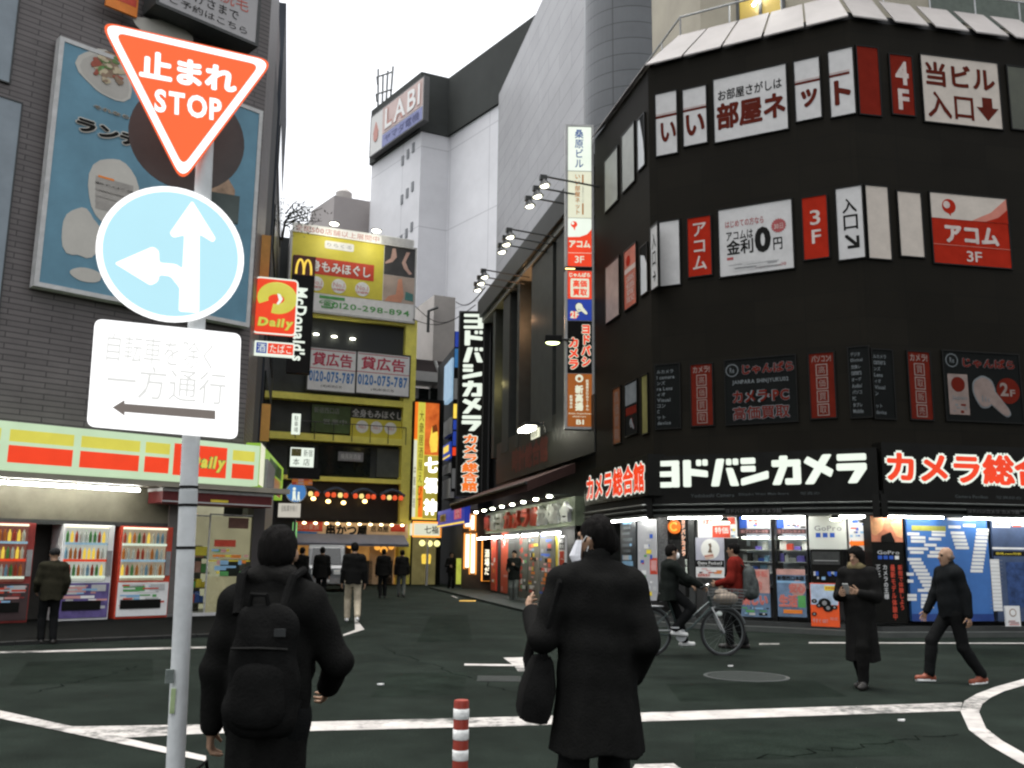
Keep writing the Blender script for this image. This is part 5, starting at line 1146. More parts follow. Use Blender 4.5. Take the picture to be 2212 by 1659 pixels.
P = win(CF, 1566, 780, 917, 1720, mat=dfilm)
def recycle(P, x, y, r): P.disc(dgrey, x, y, r, 0, .004); P.disc(dfilm, x, y, r * .86, .004, .006); P.text('Re', dgrey, x - r * .35 * P.h / P.w, y - r * .4, x + r * .35 * P.h / P.w, y + r * .4, z=.009)
recycle(P, .10, .16, .10); P.outlined('じゃんぱら', dred, dgrey, .25, .08, .98, .24, bold=.04, out=.04); P.text('JANPARA SHINJYUKU02', dgrey, .10, .32, .90, .40, bold=.02); P.outlined('カメラ·PC', dred, dgrey, .10, .49, .90, .68, bold=.035, out=.05); P.outlined('高価買取', dred, dgrey, .10, .74, .90, .94, bold=.02, out=.05)
rowsL = ['デジタ', 'Digital', '交換レ', 'camera', 'オーデ', 'Audio/', 'パソコ', 'PC', 'タブレ', 'Mobile']; rowsR = ['ルカメラ', ' camera', 'ンズ', ' Lens', 'ィオ', 'Visual', 'ン', '', 'ット', 'device']
P = win(CF, 1832, 752, 902, 1879, mat=dfilm); lines(P, rowsL, .10, .07, .98, 1.0)
P = win(RF, 1883, 755, 902, 1930, mat=dfilm); lines(P, [r or ' ' for r in rowsR], .05, .07, .98, 1.0)
P = win(RF, 2036, 758, 906, 2204, mat=dfilm); recycle(P, .11, .13, .10); P.outlined('じゃんぱら', dred, dgrey, .25, .08, .94, .22, bold=.04, out=.03)
P.rect(dpink, .04, .33, .30, .92, z1=.004, name='card'); P.disc(dred, .17, .48, .11, .004, .007); P.text('Japan', dgrey, .08, .64, .27, .72, z=.008); P.clutter([dgrey, dred], 8, 9, .07, .76, .27, .9, z=.008, rows=3)
P.disc(dred, .83, .54, .19, 0, .004); P.text('2', dpink, .72, .42, .83, .62, z=.008, bold=.03); P.text('F', dpink, .85, .52, .92, .62, z=.008, bold=.03)
def hand_emblem(P, mat, edge, cx, cy, s, z=.006):
    """cartoon pointing hand: fist with one finger stretched down to the right"""
    fist = [(-.34, -.30), (-.10, -.44), (.12, -.34), (.20, -.10), (.14, .10), (.02, .26), (-.18, .28), (-.28, .12), (-.36, -.06)]; fing = [(.02, -.05), (.16, -.14), (.52, .30), (.56, .42), (.46, .48), (.34, .42), (-.02, .12)]
    for m_, g, zz in ((edge, 1.12, z), (mat, 1.0, z + .006)):
        for k, q in enumerate((fist, fing)):
            c = Vector((sum(p[0] for p in q) / len(q), sum(p[1] for p in q) / len(q))); pts = fillet([tuple(c + (Vector(p) - c) * g) for p in q], .1)
            P.poly(m_, [(cx + p[0] * s * P.h / P.w, cy + p[1] * s) for p in pts], zz - .004, zz + .0012 * k, 'hand')
    for k in range(3): P.poly(edge, fillet([(cx + (-.16 + .08 * k) * s * P.h / P.w, cy + (.02 + .03 * k) * s), (cx + (-.13 + .08 * k) * s * P.h / P.w, cy + (.0 + .03 * k) * s), (cx + (-.13 + .08 * k) * s * P.h / P.w, cy + (.16) * s), (cx + (-.16 + .08 * k) * s * P.h / P.w, cy + .16 * s)], .01), z, z + .0085, 'finger_line')
hand_emblem(P, dpink, dgrey, .55, .62, .62)
# street side windows
silv = M('painted_sky_pane', (.55, .57, .58), .35, .12, .8); gpane = M('grey_green_pane', (.26, .27, .24), .3, .25, 1)  # pale panes carry a painted sky reflection, cut by dark polygons
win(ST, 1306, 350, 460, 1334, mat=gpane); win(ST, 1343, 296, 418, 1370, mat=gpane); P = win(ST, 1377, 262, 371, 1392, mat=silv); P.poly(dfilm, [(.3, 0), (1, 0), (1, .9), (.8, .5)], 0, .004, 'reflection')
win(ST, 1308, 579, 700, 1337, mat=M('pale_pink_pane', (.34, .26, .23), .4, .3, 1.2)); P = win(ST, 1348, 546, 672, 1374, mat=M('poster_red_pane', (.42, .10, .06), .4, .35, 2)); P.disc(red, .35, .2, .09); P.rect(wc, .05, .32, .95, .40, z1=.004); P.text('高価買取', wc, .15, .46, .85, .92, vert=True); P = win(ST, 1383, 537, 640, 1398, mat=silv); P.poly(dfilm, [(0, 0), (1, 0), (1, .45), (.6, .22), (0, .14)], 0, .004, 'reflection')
P = win(ST, 1405, 494, 629, 1421); P.text('入口→', ink, .2, .12, .75, .9, vert=True, bold=.02)
P = win(ST, 1324, 842, 960, 1340, mat=M('dim_orange_film', (.16, .05, .015), .5, .2, 2)); P.text('高価買取', dpink, .2, .06, .8, .94, vert=True)
P = win(ST, 1350, 832, 943, 1376, mat=dfilm); P.rect(dgrey, .02, .02, .98, .42, z1=.004, name='card'); P.rect(dred, .05, .47, .95, .62, z1=.004); hand_emblem(P, dgrey, dred, .55, .8, .25)
win(ST, 1386, 814, 938, 1399, mat=M('dim_yellow_film', (.16, .15, .05), .5, .4, 1.5))
# ground floor: dark fascia boxes with the lit words
fo = .34
def fascia(face, xl, yt, yb_, xr, lb, name='fascia_sign'):
    return board(name, lb, 'shop sign', face, xl, yt, yb_, xr, blackgloss, fo, depth=fo + .1, group='lit fascia signs round the camera shop')
P = fascia(CF, 1406, 986, 1090, 1897, 'black fascia sign with huge white lit katakana on the chamfered corner')
wa = at_rect(P, 1411, 993, 1411, 1052); xa = P.q(1410, 1020)[0]; xb = P.q(1877, 1000)[0]
wordmark(P, 'ヨドバシカメラ', lw, xa, P.q(1412, 997)[1], xb, P.q(1412, 1054)[1], z=.004, ext=.05)
P.text('Yodobashi Camera', M('dim_sign_text', (.05, .06, .06), .5), .19, .80, .39, .87); P.text('Shinjuku West Main Store', MATS['dim_sign_text'], .41, .80, .63, .86); P.text('写真の', MATS['dim_sign_text'], .68, .80, .76, .86)
P = fascia(RF, 1903, 955, 1087, 2420, 'black fascia sign with white edged orange characters, cut off by the right edge')
x0 = P.q(1914, 1000)[0]; x1 = P.q(2322, 1010)[0]
P.outlined('カメラ総合館', lred, lw, x0, P.q(1914, 973)[1], x1, P.q(1914, 1041)[1], bold=.045, out=.07, z=.008)
P.text('Camera Pavilion', MATS['dim_sign_text'], P.q(2062, 1055)[0], .83, P.q(2132, 1055)[0], .88); P.text('写真総合', MATS['dim_sign_text'], P.q(2150, 1055)[0], .83, P.q(2205, 1055)[0], .88)
P = fascia(ST, 1262, 1018, 1092, 1400, 'black fascia sign with white edged red characters facing the side street')
P.outlined('カメラ総合館', lred, lw, P.q(1268, 1050)[0], P.q(1330, 1012)[1] , P.q(1393, 1035)[0], P.q(1330, 1073)[1], bold=.045, out=.05, z=.008)
b = B(); m2 = miter(.30); z0_, z1_ = 2.48, 2.76
block(b, m2 + [tuple(RF.at(16, -.5)[:2]), tuple(ST.at(uE, -.5)[:2])], z0_, CF.uz(1600, 1090, .3)[1] + .25); bbuild(db, b, 'soffit_box', black)
b = B()
for zz, o_ in ((2.74, .36), (2.62, .35), (2.50, .33)):
    for i in range(3): a0, a1 = Vector(miter(o_)[i] + (zz,)), Vector(miter(o_)[i + 1] + (zz,)); b.cyl(a0, a1, .022, n=6)
bbuild(db, b, 'shutter_rail', M('shutter_rail_metal', (.12, .13, .12), .35, .2, 6, .5, .6))
P = pane(db, CF, 1565, 1097, 1111, 1690, black, .37, depth=.02, name='lettered_strip'); P.text('ヨドバシカメラ カメラ館', M('dim_letter', (.10, .10, .10), .5), .02, .15, .98, .85)
P = pane(db, RF, 2088, 1097, 1110, 2204, black, .37, depth=.02, name='lettered_strip'); P.text('ヨドバシカメラ カメラ館', MATS['dim_letter'], .02, .15, .98, .85)
for face, x in ((CF, 1404), (CF, 1892), (RF, 1908)):
    u, _ = face.uz(x, 1080, .36); slab(db, face, u - .07, u + .07, 2.42, 2.9, .40, black, 'shutter_bracket', .1)
# tubes under the fascia
tl = {}
for face, x0, x1, lb in ((ST, 1318, 1404, 'long fluorescent tube under the fascia facing the side street'), (CF, 1444, 1560, 'fluorescent tube under the white lettered fascia above the neon banner and poster'), (CF, 1604, 1738, 'fluorescent tube under the white lettered fascia above the glass displays'), (CF, 1806, 1868, 'short fluorescent tube under the fascia near the corner pillar'), (RF, 1913, 2037, 'fluorescent tube under the orange lettered fascia above the blue chart'), (RF, 2082, 2260, 'fluorescent tube under the orange lettered fascia at the right edge')):
    z = 2.45; u0 = face.uz(x0, 1115, .16)[0]; u1 = face.uz(x1, 1112, .16)[0]; L = u1 - u0
    t = thing('fluorescent_lamp', lb, 'lamp', face.mat(u0, z, .16), 'tubes under the camera shop fascia'); b = B(); b.cyl((0, 0, 0), (L, 0, 0), .018, n=8); b.build('tube', tube, t); b = B(); b.box(0, .02, -.03, L, .05, .03); b.build('housing', white, t)
for face, x, y, lb in ((CF, 1565, 1129, 'bright round lamp under the fascia above the camera poster'), (CF, 1805, 1122, 'bright round lamp under the fascia above the lettered white panel')):
    u, z = face.uz(x, y, .2); t = thing('round_lamp', lb, 'lamp', face.mat(u, z, .2), 'round lamps under the camera shop fascia'); b = B(); b.ball((0, 0, 0), (.12, .035, .1), 14, 8); b.build('lens', bulb, t); b = B(); b.cyl((0, .02, 0), (0, .12, 0), .10, .06, 12); b.build('housing', darkmetal, t)
# ---- shop front panels (posters, displays, pillars) below the fascia
so = -.18
def shop(face, xl, yt, yb_, xr, mat, label=None, off=so, name='shop_panel', depth=.08, frame=None): return pane(db, face, xl, yt, yb_, xr, mat, off, depth=depth, label=label, name=name, frame=frame)
pw = M('poster_white', (.72, .72, .70), .4, .08, 2); allc = [redp, bluep, yellowp, orangep, pw, skyp, pinkp, ink, greenp]
P = shop(ST, 1340, 1122, 1300, 1374, M('shop_column_black', (.02, .025, .03), .4), 'dark column of white brand lettering'); P.clutter([lightgrey, dgrey, skyp], 22, 4, .1, .02, .9, .98, rows=14, lo=.3, hi=.8)
P = shop(CF, 1377, 1122, 1296, 1420, M('wall_poster_grey', (.42, .42, .43), .5, .12, 1), 'pale wall of small stickers left of the neon banner'); P.clutter([bluep, redp, greenp, yellowp, lightgrey, pw], 26, 6, .05, .05, .95, .95, rows=14, lo=.08, hi=.3); P.rect(redp, .62, .48, 1, .68, z1=.004, name='poster'); P.rect(pinkp, .68, .51, .96, .65, z0=.004, z1=.007, name='poster')
shop(CF, 1421, 1116, 1300, 1443, M('speckled_dark_panel', (.10, .10, .10), .6, .6, 18), 'dark speckled panel beside the neon disc')
t = thing('neon_sign', 'round orange neon letter on a dark disc at the shop corner', 'neon sign', CF.mat(*CF.uz(1456, 1138, so + .1), so + .1)); b = B(); b.cyl((0, 0, -.08), (0, 0, 0), .155, n=28); b.build('disc', lorange, t)
b = B(); b.tube([(.085 * math.cos(R(a)), .085 * math.sin(R(a)), .01) for a in range(40, 321, 14)], .02, 6); b.build('neon_tube', lyellow, t); b = B(); b.box(-.14, -.3, -.5, .14, .3, -.09); b.build('bracket', black, t)
P = board('banner', 'narrow upright banner with orange and white neon style katakana beside the shop door', 'banner', CF, 1469, 1120, 1203, 1483, black, so + .06, depth=.06); P.outlined('ヨドバシカメラ', lorange, lw, .18, .03, .82, .97, vert=True, bold=.03, out=.05)
P = shop(CF, 1479, 1204, 1290, 1486, black); P.text('写真館', lw, .1, .05, .9, .6, vert=True)
shop(CF, 1486, 1113, 1375, 1501, darkmetal, 'dark door frame', name='door_frame', depth=.12)
P = shop(CF, 1507, 1116, 1162, 1590, pw, 'white poster strip with red blocks above the camera poster'); P.text('決算セール', redp, .12, .06, .58, .40, bold=.03); P.rect(redp, .62, .05, .98, .36, z1=.004); P.rect(redp, .38, .42, .85, .98, z1=.004, name='poster'); P.text('特価', pw, .45, .5, .8, .8, z=.008); P.clutter([yellowp, orangep, grey, skyp], 10, 3, .8, .4, 1, 1, rows=4)
P = board('poster', 'square poster of a cake slice in a white glow over a black title band', 'poster', CF, 1502, 1161, 1247, 1564, M('poster_lilac', (.40, .40, .46), .4, .15, 2), so + .05, depth=.04)
P.disc(M('poster_glow', (.75, .75, .70), .4, .05), .52, .29, .255, 0, .004, sx=.95); P.poly(M('cake_cream', (.6, .45, .35), .5), [(.30, .44), (.62, .40), (.66, .50), (.36, .56)], .004, .01, 'picture'); P.poly(M('cake_red', (.4, .10, .08), .5), [(.31, .465), (.63, .43), (.64, .455), (.33, .49)], .01, .013, 'picture'); P.poly(M('figure_brown', (.16, .12, .08), .5), [(.44, .38), (.50, .26), (.46, .16), (.55, .14), (.58, .22), (.55, .27), (.60, .38)], .004, .009, 'picture')
P.rect(ink, 0, .57, 1, .74, z1=.006, name='title_band'); P.text('Osmo Pocket3', pw, .07, .60, .93, .675, z=.01, bold=.02); P.text('4K120 3軸ジンバル', lightgrey, .08, .69, .92, .73, z=.01); P.rect(pw, 0, .745, 1, 1, z1=.006, name='price_table'); P.clutter([redp, orangep, ink, pinkp], 16, 8, .04, .77, .96, .9, z=.01, rows=3); P.text('好評発売中', redp, .06, .905, .5, .985, z=.012, bold=.03)
rd = random.Random(12)
def display(xl, xr, seed, txts):
    u0 = CF.uz(xl, 1250, so)[0]; u1 = CF.uz(xr, 1250, so)[0]; zt, zb = 2.46, .35
    back = M('display_back_%s' % ('red' if seed % 2 else 'blue'), (.60, .66, .75), .5, .35, 3)
    slab(db, CF, u0, u1, .9, 2.45, so - .75, back, 'display_back', .04); b = B(); b.cyl((u0 + .05, 2.02, so - .2), (u1 - .05, 2.02, so - .2), .012, n=6); b.build('display_tube', tube, db, CF.mat(0, 0, 0))
    g = B(); s_ = B(); r_ = random.Random(seed)
    slab(db, CF, u0, u1, 1.98, 2.0, so - .25, lw, 'display_light', .3)
    for k in range(4):
        z = .95 + k * .26; s_.box(u0, z, so - .7, u1, z + .02, so - .15); x = u0 + .02
        while x < u1 - .1:
            w = r_.uniform(.05, .17); h = r_.uniform(.07, .22); g.m = r_.randrange(7); d0 = r_.uniform(.2, .45); g.box(x, z + .02, so - d0 - .2, x + w, z + .02 + h, so - d0); x += w + r_.uniform(.01, .05)
    s_.build('display_shelf', lightgrey, db, CF.mat(0, 0, 0)); g.build('display_goods', [ink, bluep, pw, grey, skyp, M('violet_goods', (.16, .12, .5), .4), redp], db, CF.mat(0, 0, 0), label='cameras and boxes on the lit display shelves')
    slab(db, CF, u0, u1, .9, 2.02, so, windowpane, 'display_glass', .012)
    P = pane(db, CF, xl, 1114, 1141, xr, pw, so + .015, depth=.02, name='poster'); P.rect(bluep, 0, 0, .25, 1, z1=.004); P.text(txts[0], redp, .3, .12, .95, .5, z=.008, bold=.03); P.clutter([redp, bluep, skyp, ink], 10, seed, .28, .55, 1, 1, z=.006, rows=3)
    P = pane(db, CF, xl, 1143, 1153, xr, M('dark_band', (.06, .03, .03), .5), so + .02, depth=.02, name='text_band'); P.text(txts[1], pinkp, .05, .15, .95, .85)
    P = pane(db, CF, xl, 1229, 1331, xr, M('poster_sky', (.13, .20, .30), .5, .5, 2.2), so + .015, depth=.03, name='poster', label='large red lettered poster over blue sky below the display')
    return P
P = display(1597, 1663, 4, ('新宿西口', '3Dプリンター体験')); P.rect(M('poster_blush', (.50, .28, .24), .5, .3, 3), 0, 0, 1, .2, z1=.003); P.rect(MATS['poster_blush'], .55, .2, 1, .5, z1=.0031); P.rect(skyp, 0, .5, .5, .56, z1=.0032); P.text('本店移転', M('poster_salmon', (.55, .16, .13), .5, .2, 3), .05, .03, .95, .17, bold=.04); P.text('目的', MATS['poster_salmon'], .35, .24, .75, .44, bold=.05); P.outlined('楽しい', MATS['poster_salmon'], pinkp, .03, .52, .92, .76, bold=.06, out=.03); P.clutter([lightgrey, ink, greenp, skyp], 14, 5, .02, .8, .98, .97, z=.009, rows=3)
shop(CF, 1664, 1113, 1375, 1676, black, name='door_frame', depth=.15)
P = display(1677, 1741, 7, ('ヨドバシカメラ', 'ヨドバシカメラ')); P.rect(MATS['poster_blush'], 0, 0, 1, .12, z1=.003); P.disc(MATS['poster_blush'], .72, .40, .17, 0, .003); P.rect(skyp, 0, .25, 1, .29, z1=.0033); P.rect(greenp, .72, .55, .98, .8, z1=.0034); P.text('新宿西口本店', ink, .02, .14, .95, .24, bold=.04); P.text('安心', MATS['poster_salmon'], .42, .30, .98, .50, bold=.06); P.outlined('生活', MATS['poster_salmon'], pinkp, .06, .54, .70, .80, bold=.05, out=.03); P.rect(orangep, .2, .85, .85, .93, z0=.002, z1=.006)
shop(CF, 1742, 1113, 1375, 1746, black, name='door_frame', depth=.15)
P = shop(CF, 1746, 1112, 1186, 1828, M('panel_white_green', (.68, .70, .64), .4, .05, 1), 'white panel with thin capital letters and three blue squares'); P.text('GoPro', grey, .15, .32, .88, .47); [P.rect(bluep, .18 + .19 * k, .53, .31 + .19 * k, .66, z1=.004, name='square') for k in range(3)]
P = shop(CF, 1750, 1187, 1257, 1822, blackgloss, 'black display case with small glowing cameras'); P.rect(darkmetal, .04, .06, .9, .46, z1=.01); P.clutter([lightgrey, skyp, bluep, ink], 18, 21, .05, .66, .95, .98, rows=2, lo=.05, hi=.14, z=.012); P.rect(lightgrey, .10, .33, .85, .345, z1=.016, name='shelf')
P = board('poster_stand', 'bright orange and blue poster board with black cameras standing on the shop step', 'poster', CF, 1749, 1259, 1352, 1812, M('poster_orange', (.80, .10, .02), .45, .15, 2), .02, depth=.05)
P.rect(M('poster_cloud', (.45, .55, .68), .4, .4, 3), .02, .02, .98, .5, z1=.004); P.rect(yellowp, .52, .06, .96, .17, z0=.004, z1=.008, name='price_tag'); P.text('¥39,800', redp, .56, .08, .92, .15, z=.012)
for cx, cy, r_ in ((.5, .46, .11), (.14, .42, .05), (.62, .57, .09), (.12, .72, .045), (.85, .55, .05), (.3, .52, .05)): P.disc(ink, cx, cy, r_, .004, .012, 'camera_picture', 1.3); P.disc(grey, cx, cy, r_ * .5, .012, .015, 'camera_picture')
P.text('今すぐ GET', pinkp, .05, .82, .60, .92, z=.01, bold=.03); P.text('限定', pinkp, .68, .78, .95, .85, z=.01)
P = shop(CF, 1831, 1112, 1240, 1876, pw, 'white poster with small product pictures'); P.clutter([ink, bluep, redp, grey, skyp], 16, 31, .05, .02, .95, .4, rows=6, lo=.1, hi=.35); P.poly(lorange, [(.0, .48), (.15, .42), (.15, .445), (1, .445), (1, .52), (.15, .52), (.15, .55)], .0, .01, 'arrow'); P.rect(pinkp, .1, .6, .9, .95, z1=.004, name='poster')
P = board('display_pillar', 'black camera display pillar at the building corner with a warm hand picture on top', 'display', RF, 1880, 1114, 1346, 1954, blackgloss, .0, depth=.3)
P.rect(M('warm_picture', (.62, .22, .12), .45, .5, 2.2), .0, .0, 1, .245, z1=.004, name='picture'); P.poly(M('warm_light', (.85, .42, .2), .4), fillet([(.0, .01), (.45, .02), (.35, .14), (.12, .19), (.0, .17)], .04), .004, .008, 'picture'); P.poly(MATS['warm_light'], fillet([(.62, .06), (1, .02), (1, .21), (.78, .19)], .04), .004, .008, 'picture'); P.poly(ink, fillet([(.30, .19), (.62, .15), (.75, .245), (.28, .245)], .03), .008, .011, 'picture')
P.text('GoPro', lightgrey, .16, .328, .86, .362, z=.004); [P.rect((bluep, bluep, bluep, pw)[k], .17 + .18 * k, .375, .30 + .18 * k, .408, z1=.004, name='square') for k in range(4)]
for k, (x, y1_) in enumerate(((.08, .58), (.30, .78), (.54, .97), (.78, .88))):
    P.text(('アクション', 'カメラの王様', '最新モデル体験中', '新宿で体験しよう')[k], (lightgrey, lightgrey, redp, redp)[k], x, .46, x + .15, y1_, z=.004, vert=True, bold=.03)
P = shop(RF, 1957, 1117, 1342, 2139, M('chart_blue', (.045, .14, .38), .45, .12, 2), 'blue wall chart covered with rows of white labels', off=-.1)
b = B()
def strip(cx, cy0, n, dx, w=27, h=6.6, gap=8.0):
    for k in range(n):
        a = P.q(cx + dx * k, cy0 + gap * k); c = P.q(cx + dx * k + w, cy0 + gap * k + h); r_ = P.fr(a[0], a[1], c[0], c[1]); b.face([(r_[0], r_[1], .005), (r_[2], r_[1], .005), (r_[2], r_[3], .005), (r_[0], r_[3], .005)])
strip(1959, 1150, 1, 0); strip(1967, 1158, 2, 0, 32); strip(2012, 1144, 2, 0, 30); strip(2006, 1161, 1, 0); strip(1996, 1174, 1, 0); strip(1960, 1182, 1, 0, 45); strip(1965, 1190, 1, 0, 30); strip(2020, 1182, 1, 0, 30); strip(2008, 1190, 2, -5, 30)
strip(2046, 1118, 1, 0, 60); strip(2048, 1135, 1, 0); strip(2080, 1132, 1, 0); strip(2053, 1148, 5, 2.5, 30); strip(1960, 1205, 9, 4.5, 30); strip(1982, 1272, 1, 0, 28); strip(1958, 1237, 1, 0, 16); strip(1960, 1252, 1, 0, 13); strip(1960, 1283, 2, 0, 20); strip(1989, 1283, 4, 0, 28); strip(2109, 1142, 12, -1.2, 27); strip(2027, 1300, 4, 3, 16)
b.build('label_strip', pw, P.o, fix=False); P.rect(M('olive_strip', (.30, .30, .06), .5), .06, .08, .48, .13, z1=.006, name='title'); P.rect(M('dark_blue_print', (.02, .05, .2), .5), .0, .93, 1, 1, z1=.004, name='band')
P = shop(RF, 2140, 1117, 1342, 2330, M('chart_dark', (.05, .075, .14), .45, .3, 2), 'dark chart with white tables and screens', off=-.1)
for x0, y0, x1, y1, m_ in ((2143, 1124, 2182, 1140, pw), (2184, 1124, 2330, 1140, pw), (2143, 1182, 2330, 1189, pw), (2145, 1190, 2330, 1203, ink), (2138, 1208, 2166, 1320, pw), (2172, 1214, 2330, 1312, M('screen_blue', (.03, .06, .16), .3, .6, 6))): P.rect(m_, *at_rect(P, x0, y0, x1, y1), z1=.005)
P.clutter([redp, grey, skyp], 12, 5, *at_rect(P, 2145, 1126, 2212, 1139), z=.008, rows=3); P.text('価格.com特価', yellowp, *at_rect(P, 2150, 1193, 2205, 1199), z=.01); b = B()
for k in range(14): r_ = P.fr(*at_rect(P, 2139, 1210 + 7.9 * k, 2165, 1211 + 7.9 * k)); b.face([(r_[0], r_[1], .008), (r_[2], r_[1], .008), (r_[2], r_[3], .008), (r_[0], r_[3], .008)])
b.build('table_line', grey, P.o, fix=False)
P = board('notice_board', 'small white notice board with a round brown mark, leaning at the right edge', 'notice', RF, 2171, 1309, 1353, 2204, pw, .35, depth=.04); P.disc(M('notice_brown', (.3, .2, .14), .5), .5, .33, .2, 0, .004); P.disc(pw, .5, .33, .15, .004, .006); P.clutter([grey, pinkp], 8, 2, .1, .62, .9, .95, rows=4, lo=.4, hi=.8)
# low step of the shop along the road
b = B(); m4, m5 = miter(.0), miter(.32)
for i in range(3): b.raw([(*m4[i], 0), (*m4[i + 1], 0), (*m5[i + 1], 0), (*m5[i], 0), (*m4[i], .10), (*m4[i + 1], .10), (*m5[i + 1], .10), (*m5[i], .10)], [(0, 1, 2, 3), (4, 7, 6, 5), (0, 4, 5, 1), (1, 5, 6, 2), (2, 6, 7, 3), (3, 7, 4, 0)])
bbuild(db, b, 'step', M('step_stone', (.05, .055, .05), .7, .2, 3))

# ---------------------------------------------------------------- tall tenant sign on the corner building
ts = ST.at(uE - .35, .15); TF = Face((ts.x, ts.y), 88)
P = board('tenant_sign', 'very tall narrow lit tenant sign of stacked shop panels on the black building', 'shop sign', TF, 1226, 273, 922, 1279, grey, .0, depth=.35, frame=M('sign_edge_steel', (.34, .34, .33), .45, .15, 3, .4, .4), ft=.06)
Y = lambda y: (y - 273) / (922 - 273)
def cell(mat, ya, yb_): P.rect(mat, .02, Y(ya) + .0012, .98, Y(yb_) - .0012, z1=.006)
cell(lw, 273, 374); P.text('桑原ビル', M('sign_blue_letter', (.05, .13, .42), .5), .30, Y(280), .66, Y(366), z=.01, vert=True, bold=.02)
cell(lcream, 374, 479); om = M('sign_orange_letter', (.75, .24, .03), .5, .1, 3); P.text('いい部屋ネット', om, .30, Y(382), .52, Y(471), z=.01, vert=True, bold=.02); P.rect(om, .60, Y(382), .66, Y(404), z0=.006, z1=.01, name='stripe'); P.rect(om, .60, Y(446), .66, Y(471), z0=.006, z1=.01, name='stripe'); P.text('お部屋さがしは', grey, .60, Y(407), .67, Y(443), z=.01, vert=True)
cell(lred, 479, 585); P.poly(lw, fillet([(.02, Y(479.5)), (.98, Y(479.5)), (.98, Y(503)), (.80, Y(514)), (.5, Y(520)), (.02, Y(521))], .01), .006, .010, 'panel'); P.disc(lred, .27, Y(493), .0105, .01, .014); P.disc(lw, .22, Y(491), .0045, .014, .016); P.poly(lred, [(.22, Y(498)), (.33, Y(498)), (.30, Y(507))], .01, .0145, 'emblem'); P.text('アコム', lcream, .07, Y(528), .93, Y(544), z=.012, bold=.05); P.rect(lcream, .02, Y(555), .98, Y(555.8), z0=.006, z1=.010, name='line'); P.text('3F', lcream, .30, Y(562), .68, Y(577), z=.012)
P.rect(black, -.1, Y(586), 1.0, Y(592), z0=-.3, z1=.03, name='joint'); P.rect(warmbulb, -.08, Y(590), .3, Y(591.5), z0=.03, z1=.05, name='strip_lamp')
cell(lorange, 594, 655); P.rect(lred, .02, Y(594) + .0012, .98, Y(655) - .0012, z0=.006, z1=.008); P.text('じゃんぱら', lcream, .08, Y(598), .92, Y(608), z=.014, bold=.05); P.poly(lcream, fillet([(.13, Y(611)), (.88, Y(611)), (.88, Y(651)), (.13, Y(651))], .02), .008, .012, 'panel'); P.text('高価\n買取', lred, .22, Y(614), .80, Y(648), z=.016, bold=.04); P.rect(lcream, .49, Y(612), .53, Y(650), z0=.012, z1=.014, name='line')
cell(lblue, 655, 701); P.disc(lred, .28, Y(689), .0125, .006, .010); P.text('2F', lcream, .12, Y(681), .46, Y(696), z=.014, bold=.04)
hand_emblem(P, lcream, black, .52, Y(675), .042, z=.018)
cell(black, 701, 812); P.outlined('ヨドバシ', lred, lcream, .56, Y(710), .94, Y(797), z=.012, vert=True, bold=.06, out=.07); P.outlined('カメラ', lred, lcream, .06, Y(737), .44, Y(803), z=.012, vert=True, bold=.06, out=.07)
cell(lbrown, 812, 922); P.disc(lcream, .48, Y(822), .0125, .006, .01); P.disc(lbrown, .48, Y(823), .006, .01, .014); P.text('新高揚', lcream, .31, Y(836), .64, Y(889), z=.012, vert=True, bold=.06); P.text('創業屋台仕込らーめん', lcream, .74, Y(824), .85, Y(888), z=.012, vert=True, bold=.03); P.text('新宿本店', lcream, .10, Y(857), .22, Y(884), z=.012, vert=True, bold=.03); P.text('Shinjuku Original Ramen', lcream, .06, Y(893), .94, Y(897), z=.012); P.text('shinkoya', lcream, .22, Y(899), .74, Y(903), z=.012); P.text('B1', lcream, .36, Y(907), .66, Y(917), z=.012, bold=.03)
b = B()
for y in (340, 560, 720, 830): b.box(P.w + .04, (1 - Y(y)) * P.h - .25, -.25, P.w + .75, (1 - Y(y)) * P.h + .1, -.05)
b.build('bracket', M('bracket_grey', (.10, .11, .11), .6), P.o)
# flat street lamp beside it
u, z = TF.uz(1176, 742, 0); u1, z1 = TF.uz(1223, 742, 0)
t = thing('street_lamp', 'flat black street lamp with a greenish glowing lens left of the tall tenant sign', 'street lamp', TF.mat(u, z, .15)); L = u1 - u
b = B(); b.box(0, .0, -.2, L * .78, .20, .16); b.build('housing', black, t, bevel=.03); b = B(); b.ball((L * .36, -.0, 0), (L * .33, .07, .13), 14, 8); b.build('lens', M('greenish_lens', (.85, 1., .45), .3, .02, 2, emit=5), t); b = B(); b.cyl((L * .7, .1, 0), (L + .2, .1, -.1), .035); b.build('arm', darkmetal, t)
# ---------------------------------------------------------------- middle building with tall alcoves
mA, mB = uE - 16.9, uE - .5
colm = tiled('grey_green_stone', (.036, .039, .036), (.02, .021, .02), .6, .3, .008, .5, .5, .2, .4)
zP = 13.2; MBd = thing('alcove_building', 'grey stone building with tall window alcoves and lamp arms along its dark roof edge', 'building', tuple(ST.at(mB)))
def mslab(u0, u1, z0, z1, off, mat, name, th=.3): return slab(MBd, ST, u0, u1, z0, z1, off, mat, name, th)
b = B(); block(b, [tuple(ST.at(mA, -.55)[:2]), tuple(ST.at(mB, -.55)[:2]), tuple(ST.at(mB, -9)[:2]), tuple(ST.at(mA, -9)[:2])], 0, zP); bbuild(MBd, b, 'wall', colm)
mslab(mA - .1, mB + .0, 12.45, zP + .12, .25, M('dark_parapet', (.022, .024, .022), .6, .2, 1), 'parapet', .85)
mslab(mA, mB, 12.2, 12.44, .12, M('parapet_ledge', (.28, .28, .25), .6, .15, 2), 'ledge', .7)
def mu(x, y): return ST.uz(x, y)[0]
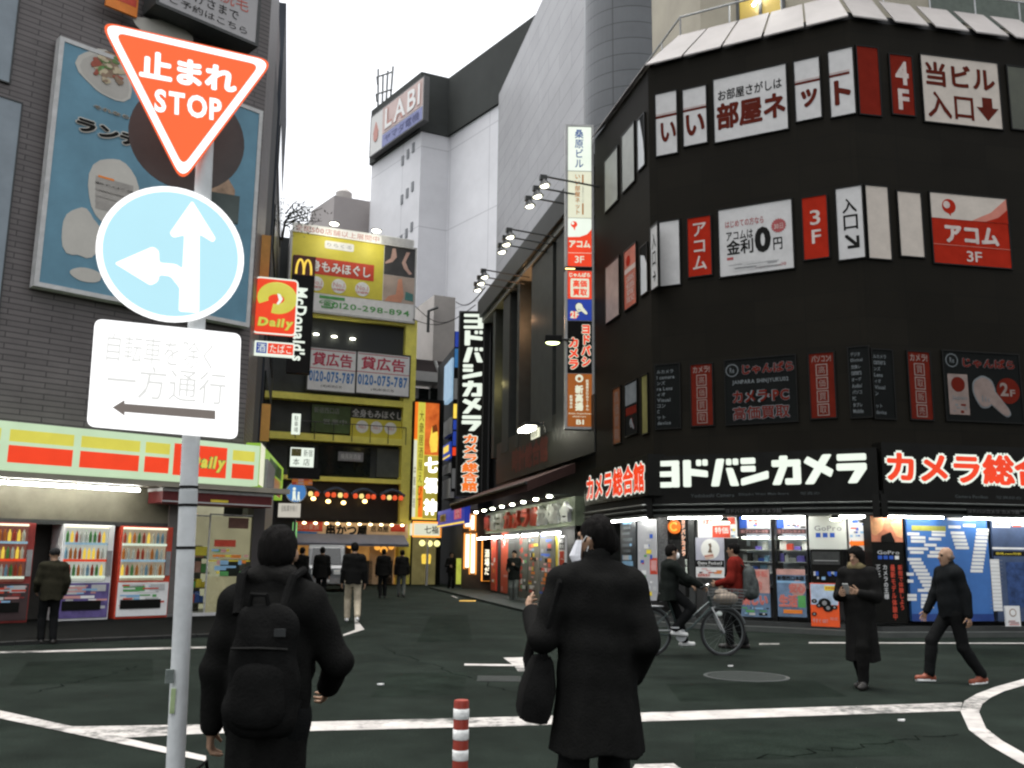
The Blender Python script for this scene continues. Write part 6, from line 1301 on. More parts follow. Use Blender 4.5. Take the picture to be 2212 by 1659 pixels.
for x0, x1, y in ((1066, 1071, 800), (1088, 1102, 780), (1119, 1124, 740), (1150, 1196, 720), (1204, 1232, 700)): mslab(mu(x0, y), min(mu(x1, y), mB - .01), 5.65, 12.2, .04, M('pier_stone_pale', (.03, .033, .029), .6, .25, 2), 'pier', .62)
alc = M('alcove_glass', (.05, .055, .05), .15, .3, .6, .6); ban = M('warm_banner', (.36, .20, .12), .6, .6, .9); ban2 = M('gold_banner', (.26, .22, .10), .6, .6, .9)
for x0, x1, y in ((1072, 1087, 800), (1103, 1118, 760), (1125, 1149, 740), (1197, 1203, 700)): mslab(mu(x0, y), mu(x1, y), 5.7, 12.0, -.45, alc, 'alcove_window', .05)
mslab(mu(1129, 740), mu(1147, 740), 6.0, 11.6, -.38, ban, 'banner', .03); mslab(mu(1074, 800), mu(1085, 800), 6.0, 11.6, -.38, ban2, 'banner', .03)
# point lights added to brighten the dark alcove banners, with glowing boxes added below
for x, y, zz, e, cl in ((1138, 690, 0, 30, (1, .55, .28)), (1138, 580, 0, 12, (1, .6, .3)), (1080, 830, 0, 18, (1, .85, .35))):
    u = mu(x, y); l = bpy.data.lights.new('added_alcove_lamp', 'POINT'); l.energy = e * GLOW * 3; l.color = cl; l.shadow_soft_size = .15; o = bpy.data.objects.new('added_alcove_light', l); C.objects.link(o); o.parent = MBd; o.matrix_basis = inv(MBd) @ ST.mat(u, ST.uz(x, y)[1], .02)
    b = B(); b.box(-.12, -.05, -.05, .12, .05, .05); b.build('added_alcove_lamp', warmbulb, MBd, ST.mat(u, 5.85, -.2))
# dark sign band and brown awning over the street shop
dkb = M('dark_sign_band', (.02, .022, .02), .5, .3, .8)
P = board('dark_sign', 'wide unlit dark sign band with faint red characters above the brown awning', 'shop sign', ST, 1073, 960, 1046, 1284, dkb, .03, depth=.2)
fred = M('faint_red_letter', (.09, .022, .018), .5, .3, 2); P.text('時計総合館', fred, .22, .32, .62, .88, bold=.05); P.text('WATCH', M('faint_grey_letter', (.07, .075, .07), .5), .66, .25, .92, .55)
for x, y, lb in ((1140, 925, 'bright white floodlight over the unlit dark sign band'), ):
    u, z = ST.uz(x, y, .9); t = thing('floodlight', lb, 'floodlight', ST.mat(u, z, .9)); b = B(); b.box(-.55, -.09, -.15, .55, .02, .2); b.build('lens', bulb, t); b = B(); b.box(-.6, .025, -.25, .6, .14, .22); b.tube([(0, .1, -.2), (0, .2, -.55), (0, -.1, -.62)], .04, 6); b.build('housing', darkmetal, t)
P2_ = board('small_sign', 'small white lettered strip under the floodlight', 'sign', ST, 1147, 931, 950, 1163, lcream, .5, depth=.05); P2_.text('時計館', ink, .1, .1, .9, .9)
ub0, ub1 = mu(1047, 1100), mu(1243, 1040)
aw = thing('awning', 'long dark brown sloping awning over the lit side street shop', 'awning', tuple(ST.at(ub1)))
b = B(); za, zb_ = 4.35, 3.75; b.raw([(ub0, zb_, 1.5), (ub1, zb_, 1.5), (ub1, za, .0), (ub0, za, .0), (ub0, zb_ - .3, 1.5), (ub1, zb_ - .3, 1.5), (ub1, za - .3, .0), (ub0, za - .3, .0)], [(0, 1, 2, 3), (4, 7, 6, 5), (0, 4, 5, 1), (1, 5, 6, 2), (2, 6, 7, 3), (3, 7, 4, 0)]); b.build('cover', M('brown_canvas', (.045, .02, .016), .8, .25, 1.5), aw, ST.mat(0, 0, 0))
b = B(); b.cyl((ub0, zb_ - .05, 1.53), (ub1, zb_ - .05, 1.53), .05); b.build('front_bar', darkmetal, aw, ST.mat(0, 0, 0))
lit = M('lamp_lit_fascia', (.17, .20, .13), .5, .35, 1.5)
P = board('fascia_sign', 'lamp lit fascia with raised red and white characters over the side street shop', 'shop sign', ST, 1048, 1110, 1153, 1242, lit, .2, depth=.3)
zz = [P.fr(.02, .16, .9, .86)]
for ch, a, mt in (('時', .03, redp), ('計', .115, pw), ('ヨ', .20, pw), ('カ', .31, redp), ('メ', .42, redp), ('ラ', .52, redp), ('館', .62, redp), ('カ', .68, pw), ('メ', .745, pw), ('総', .815, pw), ('合', .905, pw)): P.text(ch, mt, a, .14, a + .078, .88, z=.0, bold=.06, ext=.12)
n_ = 8
proto = None
for k in range(n_):
    f = (k + .5) / n_; w = WM[P.o] @ Matrix.Translation((f * P.w, P.h * 1.02, .55))
    if proto is None:
        proto = t = thing('sign_lamp', 'bright lamp under the brown awning lighting the raised characters', 'lamp', w, 'lamps over the side street fascia')
        b = B(); b.ball((0, 0, 0), (.16, .035, .08), 10, 6); b.build('bulb', M('sign_lamp_glow', (.95, 1., .80), .3, .02, 2, emit=40), t); b = B(); b.box(-.25, .04, -.55, .25, .08, .12); b.build('housing', darkmetal, t)
    else: copies(proto, [w])
for k in range(5):
    f0, f1 = k / 5 + .02, (k + 1) / 5 - .03; L = (f1 - f0) * P.w
    w = ST.mat(P.u0 + f0 * P.w, P.z0 - .22, .55); 
    if k == 0:
        pr2 = t = thing('fluorescent_lamp', 'white tube in the row along the side street shop front', 'lamp', w, 'tubes along the side street shop'); b = B(); b.cyl((0, 0, 0), (L, 0, 0), .03, n=8); b.build('tube', tube, t); b = B(); b.box(0, .03, -.05, L, .08, .05); b.build('housing', white, t)
    else: copies(pr2, [w])
# goods and banners of the side street shop
sp_ = thing('side_street_shop', 'bright crowded shop front along the side street under the brown awning', 'building', tuple(ST.at(ub0)))
def street(xl, yt, yb_, xr, mat, off=.12, name='shop_panel', seed=0, n=0, mats=None, **k):
    u0, z0, u1, z1 = ST.rect(xl, yt, yb_, xr, off); z0 = max(z0, .05); b = B(); b.box(0, 0, -.08, u1 - u0, z1 - z0, 0); o = b.build(name, mat, sp_, ST.mat(u0, z0, off)); Q = Panel(o, u1 - u0, z1 - z0)
    if n: Q.clutter(mats or allc, n, seed, .03, .02, .97, .98, rows=k.get('rows', 10), lo=.12, hi=.4)
    return Q
street(1060, 1152, 1290, 1241, M('shop_dark_back', (.02, .02, .018), .7, .4, 1), .05, 'shop_back')
Q = street(1062, 1156, 1275, 1071, redp, seed=2, n=7, mats=[pw, orangep]); Q = street(1083, 1150, 1280, 1097, M('banner_red', (.5, .07, .03), .5), seed=3, n=4, mats=[orangep, pinkp]); Q.disc(pw, .5, .18, .05)
Q = street(1098, 1150, 1285, 1122, M('shop_inner_dark', (.04, .045, .04), .6, .4, 2)); Q = street(1121, 1153, 1310, 1140, M('white_green_shelf', (.10, .11, .09), .6, .3, 2), seed=4, n=12, mats=[redp, pw, greenp, ink]); Q.text('ポイント還元', redp, .1, .05, .42, .9, vert=True, bold=.04)
street(1142, 1152, 1310, 1163, M('shelf_beige', (.16, .15, .12), .6, .3, 2), seed=5, n=34, mats=[redp, pw, orangep, ink, skyp, yellowp, pinkp], rows=14); street(1166, 1152, 1305, 1197, M('shelf_grey', (.12, .12, .10), .6, .3, 2), seed=6, n=44, mats=[redp, pw, orangep, ink, bluep, grey, pinkp], rows=14)
P = board('banner', 'upright white and yellow banner with red characters and a boxed heading at the shop corner', 'banner', ST, 1201, 1158, 1294, 1221, pw, .45, depth=.05); P.rect(yellowp, 0, 0, .25, 1, z1=.004, name='stripe'); P.rect(ink, .36, .03, .94, .22, z1=.004, name='box'); P.text('歓迎\n高価', pw, .42, .045, .88, .205, z=.008); P.outlined('買取り·下取', redp, orangep, .38, .25, .92, .98, vert=True, bold=.05, out=.03)
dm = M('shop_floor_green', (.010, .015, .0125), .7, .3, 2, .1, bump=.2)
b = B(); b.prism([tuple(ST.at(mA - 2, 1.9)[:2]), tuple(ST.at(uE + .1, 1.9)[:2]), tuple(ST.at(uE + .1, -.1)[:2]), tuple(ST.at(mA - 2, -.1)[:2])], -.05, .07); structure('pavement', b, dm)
# lamp arms over the street
arm0 = None
for k, (x, y, lb) in enumerate(((1173, 403, 'topmost'), (1158, 426, 'second from the top'), (1141, 447, 'third from the top'), (1099, 514, 'first of the middle three'), (1091, 530, 'second of the middle three'), (1081, 546, 'third of the middle three'), (1044, 600, 'first of the lowest three'), (1036, 614, 'second of the lowest three'), (1029, 628, 'last of the lowest three'))):
    u, z = ST.uz(x, y, 1.7); w = ST.mat(u, z, 1.7)
    if arm0 is None:
        arm0 = t = thing('sign_spotlight', '', 'spotlight', w, 'spotlights on arms along the dark roof edge'); b = B(); b.cyl((0, .22, 0), (0, .02, -.06), .07, .19, 12, False); b.box(-.08, .2, -.1, .08, .34, .1); b.build('head', darkmetal, t)
        b = B(); b.ball((0, .03, -.04), (.15, .06, .13), 10, 6); b.build('lens', M('spot_glow', (1., .95, .70), .3, .02, 2, emit=7), t); b = B(); b.cyl((0, .32, 0), (0, .16, -1.8), .03, n=6); b.build('arm', darkmetal, t)
    else: t = copies(arm0, [w])[0]
    t['label'] = 'lit spotlight on a thin arm over the street, ' + lb
c0, c1 = CAM + ray(886, 772 - 0) * 40, None
t = thing('cable', 'thin black cable hanging across the street towards the roof edge', 'cable', (0, 0, 0)); p0 = Vector(HF.at(HF.uz(985, 652)[0], 0, HF.uz(985, 652)[1])); p1 = ST.at(mu(1062, 622), .3, ST.uz(1062, 622)[1]); b = B(); b.tube([p0.lerp(p1, q / 10) - Vector((0, 0, .5 * math.sin(math.pi * q / 10))) for q in range(11)], .03, 5); b.build('wire', black, t, Matrix())
for (fa, xa, ya), (fb, xb, yb__), lb in (((YB, 893, 660), (HF, 982, 690), 'thin black wire from the yellow billboard to the pale chimney building'), ((YB, 890, 690), (ST, 1045, 660), 'long thin black wire sagging from the yellow frame to the stone building')):
    p0 = fa.at(fa.uz(xa, ya)[0], .1, fa.uz(xa, ya)[1]); p1 = fb.at(fb.uz(xb, yb__)[0], .4, fb.uz(xb, yb__)[1]); t = thing('cable', lb, 'cable', (0, 0, 0)); b = B(); b.tube([p0.lerp(p1, q / 12) - Vector((0, 0, .6 * math.sin(math.pi * q / 12))) for q in range(13)], .022, 5); b.build('wire', black, t, Matrix())
# ---------------------------------------------------------------- tall upright wordmark sign farther down
vp = ST.at(mA + .3, .2); VF = Face((vp.x, vp.y), 90)
P = board('shop_sign', 'tall black upright sign, white katakana above white edged orange characters', 'shop sign', VF, 995, 675, 1071, 1055, blackgloss, .0, depth=.6, frame=darkmetal, ft=.07)
Y = lambda y: (y - 675) / (1071 - 675)
wordmark(P, 'ヨドバシカメラ', lw, .12, Y(676), .78, Y(936), z=.004, ext=.03, vert=True)
P.outlined('カメラ総合館', lorange, lw, .15, Y(942), .70, Y(1062), vert=True, bold=.05, out=.06, z=.008)
P.rect(darkmetal, .80, .0, .83, 1, z1=.05, name='edge_strip')
# dark tenant wall and its panels between the gold sign and the upright sign
bk = simple_building('dark_building', 'narrow black tenant building between the gold sign and the tall upright sign', ST, mA - 14, mA - .4, 5, ST.uz(985, 745)[1], M('tenant_black', (.02, .022, .022), .6, .3, 1))
def tpan(xl, yt, yb_, xr, mat, txt=None):
    P = pane(bk, ST, xl, yt, yb_, xr, mat, .3, depth=.25, name='sign_panel')
    if txt: P.text(txt, ink, .15, .2, .85, .8)
    return P
dimw = M('dim_white_panel', (.45, .46, .44), .5, .15, 1)
tpan(960, 792, 872, 975, lbluewhite); tpan(957, 915, 948, 973, dimw); P = tpan(957, 964, 994, 972, lblue); P.rect(lgold, .1, .15, .8, .6, z1=.01); P.rect(lgold, 0, .88, 1, 1, z1=.01); tpan(956, 1008, 1028, 971, dimw); tpan(956, 1040, 1080, 971, dimw)
P = board('strip_sign', 'narrow stack of small blue, white and yellow panels left of the tall upright sign', 'shop sign', Face(tuple(ST.at(mA - 1.2, .1)[:2]), 90), 982, 716, 1062, 993, black, 0, depth=.2)
for a, c_, m_ in ((.0, .10, lblue), (.11, .23, M('sky_panel', (.05, .25, .6), .4, emit=.5)), (.30, .43, dimw), (.46, .55, lgold), (.56, .62, lblue), (.63, .72, lblue), (.73, .78, lred), (.86, .98, dimw)): P.rect(m_, .1, a, .9, c_, z1=.01)
P = board('shop_sign', 'blue sign edged in yellow with a gold square and a pink label', 'shop sign', ST, 946, 1106, 1139, 1003, M('sign_royal_blue', (.03, .06, .55), .5, .1, 1, emit=.5), 1.0, depth=.25); P.rect(lgold, 0, .90, 1, 1.0, z1=.03, name='edge'); P.rect(M('gold_square', (.45, .32, .06), .5, .3, 4), .10, .25, .34, .72, z1=.01); P.rect(M('sign_pinkred', (.75, .12, .2), .5, .1, 2, emit=.6), .66, .12, .90, .72, z1=.01); P.text('本店', pw, .70, .2, .86, .66, z=.014, vert=True); P.text('金', ink, .15, .32, .30, .66, z=.014)
# neon lights of the bar front
NF = Face(tuple(ST.at(mA - .2, .6)[:2]), 88)
bar = thing('bar_front', 'small bar front with white neon bars and an outlined neon frame', 'building', tuple(ST.at(mA - .2)))
slab(bar, NF, NF.uz(998, 1200)[0], NF.uz(1062, 1200)[0], .03, 3.6, -.1, M('bar_wall', (.06, .045, .035), .7, .3, 2), 'wall', .4)
for k, (xa, ya, xb, yb_) in enumerate(((1006, 1154, 1014, 1226), (1018, 1154, 1026, 1238), (1018, 1113, 1025, 1144), (1005, 1122, 1017, 1138))):
    lb = ('left tall white neon bar beside the standing man', 'right tall white neon bar beside the standing man', 'short upright white neon bar above the tall pair', 'small square white neon lamp above the tall pair')[k]
    u0, z0, u1, z1 = NF.rect(xa, ya, yb_, xb, .1); t = thing('neon_bar', lb, 'neon light', NF.mat(u0, z0, .1), 'white neon bars of the bar front'); b = B(); b.box(0, 0, -.05, u1 - u0, z1 - z0, .05); b.build('glow', neonwhite, t, bevel=.02); b = B(); g = .05; w_, h_ = u1 - u0, z1 - z0; b.tube([(-g, -g, -.03), (w_ + g, -g, -.03), (w_ + g, h_ + g, -.03), (-g, h_ + g, -.03)], .025, 6, True); b.build('rim', neonorange, t)
u0, z0, u1, z1 = NF.rect(1042, 1164, 1255, 1061, .25); t = thing('neon_sign', 'rectangular orange neon outline with glowing characters inside', 'neon sign', NF.mat(u0, z0, .25)); w_, h_ = u1 - u0, z1 - z0
b = B(); b.box(0, 0, -.2, w_, h_, -.06); b.build('backing', black, t); b = B(); b.tube([(0, 0, 0), (w_, 0, 0), (w_, h_, 0), (0, h_, 0)], .03, 6, True); b.build('neon_tube', neonorange, t); text(t, '酒場だ', neonwhite, w_ * .3, h_ * .15, w_ * .8, h_ * .75, z=-.04, vert=True, bold=.02)
u0, z0, u1, z1 = NF.rect(986, 1206, 1262, 996, .5); t = thing('menu_sign', 'yellow green lit upright menu box beside the standing man', 'sign', NF.mat(u0, max(z0, .05), .5)); b = B(); b.box(0, 0, -.2, u1 - u0, z1 - max(z0, .05), 0); b.build('panel', M('lit_yellow_green', (.55, .6, .08), .4, .4, 3, emit=.7), t)
# ---------------------------------------------------------------- silver tower and grey tower behind
SV = Face(tuple(ST.at(-3, -4.5)[:2]), 167)
su0, su1 = SV.uz(1076, 300)[0], SV.uz(1267, 200)[0]; sz = SV.uz(1084, 190)[1]
sv = thing('silver_tower', 'tall building clad in pale silver metal strips behind the stone building', 'building', tuple(SV.at(su0)))
silver = tiled('silver_cladding', (.24, .24, .245), (.14, .14, .145), 4.5, 1.05, .035, .5, .42, .06, .4, .25, nscale=.25, jointbump=.3)
b = B(); block(b, [tuple(SV.at(su0)[:2]), tuple(SV.at(su1 + 2)[:2]), tuple(SV.at(su1 + 2, -14)[:2]), tuple(SV.at(su0, -14)[:2])], 0, sz); bbuild(sv, b, 'wall', silver)
p = ray(1266, 250); k_ = 31.0 / p.y; gl = Vector((p.x * k_, 31.0)); gx = gl.x + 1.75
gt = thing('grey_tower', 'grey panelled tower with a rounded corner rising behind the black building', 'building', (gx, 32.7, 0))
gm = tiled('grey_panel', (.105, .112, .118), (.028, .03, .032), 1.45, .62, .018, 0, .4, .05, .4, .1, nscale=.5)
dr = Vector((math.sin(R(74)), math.cos(R(74)))); cc = Vector((gx, 32.7)); Rr = 1.72; pts = []
for k in range(15):
    a = R(180 + 15) + (R(254 + 0) - R(195)) * 0; a = R(195 - 0) + (R(286) - R(195)) * k / 14; pts.append((cc.x + Rr * math.cos(a), cc.y + Rr * math.sin(a)))
q_ = Vector(pts[-1]); pts.append(tuple(q_ + dr * 16)); far = [(q_ + dr * 16).x - 3, (q_ + dr * 16).y + 12]; pts += [tuple(far), (pts[0][0] + 1, pts[0][1] + 14)]
b = B(); block(b, pts, 0, 46); o = bbuild(gt, b, 'wall', gm)

# ---------------------------------------------------------------- sign post in the foreground
pb = Vector((0, 0, 0)); r_ = ray(396, 960); k_ = 4.1 / r_.y; pc = Vector((r_.x * k_, 4.1))
PF = Face((pc.x, pc.y), 64.3)
sp = thing('road_sign', 'stop sign, round arrow sign and white plate stacked on one pale post in front', 'road sign', PF.mat(0, 0, 0))
ul, zl = PF.uz(379, 1650, -.055); uh, zh = PF.uz(440, 380, -.055); s_ = (uh - ul) / (zh - zl); base = ul - s_ * zl; top = zh + .45
def pole(name, z0, z1, r, mat): b = B(); b.cyl((base + s_ * z0, z0, -.055), (base + s_ * z1, z1, -.055), r, n=20); return b.build(name, mat, sp, smooth=True)
pole('post', 0, top, .0382, M('pale_post_paint', (.52, .54, .54), .45, .12, 9, .4, bump=.05))
for y in (1052, 1091, 1183): z = PF.uz(395, y, -.055)[1]; pole('strap', z - .006, z + .006, .0405, black)
for y0, y1 in ((1060, 1088), ): z0, z1 = PF.uz(395, y1, -.055)[1], PF.uz(395, y0, -.055)[1]; pole('sleeve', z0, z1, .0396, M('grey_sleeve', (.40, .42, .42), .5))
u, z = PF.uz(369, 1457, -.015); b = B(); b.box(u - .02, z - .035, -.03, u + .012, z + .02, -.012); b.build('torn_sticker', M('sticker_scrap', (.12, .14, .13), .8, .5, 20), sp); u, z = PF.uz(372, 1515, -.012); b = B(); b.box(u - .006, z - .05, -.03, u + .012, z + .05, -.0145); b.build('green_sticker', M('sticker_green', (.33, .42, .22), .7, .3, 10), sp)
sg_w = M('glowing_retro_white', (1., 1., 1.), .4, .01, 2, emit=1.35); sg_b = M('glowing_retro_blue', (.47, .78, .88), .4, .02, 2, emit=1.0); sg_r = M('glowing_retro_orange_red', (1., .13, .03), .4, .05, 1.5, emit=1.05); backm = M('sign_back', (.05, .052, .05), .6, .2, 5)  # sign faces glow by emission, imitating light thrown back by retroreflective sheeting
def U(x, y, o=0): return PF.uz(x, y, o)
tri = [U(214, 44), U(592, 131), U(393, 396)]
def shape(name, pts, z0, z1, mat, parent=sp): b = B(); b.prism(pts, z0, z1); return b.build(name, mat, parent)
def shrink(pts, d):
    c = Vector((sum(p[0] for p in pts) / len(pts), sum(p[1] for p in pts) / len(pts))); return [tuple(c + (Vector(p) - c) * (1 - d)) for p in pts]
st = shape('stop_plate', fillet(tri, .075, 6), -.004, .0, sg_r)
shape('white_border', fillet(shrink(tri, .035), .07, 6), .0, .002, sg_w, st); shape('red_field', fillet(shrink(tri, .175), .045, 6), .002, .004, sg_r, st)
# lettering on the triangle, on a little slanting grid of its own (it follows the plate's top edge)
def tri_text(s, x0, y0, x1, y1, x2, y2, bold):
    a, c, d_ = Vector(U(x0, y0)), Vector(U(x1, y1)), Vector(U(x2, y2)); e1, e2 = c - a, d_ - a
    o = text(st, s, sg_w, 0, 0, 1, 1, z=0, bold=bold); o.matrix_basis = Matrix(((e1.x, e2.x, 0, a.x), (e1.y, e2.y, 0, a.y), (0, 0, 1, .006), (0, 0, 0, 1)))
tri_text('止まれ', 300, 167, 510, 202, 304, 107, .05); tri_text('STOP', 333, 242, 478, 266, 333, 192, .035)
cu, cz = U(372, 548); ru = (U(527, 548)[0] - U(217, 548)[0]) / 2; rz = (U(372, 395)[1] - U(372, 700)[1]) / 2; rr = (ru + rz) / 2
def disc(name, r, z0, z1, mat, parent=sp, cx=None, cy=None):
    b = B(); b.prism([(cx if cx is not None else cu, 0)] and [((cx if cx is not None else cu) + r * math.cos(k * math.pi / 28), (cy if cy is not None else cz) + r * math.sin(k * math.pi / 28)) for k in range(56)], z0, z1); return b.build(name, mat, parent)
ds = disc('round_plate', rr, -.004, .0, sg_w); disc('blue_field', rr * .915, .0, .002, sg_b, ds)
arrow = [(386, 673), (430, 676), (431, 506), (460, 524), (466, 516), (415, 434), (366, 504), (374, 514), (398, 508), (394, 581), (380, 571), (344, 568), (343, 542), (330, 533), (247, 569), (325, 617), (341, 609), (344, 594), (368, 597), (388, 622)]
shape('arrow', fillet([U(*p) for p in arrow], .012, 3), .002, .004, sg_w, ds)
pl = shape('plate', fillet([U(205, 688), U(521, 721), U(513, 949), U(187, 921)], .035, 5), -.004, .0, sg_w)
ghost = M('glare_washed_lettering', (.70, .70, .68), .5, .03, 3, emit=1.0)  # print colour lightened and glowing, to imitate glare washing it out
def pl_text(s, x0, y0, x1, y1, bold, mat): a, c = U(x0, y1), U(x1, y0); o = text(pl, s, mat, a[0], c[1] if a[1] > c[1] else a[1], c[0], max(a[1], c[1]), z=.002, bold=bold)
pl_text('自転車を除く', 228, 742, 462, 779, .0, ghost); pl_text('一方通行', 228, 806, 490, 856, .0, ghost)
ar = [(243, 880), (269, 864), (269, 872), (465, 887), (465, 906), (269, 890), (269, 898)]
shape('arrow', [U(*p) for p in ar], .0, .002, M('glare_washed_arrow', (.17, .145, .13), .5, .1, 3, emit=1.0), pl)
b = B(); u, z = U(406, 296, -.35); b.cyl((u, z, -.36), (u, z, -.355), .275, n=40); b.cyl((base + s_ * z, z, -.3), (base + s_ * z, z, -.05), .02); b.box(u - .02, z - .02, -.355, base + s_ * z, z + .02, -.30); b.build('back_of_round_sign', backm, sp)
u0, z0, u1, z1 = PF.rect(447, 412, 472, 517, -.12); b = B(); b.box(u0, z0, -.14, u1, z1, -.12); b.build('back_of_plate', M('dark_green_back', (.05, .065, .06), .6), sp)
b = B()
for zc in (cz, U(380, 230)[1], U(360, 800)[1]): b.box(base + s_ * zc - .06, zc - .015, -.10, base + s_ * zc + .06, zc + .015, -.0045)
b.build('clamp', steel, sp)
# ---------------------------------------------------------------- bollard
pk = ray(997, 1512); kk = (.80 - EYE) / pk.z; bx = pk * kk
t = thing('bollard', 'orange red lane post with three white reflective bands in the foreground', 'bollard', (bx.x, bx.y, 0))
brd = M('bollard_red', (.22, .024, .012), .45, .12, 6, .4); bwt = M('bollard_white', (.85, .86, .83), .45, .15, 25, bump=.3, bscale=40)
b = B(); b.lathe([(.001, 0), (.115, 0), (.11, .025), (.05, .05), (.041, .06), (.040, .79), (.036, .80), (.001, .802)], 24); b.build('post', brd, t, smooth=True)
for zt in (.758, .655, .553): b = B(); b.lathe([(.0403, zt - .052), (.0418, zt - .05), (.0418, zt - .002), (.0403, zt)], 24); b.build('reflective_band', bwt, t, smooth=True)
# ---------------------------------------------------------------- people
def at(px, y): r = ray(px, 1210); k = y / r.y; return (r.x * k, y, 0)
# man with the backpack, left foreground
pl_, W_ = person('man in a dark fleece-collared coat seen from behind at left, wearing a backpack', at(597, 4.15), 3, 1.66, top='black_wool', coat='black_coat', hem=.30, flare=1.10, wrists=[(-.265, .02, .76), (.20, .26, 1.0)], poles=[(-.3, -.3, 0), (.75, -.8, -.15)],
       res=.0095, curl=(.75, .6), palms=[(1, .2, 0), (-1, 0, .2)], ankles=[(-.10, .16, .085), (.10, -.2, .12)], collar=True, yaw=.0, build_=.93, group='people standing close to the camera')
fz = cloth('grey_fleece', (.016, .0155, .0145), .5)
o = net_object('fleece_collar', [sdf_net([cap((-.075, -.05, 1.45), (.075, -.05, 1.45), .038, .038, 0, k=.03), cap((-.05, -.01, 1.445), (.05, -.01, 1.445), .058, .058, 0, k=.03)], .011, warp=lambda X, Y, Z: .004 * np.sin(60 * X) * np.sin(70 * Z + 3))], [fz], pl_)
bpk = thing('backpack', 'black soft backpack on the back of the left foreground man', 'backpack', WM[pl_])
bc = cloth('black_nylon', (.0078, .0078, .0075), .3)
prm = [cap((-.02, -.20, .95), (-.01, -.19, 1.26), .10, .085, 0, sy=.62, k=.03), cap((.085, -.20, .95), (.075, -.19, 1.26), .10, .085, 0, sy=.62, k=.03), cap((-.03, -.20, .90), (.095, -.20, .90), .075, .075, 0, sy=.7, k=.03)]
net_object('body', [sdf_net(prm, .012, warp=lambda X, Y, Z: .005 * np.sin(30 * Z + 10 * X) * np.sin(22 * X + 1))], [bc], bpk)
net_object('front_pocket', [sdf_net([cap((-.02, -.248, .93), (-.015, -.245, 1.05), .066, .062, 0, sy=.4, k=.03), cap((.08, -.248, .93), (.075, -.245, 1.05), .066, .062, 0, sy=.4, k=.03)], .011)], [bc], bpk)
for sx in (-1, 1): b = B(); b.tube([(.09 * sx, -.20, 1.30), (.11 * sx, -.12, 1.45), (.12 * sx, .0, 1.475), (.125 * sx, .10, 1.42), (.13 * sx, .15, 1.28), (.15 * sx, .10, 1.05), (.14 * sx, -.10, .92), (.11 * sx, -.2, .90)], .019, 8); b.build('strap', bc, bpk, smooth=True)
b = B(); b.tube([(-.04, -.20, 1.33), (-.03, -.21, 1.38), (.03, -.21, 1.38), (.04, -.20, 1.33)], .011, 6); b.build('handle', bc, bpk, smooth=True)
b = B(); b.tube([(-.09, -.245, 1.17), (.03, -.262, 1.175), (.14, -.245, 1.17)], .006, 5); b.build('zip', black, bpk); b = B(); b.box(.085, -.262, 1.22, .13, -.252, 1.25); b.build('patch', M('grey_patch', (.02, .022, .022), .8), bpk)
# small bag in his left hand
hb = W_ @ Vector((-.30 / 1, .05, .60)); t = thing('handbag', 'small black bag with a white tag in the hand of the left foreground man', 'bag', Matrix.Translation(hb) @ Matrix.Rotation(R(-10), 4, 'Z'))
net_object('body', [sdf_net([cap((-.03, -.08, -.14), (-.03, .10, -.14), .05, .05, 0, k=.03), cap((.0, -.10, -.06), (.0, .11, -.06), .05, .05, 0, k=.03)], .011)], [bc], t); b = B(); b.tube([(0, -.08, -.05), (0, -.05, .07), (0, .05, .09), (0, .09, -.05)], .008, 6); b.build('handle', bc, t); b = B(); b.box(.045, -.03, -.06, .05, .01, .02); b.build('tag', white, t)
# man with mask, right foreground
pr_, W_ = person('man in a long black coat seen from behind, white mask on his turned face', at(1288, 4.9), -4, 1.755, coat='black_coat', hem=.595, flare=1.36, wrists=[(-.305, .19, 1.225), (.20, .10, .93)], poles=[(-.35, -.2, -1), (.35, -1, 0)],
       res=.0095, curl=(.95, .5), palms=[(1, .2, .3), (-1, 0, 0)], ankles=[(-.13, -.16, .10), (.12, .12, .085)], collar=True, yaw=.95, mask=False, build_=.98, group='people standing close to the camera')
# white mask hanging off the turned cheek
s175 = 1.755 / 1.72; yw = .95
def hd2(x, y, z): return Vector((x * math.cos(yw) - y * math.sin(yw), .03 + x * math.sin(yw) + y * math.cos(yw), 1.60 + z)) * s175
mk = B(); n = 9; rows = []
for j in range(6):
    z = .012 - .026 * j; rows.append([(.090 * math.sin(R(-78 + 156 * i / (n - 1))), .012 + (.128 - .014 * abs(j - 3)) * math.cos(R(-78 + 156 * i / (n - 1))) + .0, z - .012) for i in range(n)])
for j in range(5):
    for i in range(n - 1): mk.face([hd2(*rows[j][i]), hd2(*rows[j][i + 1]), hd2(*rows[j + 1][i + 1]), hd2(*rows[j + 1][i])])
mm = mk.build('mask', M('mask_white', (.62, .63, .66), .8, .08, 12, bump=.2, bscale=50), pr_, smooth=True, fix=False)
b = B()
for sx in (-1, 1): b.tube([hd2(.082 * sx, .03, -.01), hd2(.088 * sx, .005, .02), hd2(.088 * sx, -.02, .01), hd2(.082 * sx, .02, -.10)], .003, 5)
b.build('mask_strap', white, pr_)
bg_ = thing('shoulder_bag', 'black shoulder bag hanging at the left hip of the man with the mask', 'bag', WM[pr_])
b = B(); b.raw([(-.40, -.12, .765), (-.25, -.12, .735), (-.25, .18, .735), (-.40, .18, .765), (-.38, -.10, .90), (-.21, -.10, .90), (-.21, .17, .90), (-.38, .17, .90), (-.32, -.06, 1.06), (-.22, -.06, 1.06), (-.22, .15, 1.06), (-.32, .15, 1.06)], [(0, 3, 2, 1), (0, 1, 5, 4), (1, 2, 6, 5), (2, 3, 7, 6), (3, 0, 4, 7), (4, 5, 9, 8), (5, 6, 10, 9), (6, 7, 11, 10), (7, 4, 8, 11), (8, 9, 10, 11)]); b.build('body', bc, bg_, bevel=.042, smooth=True)
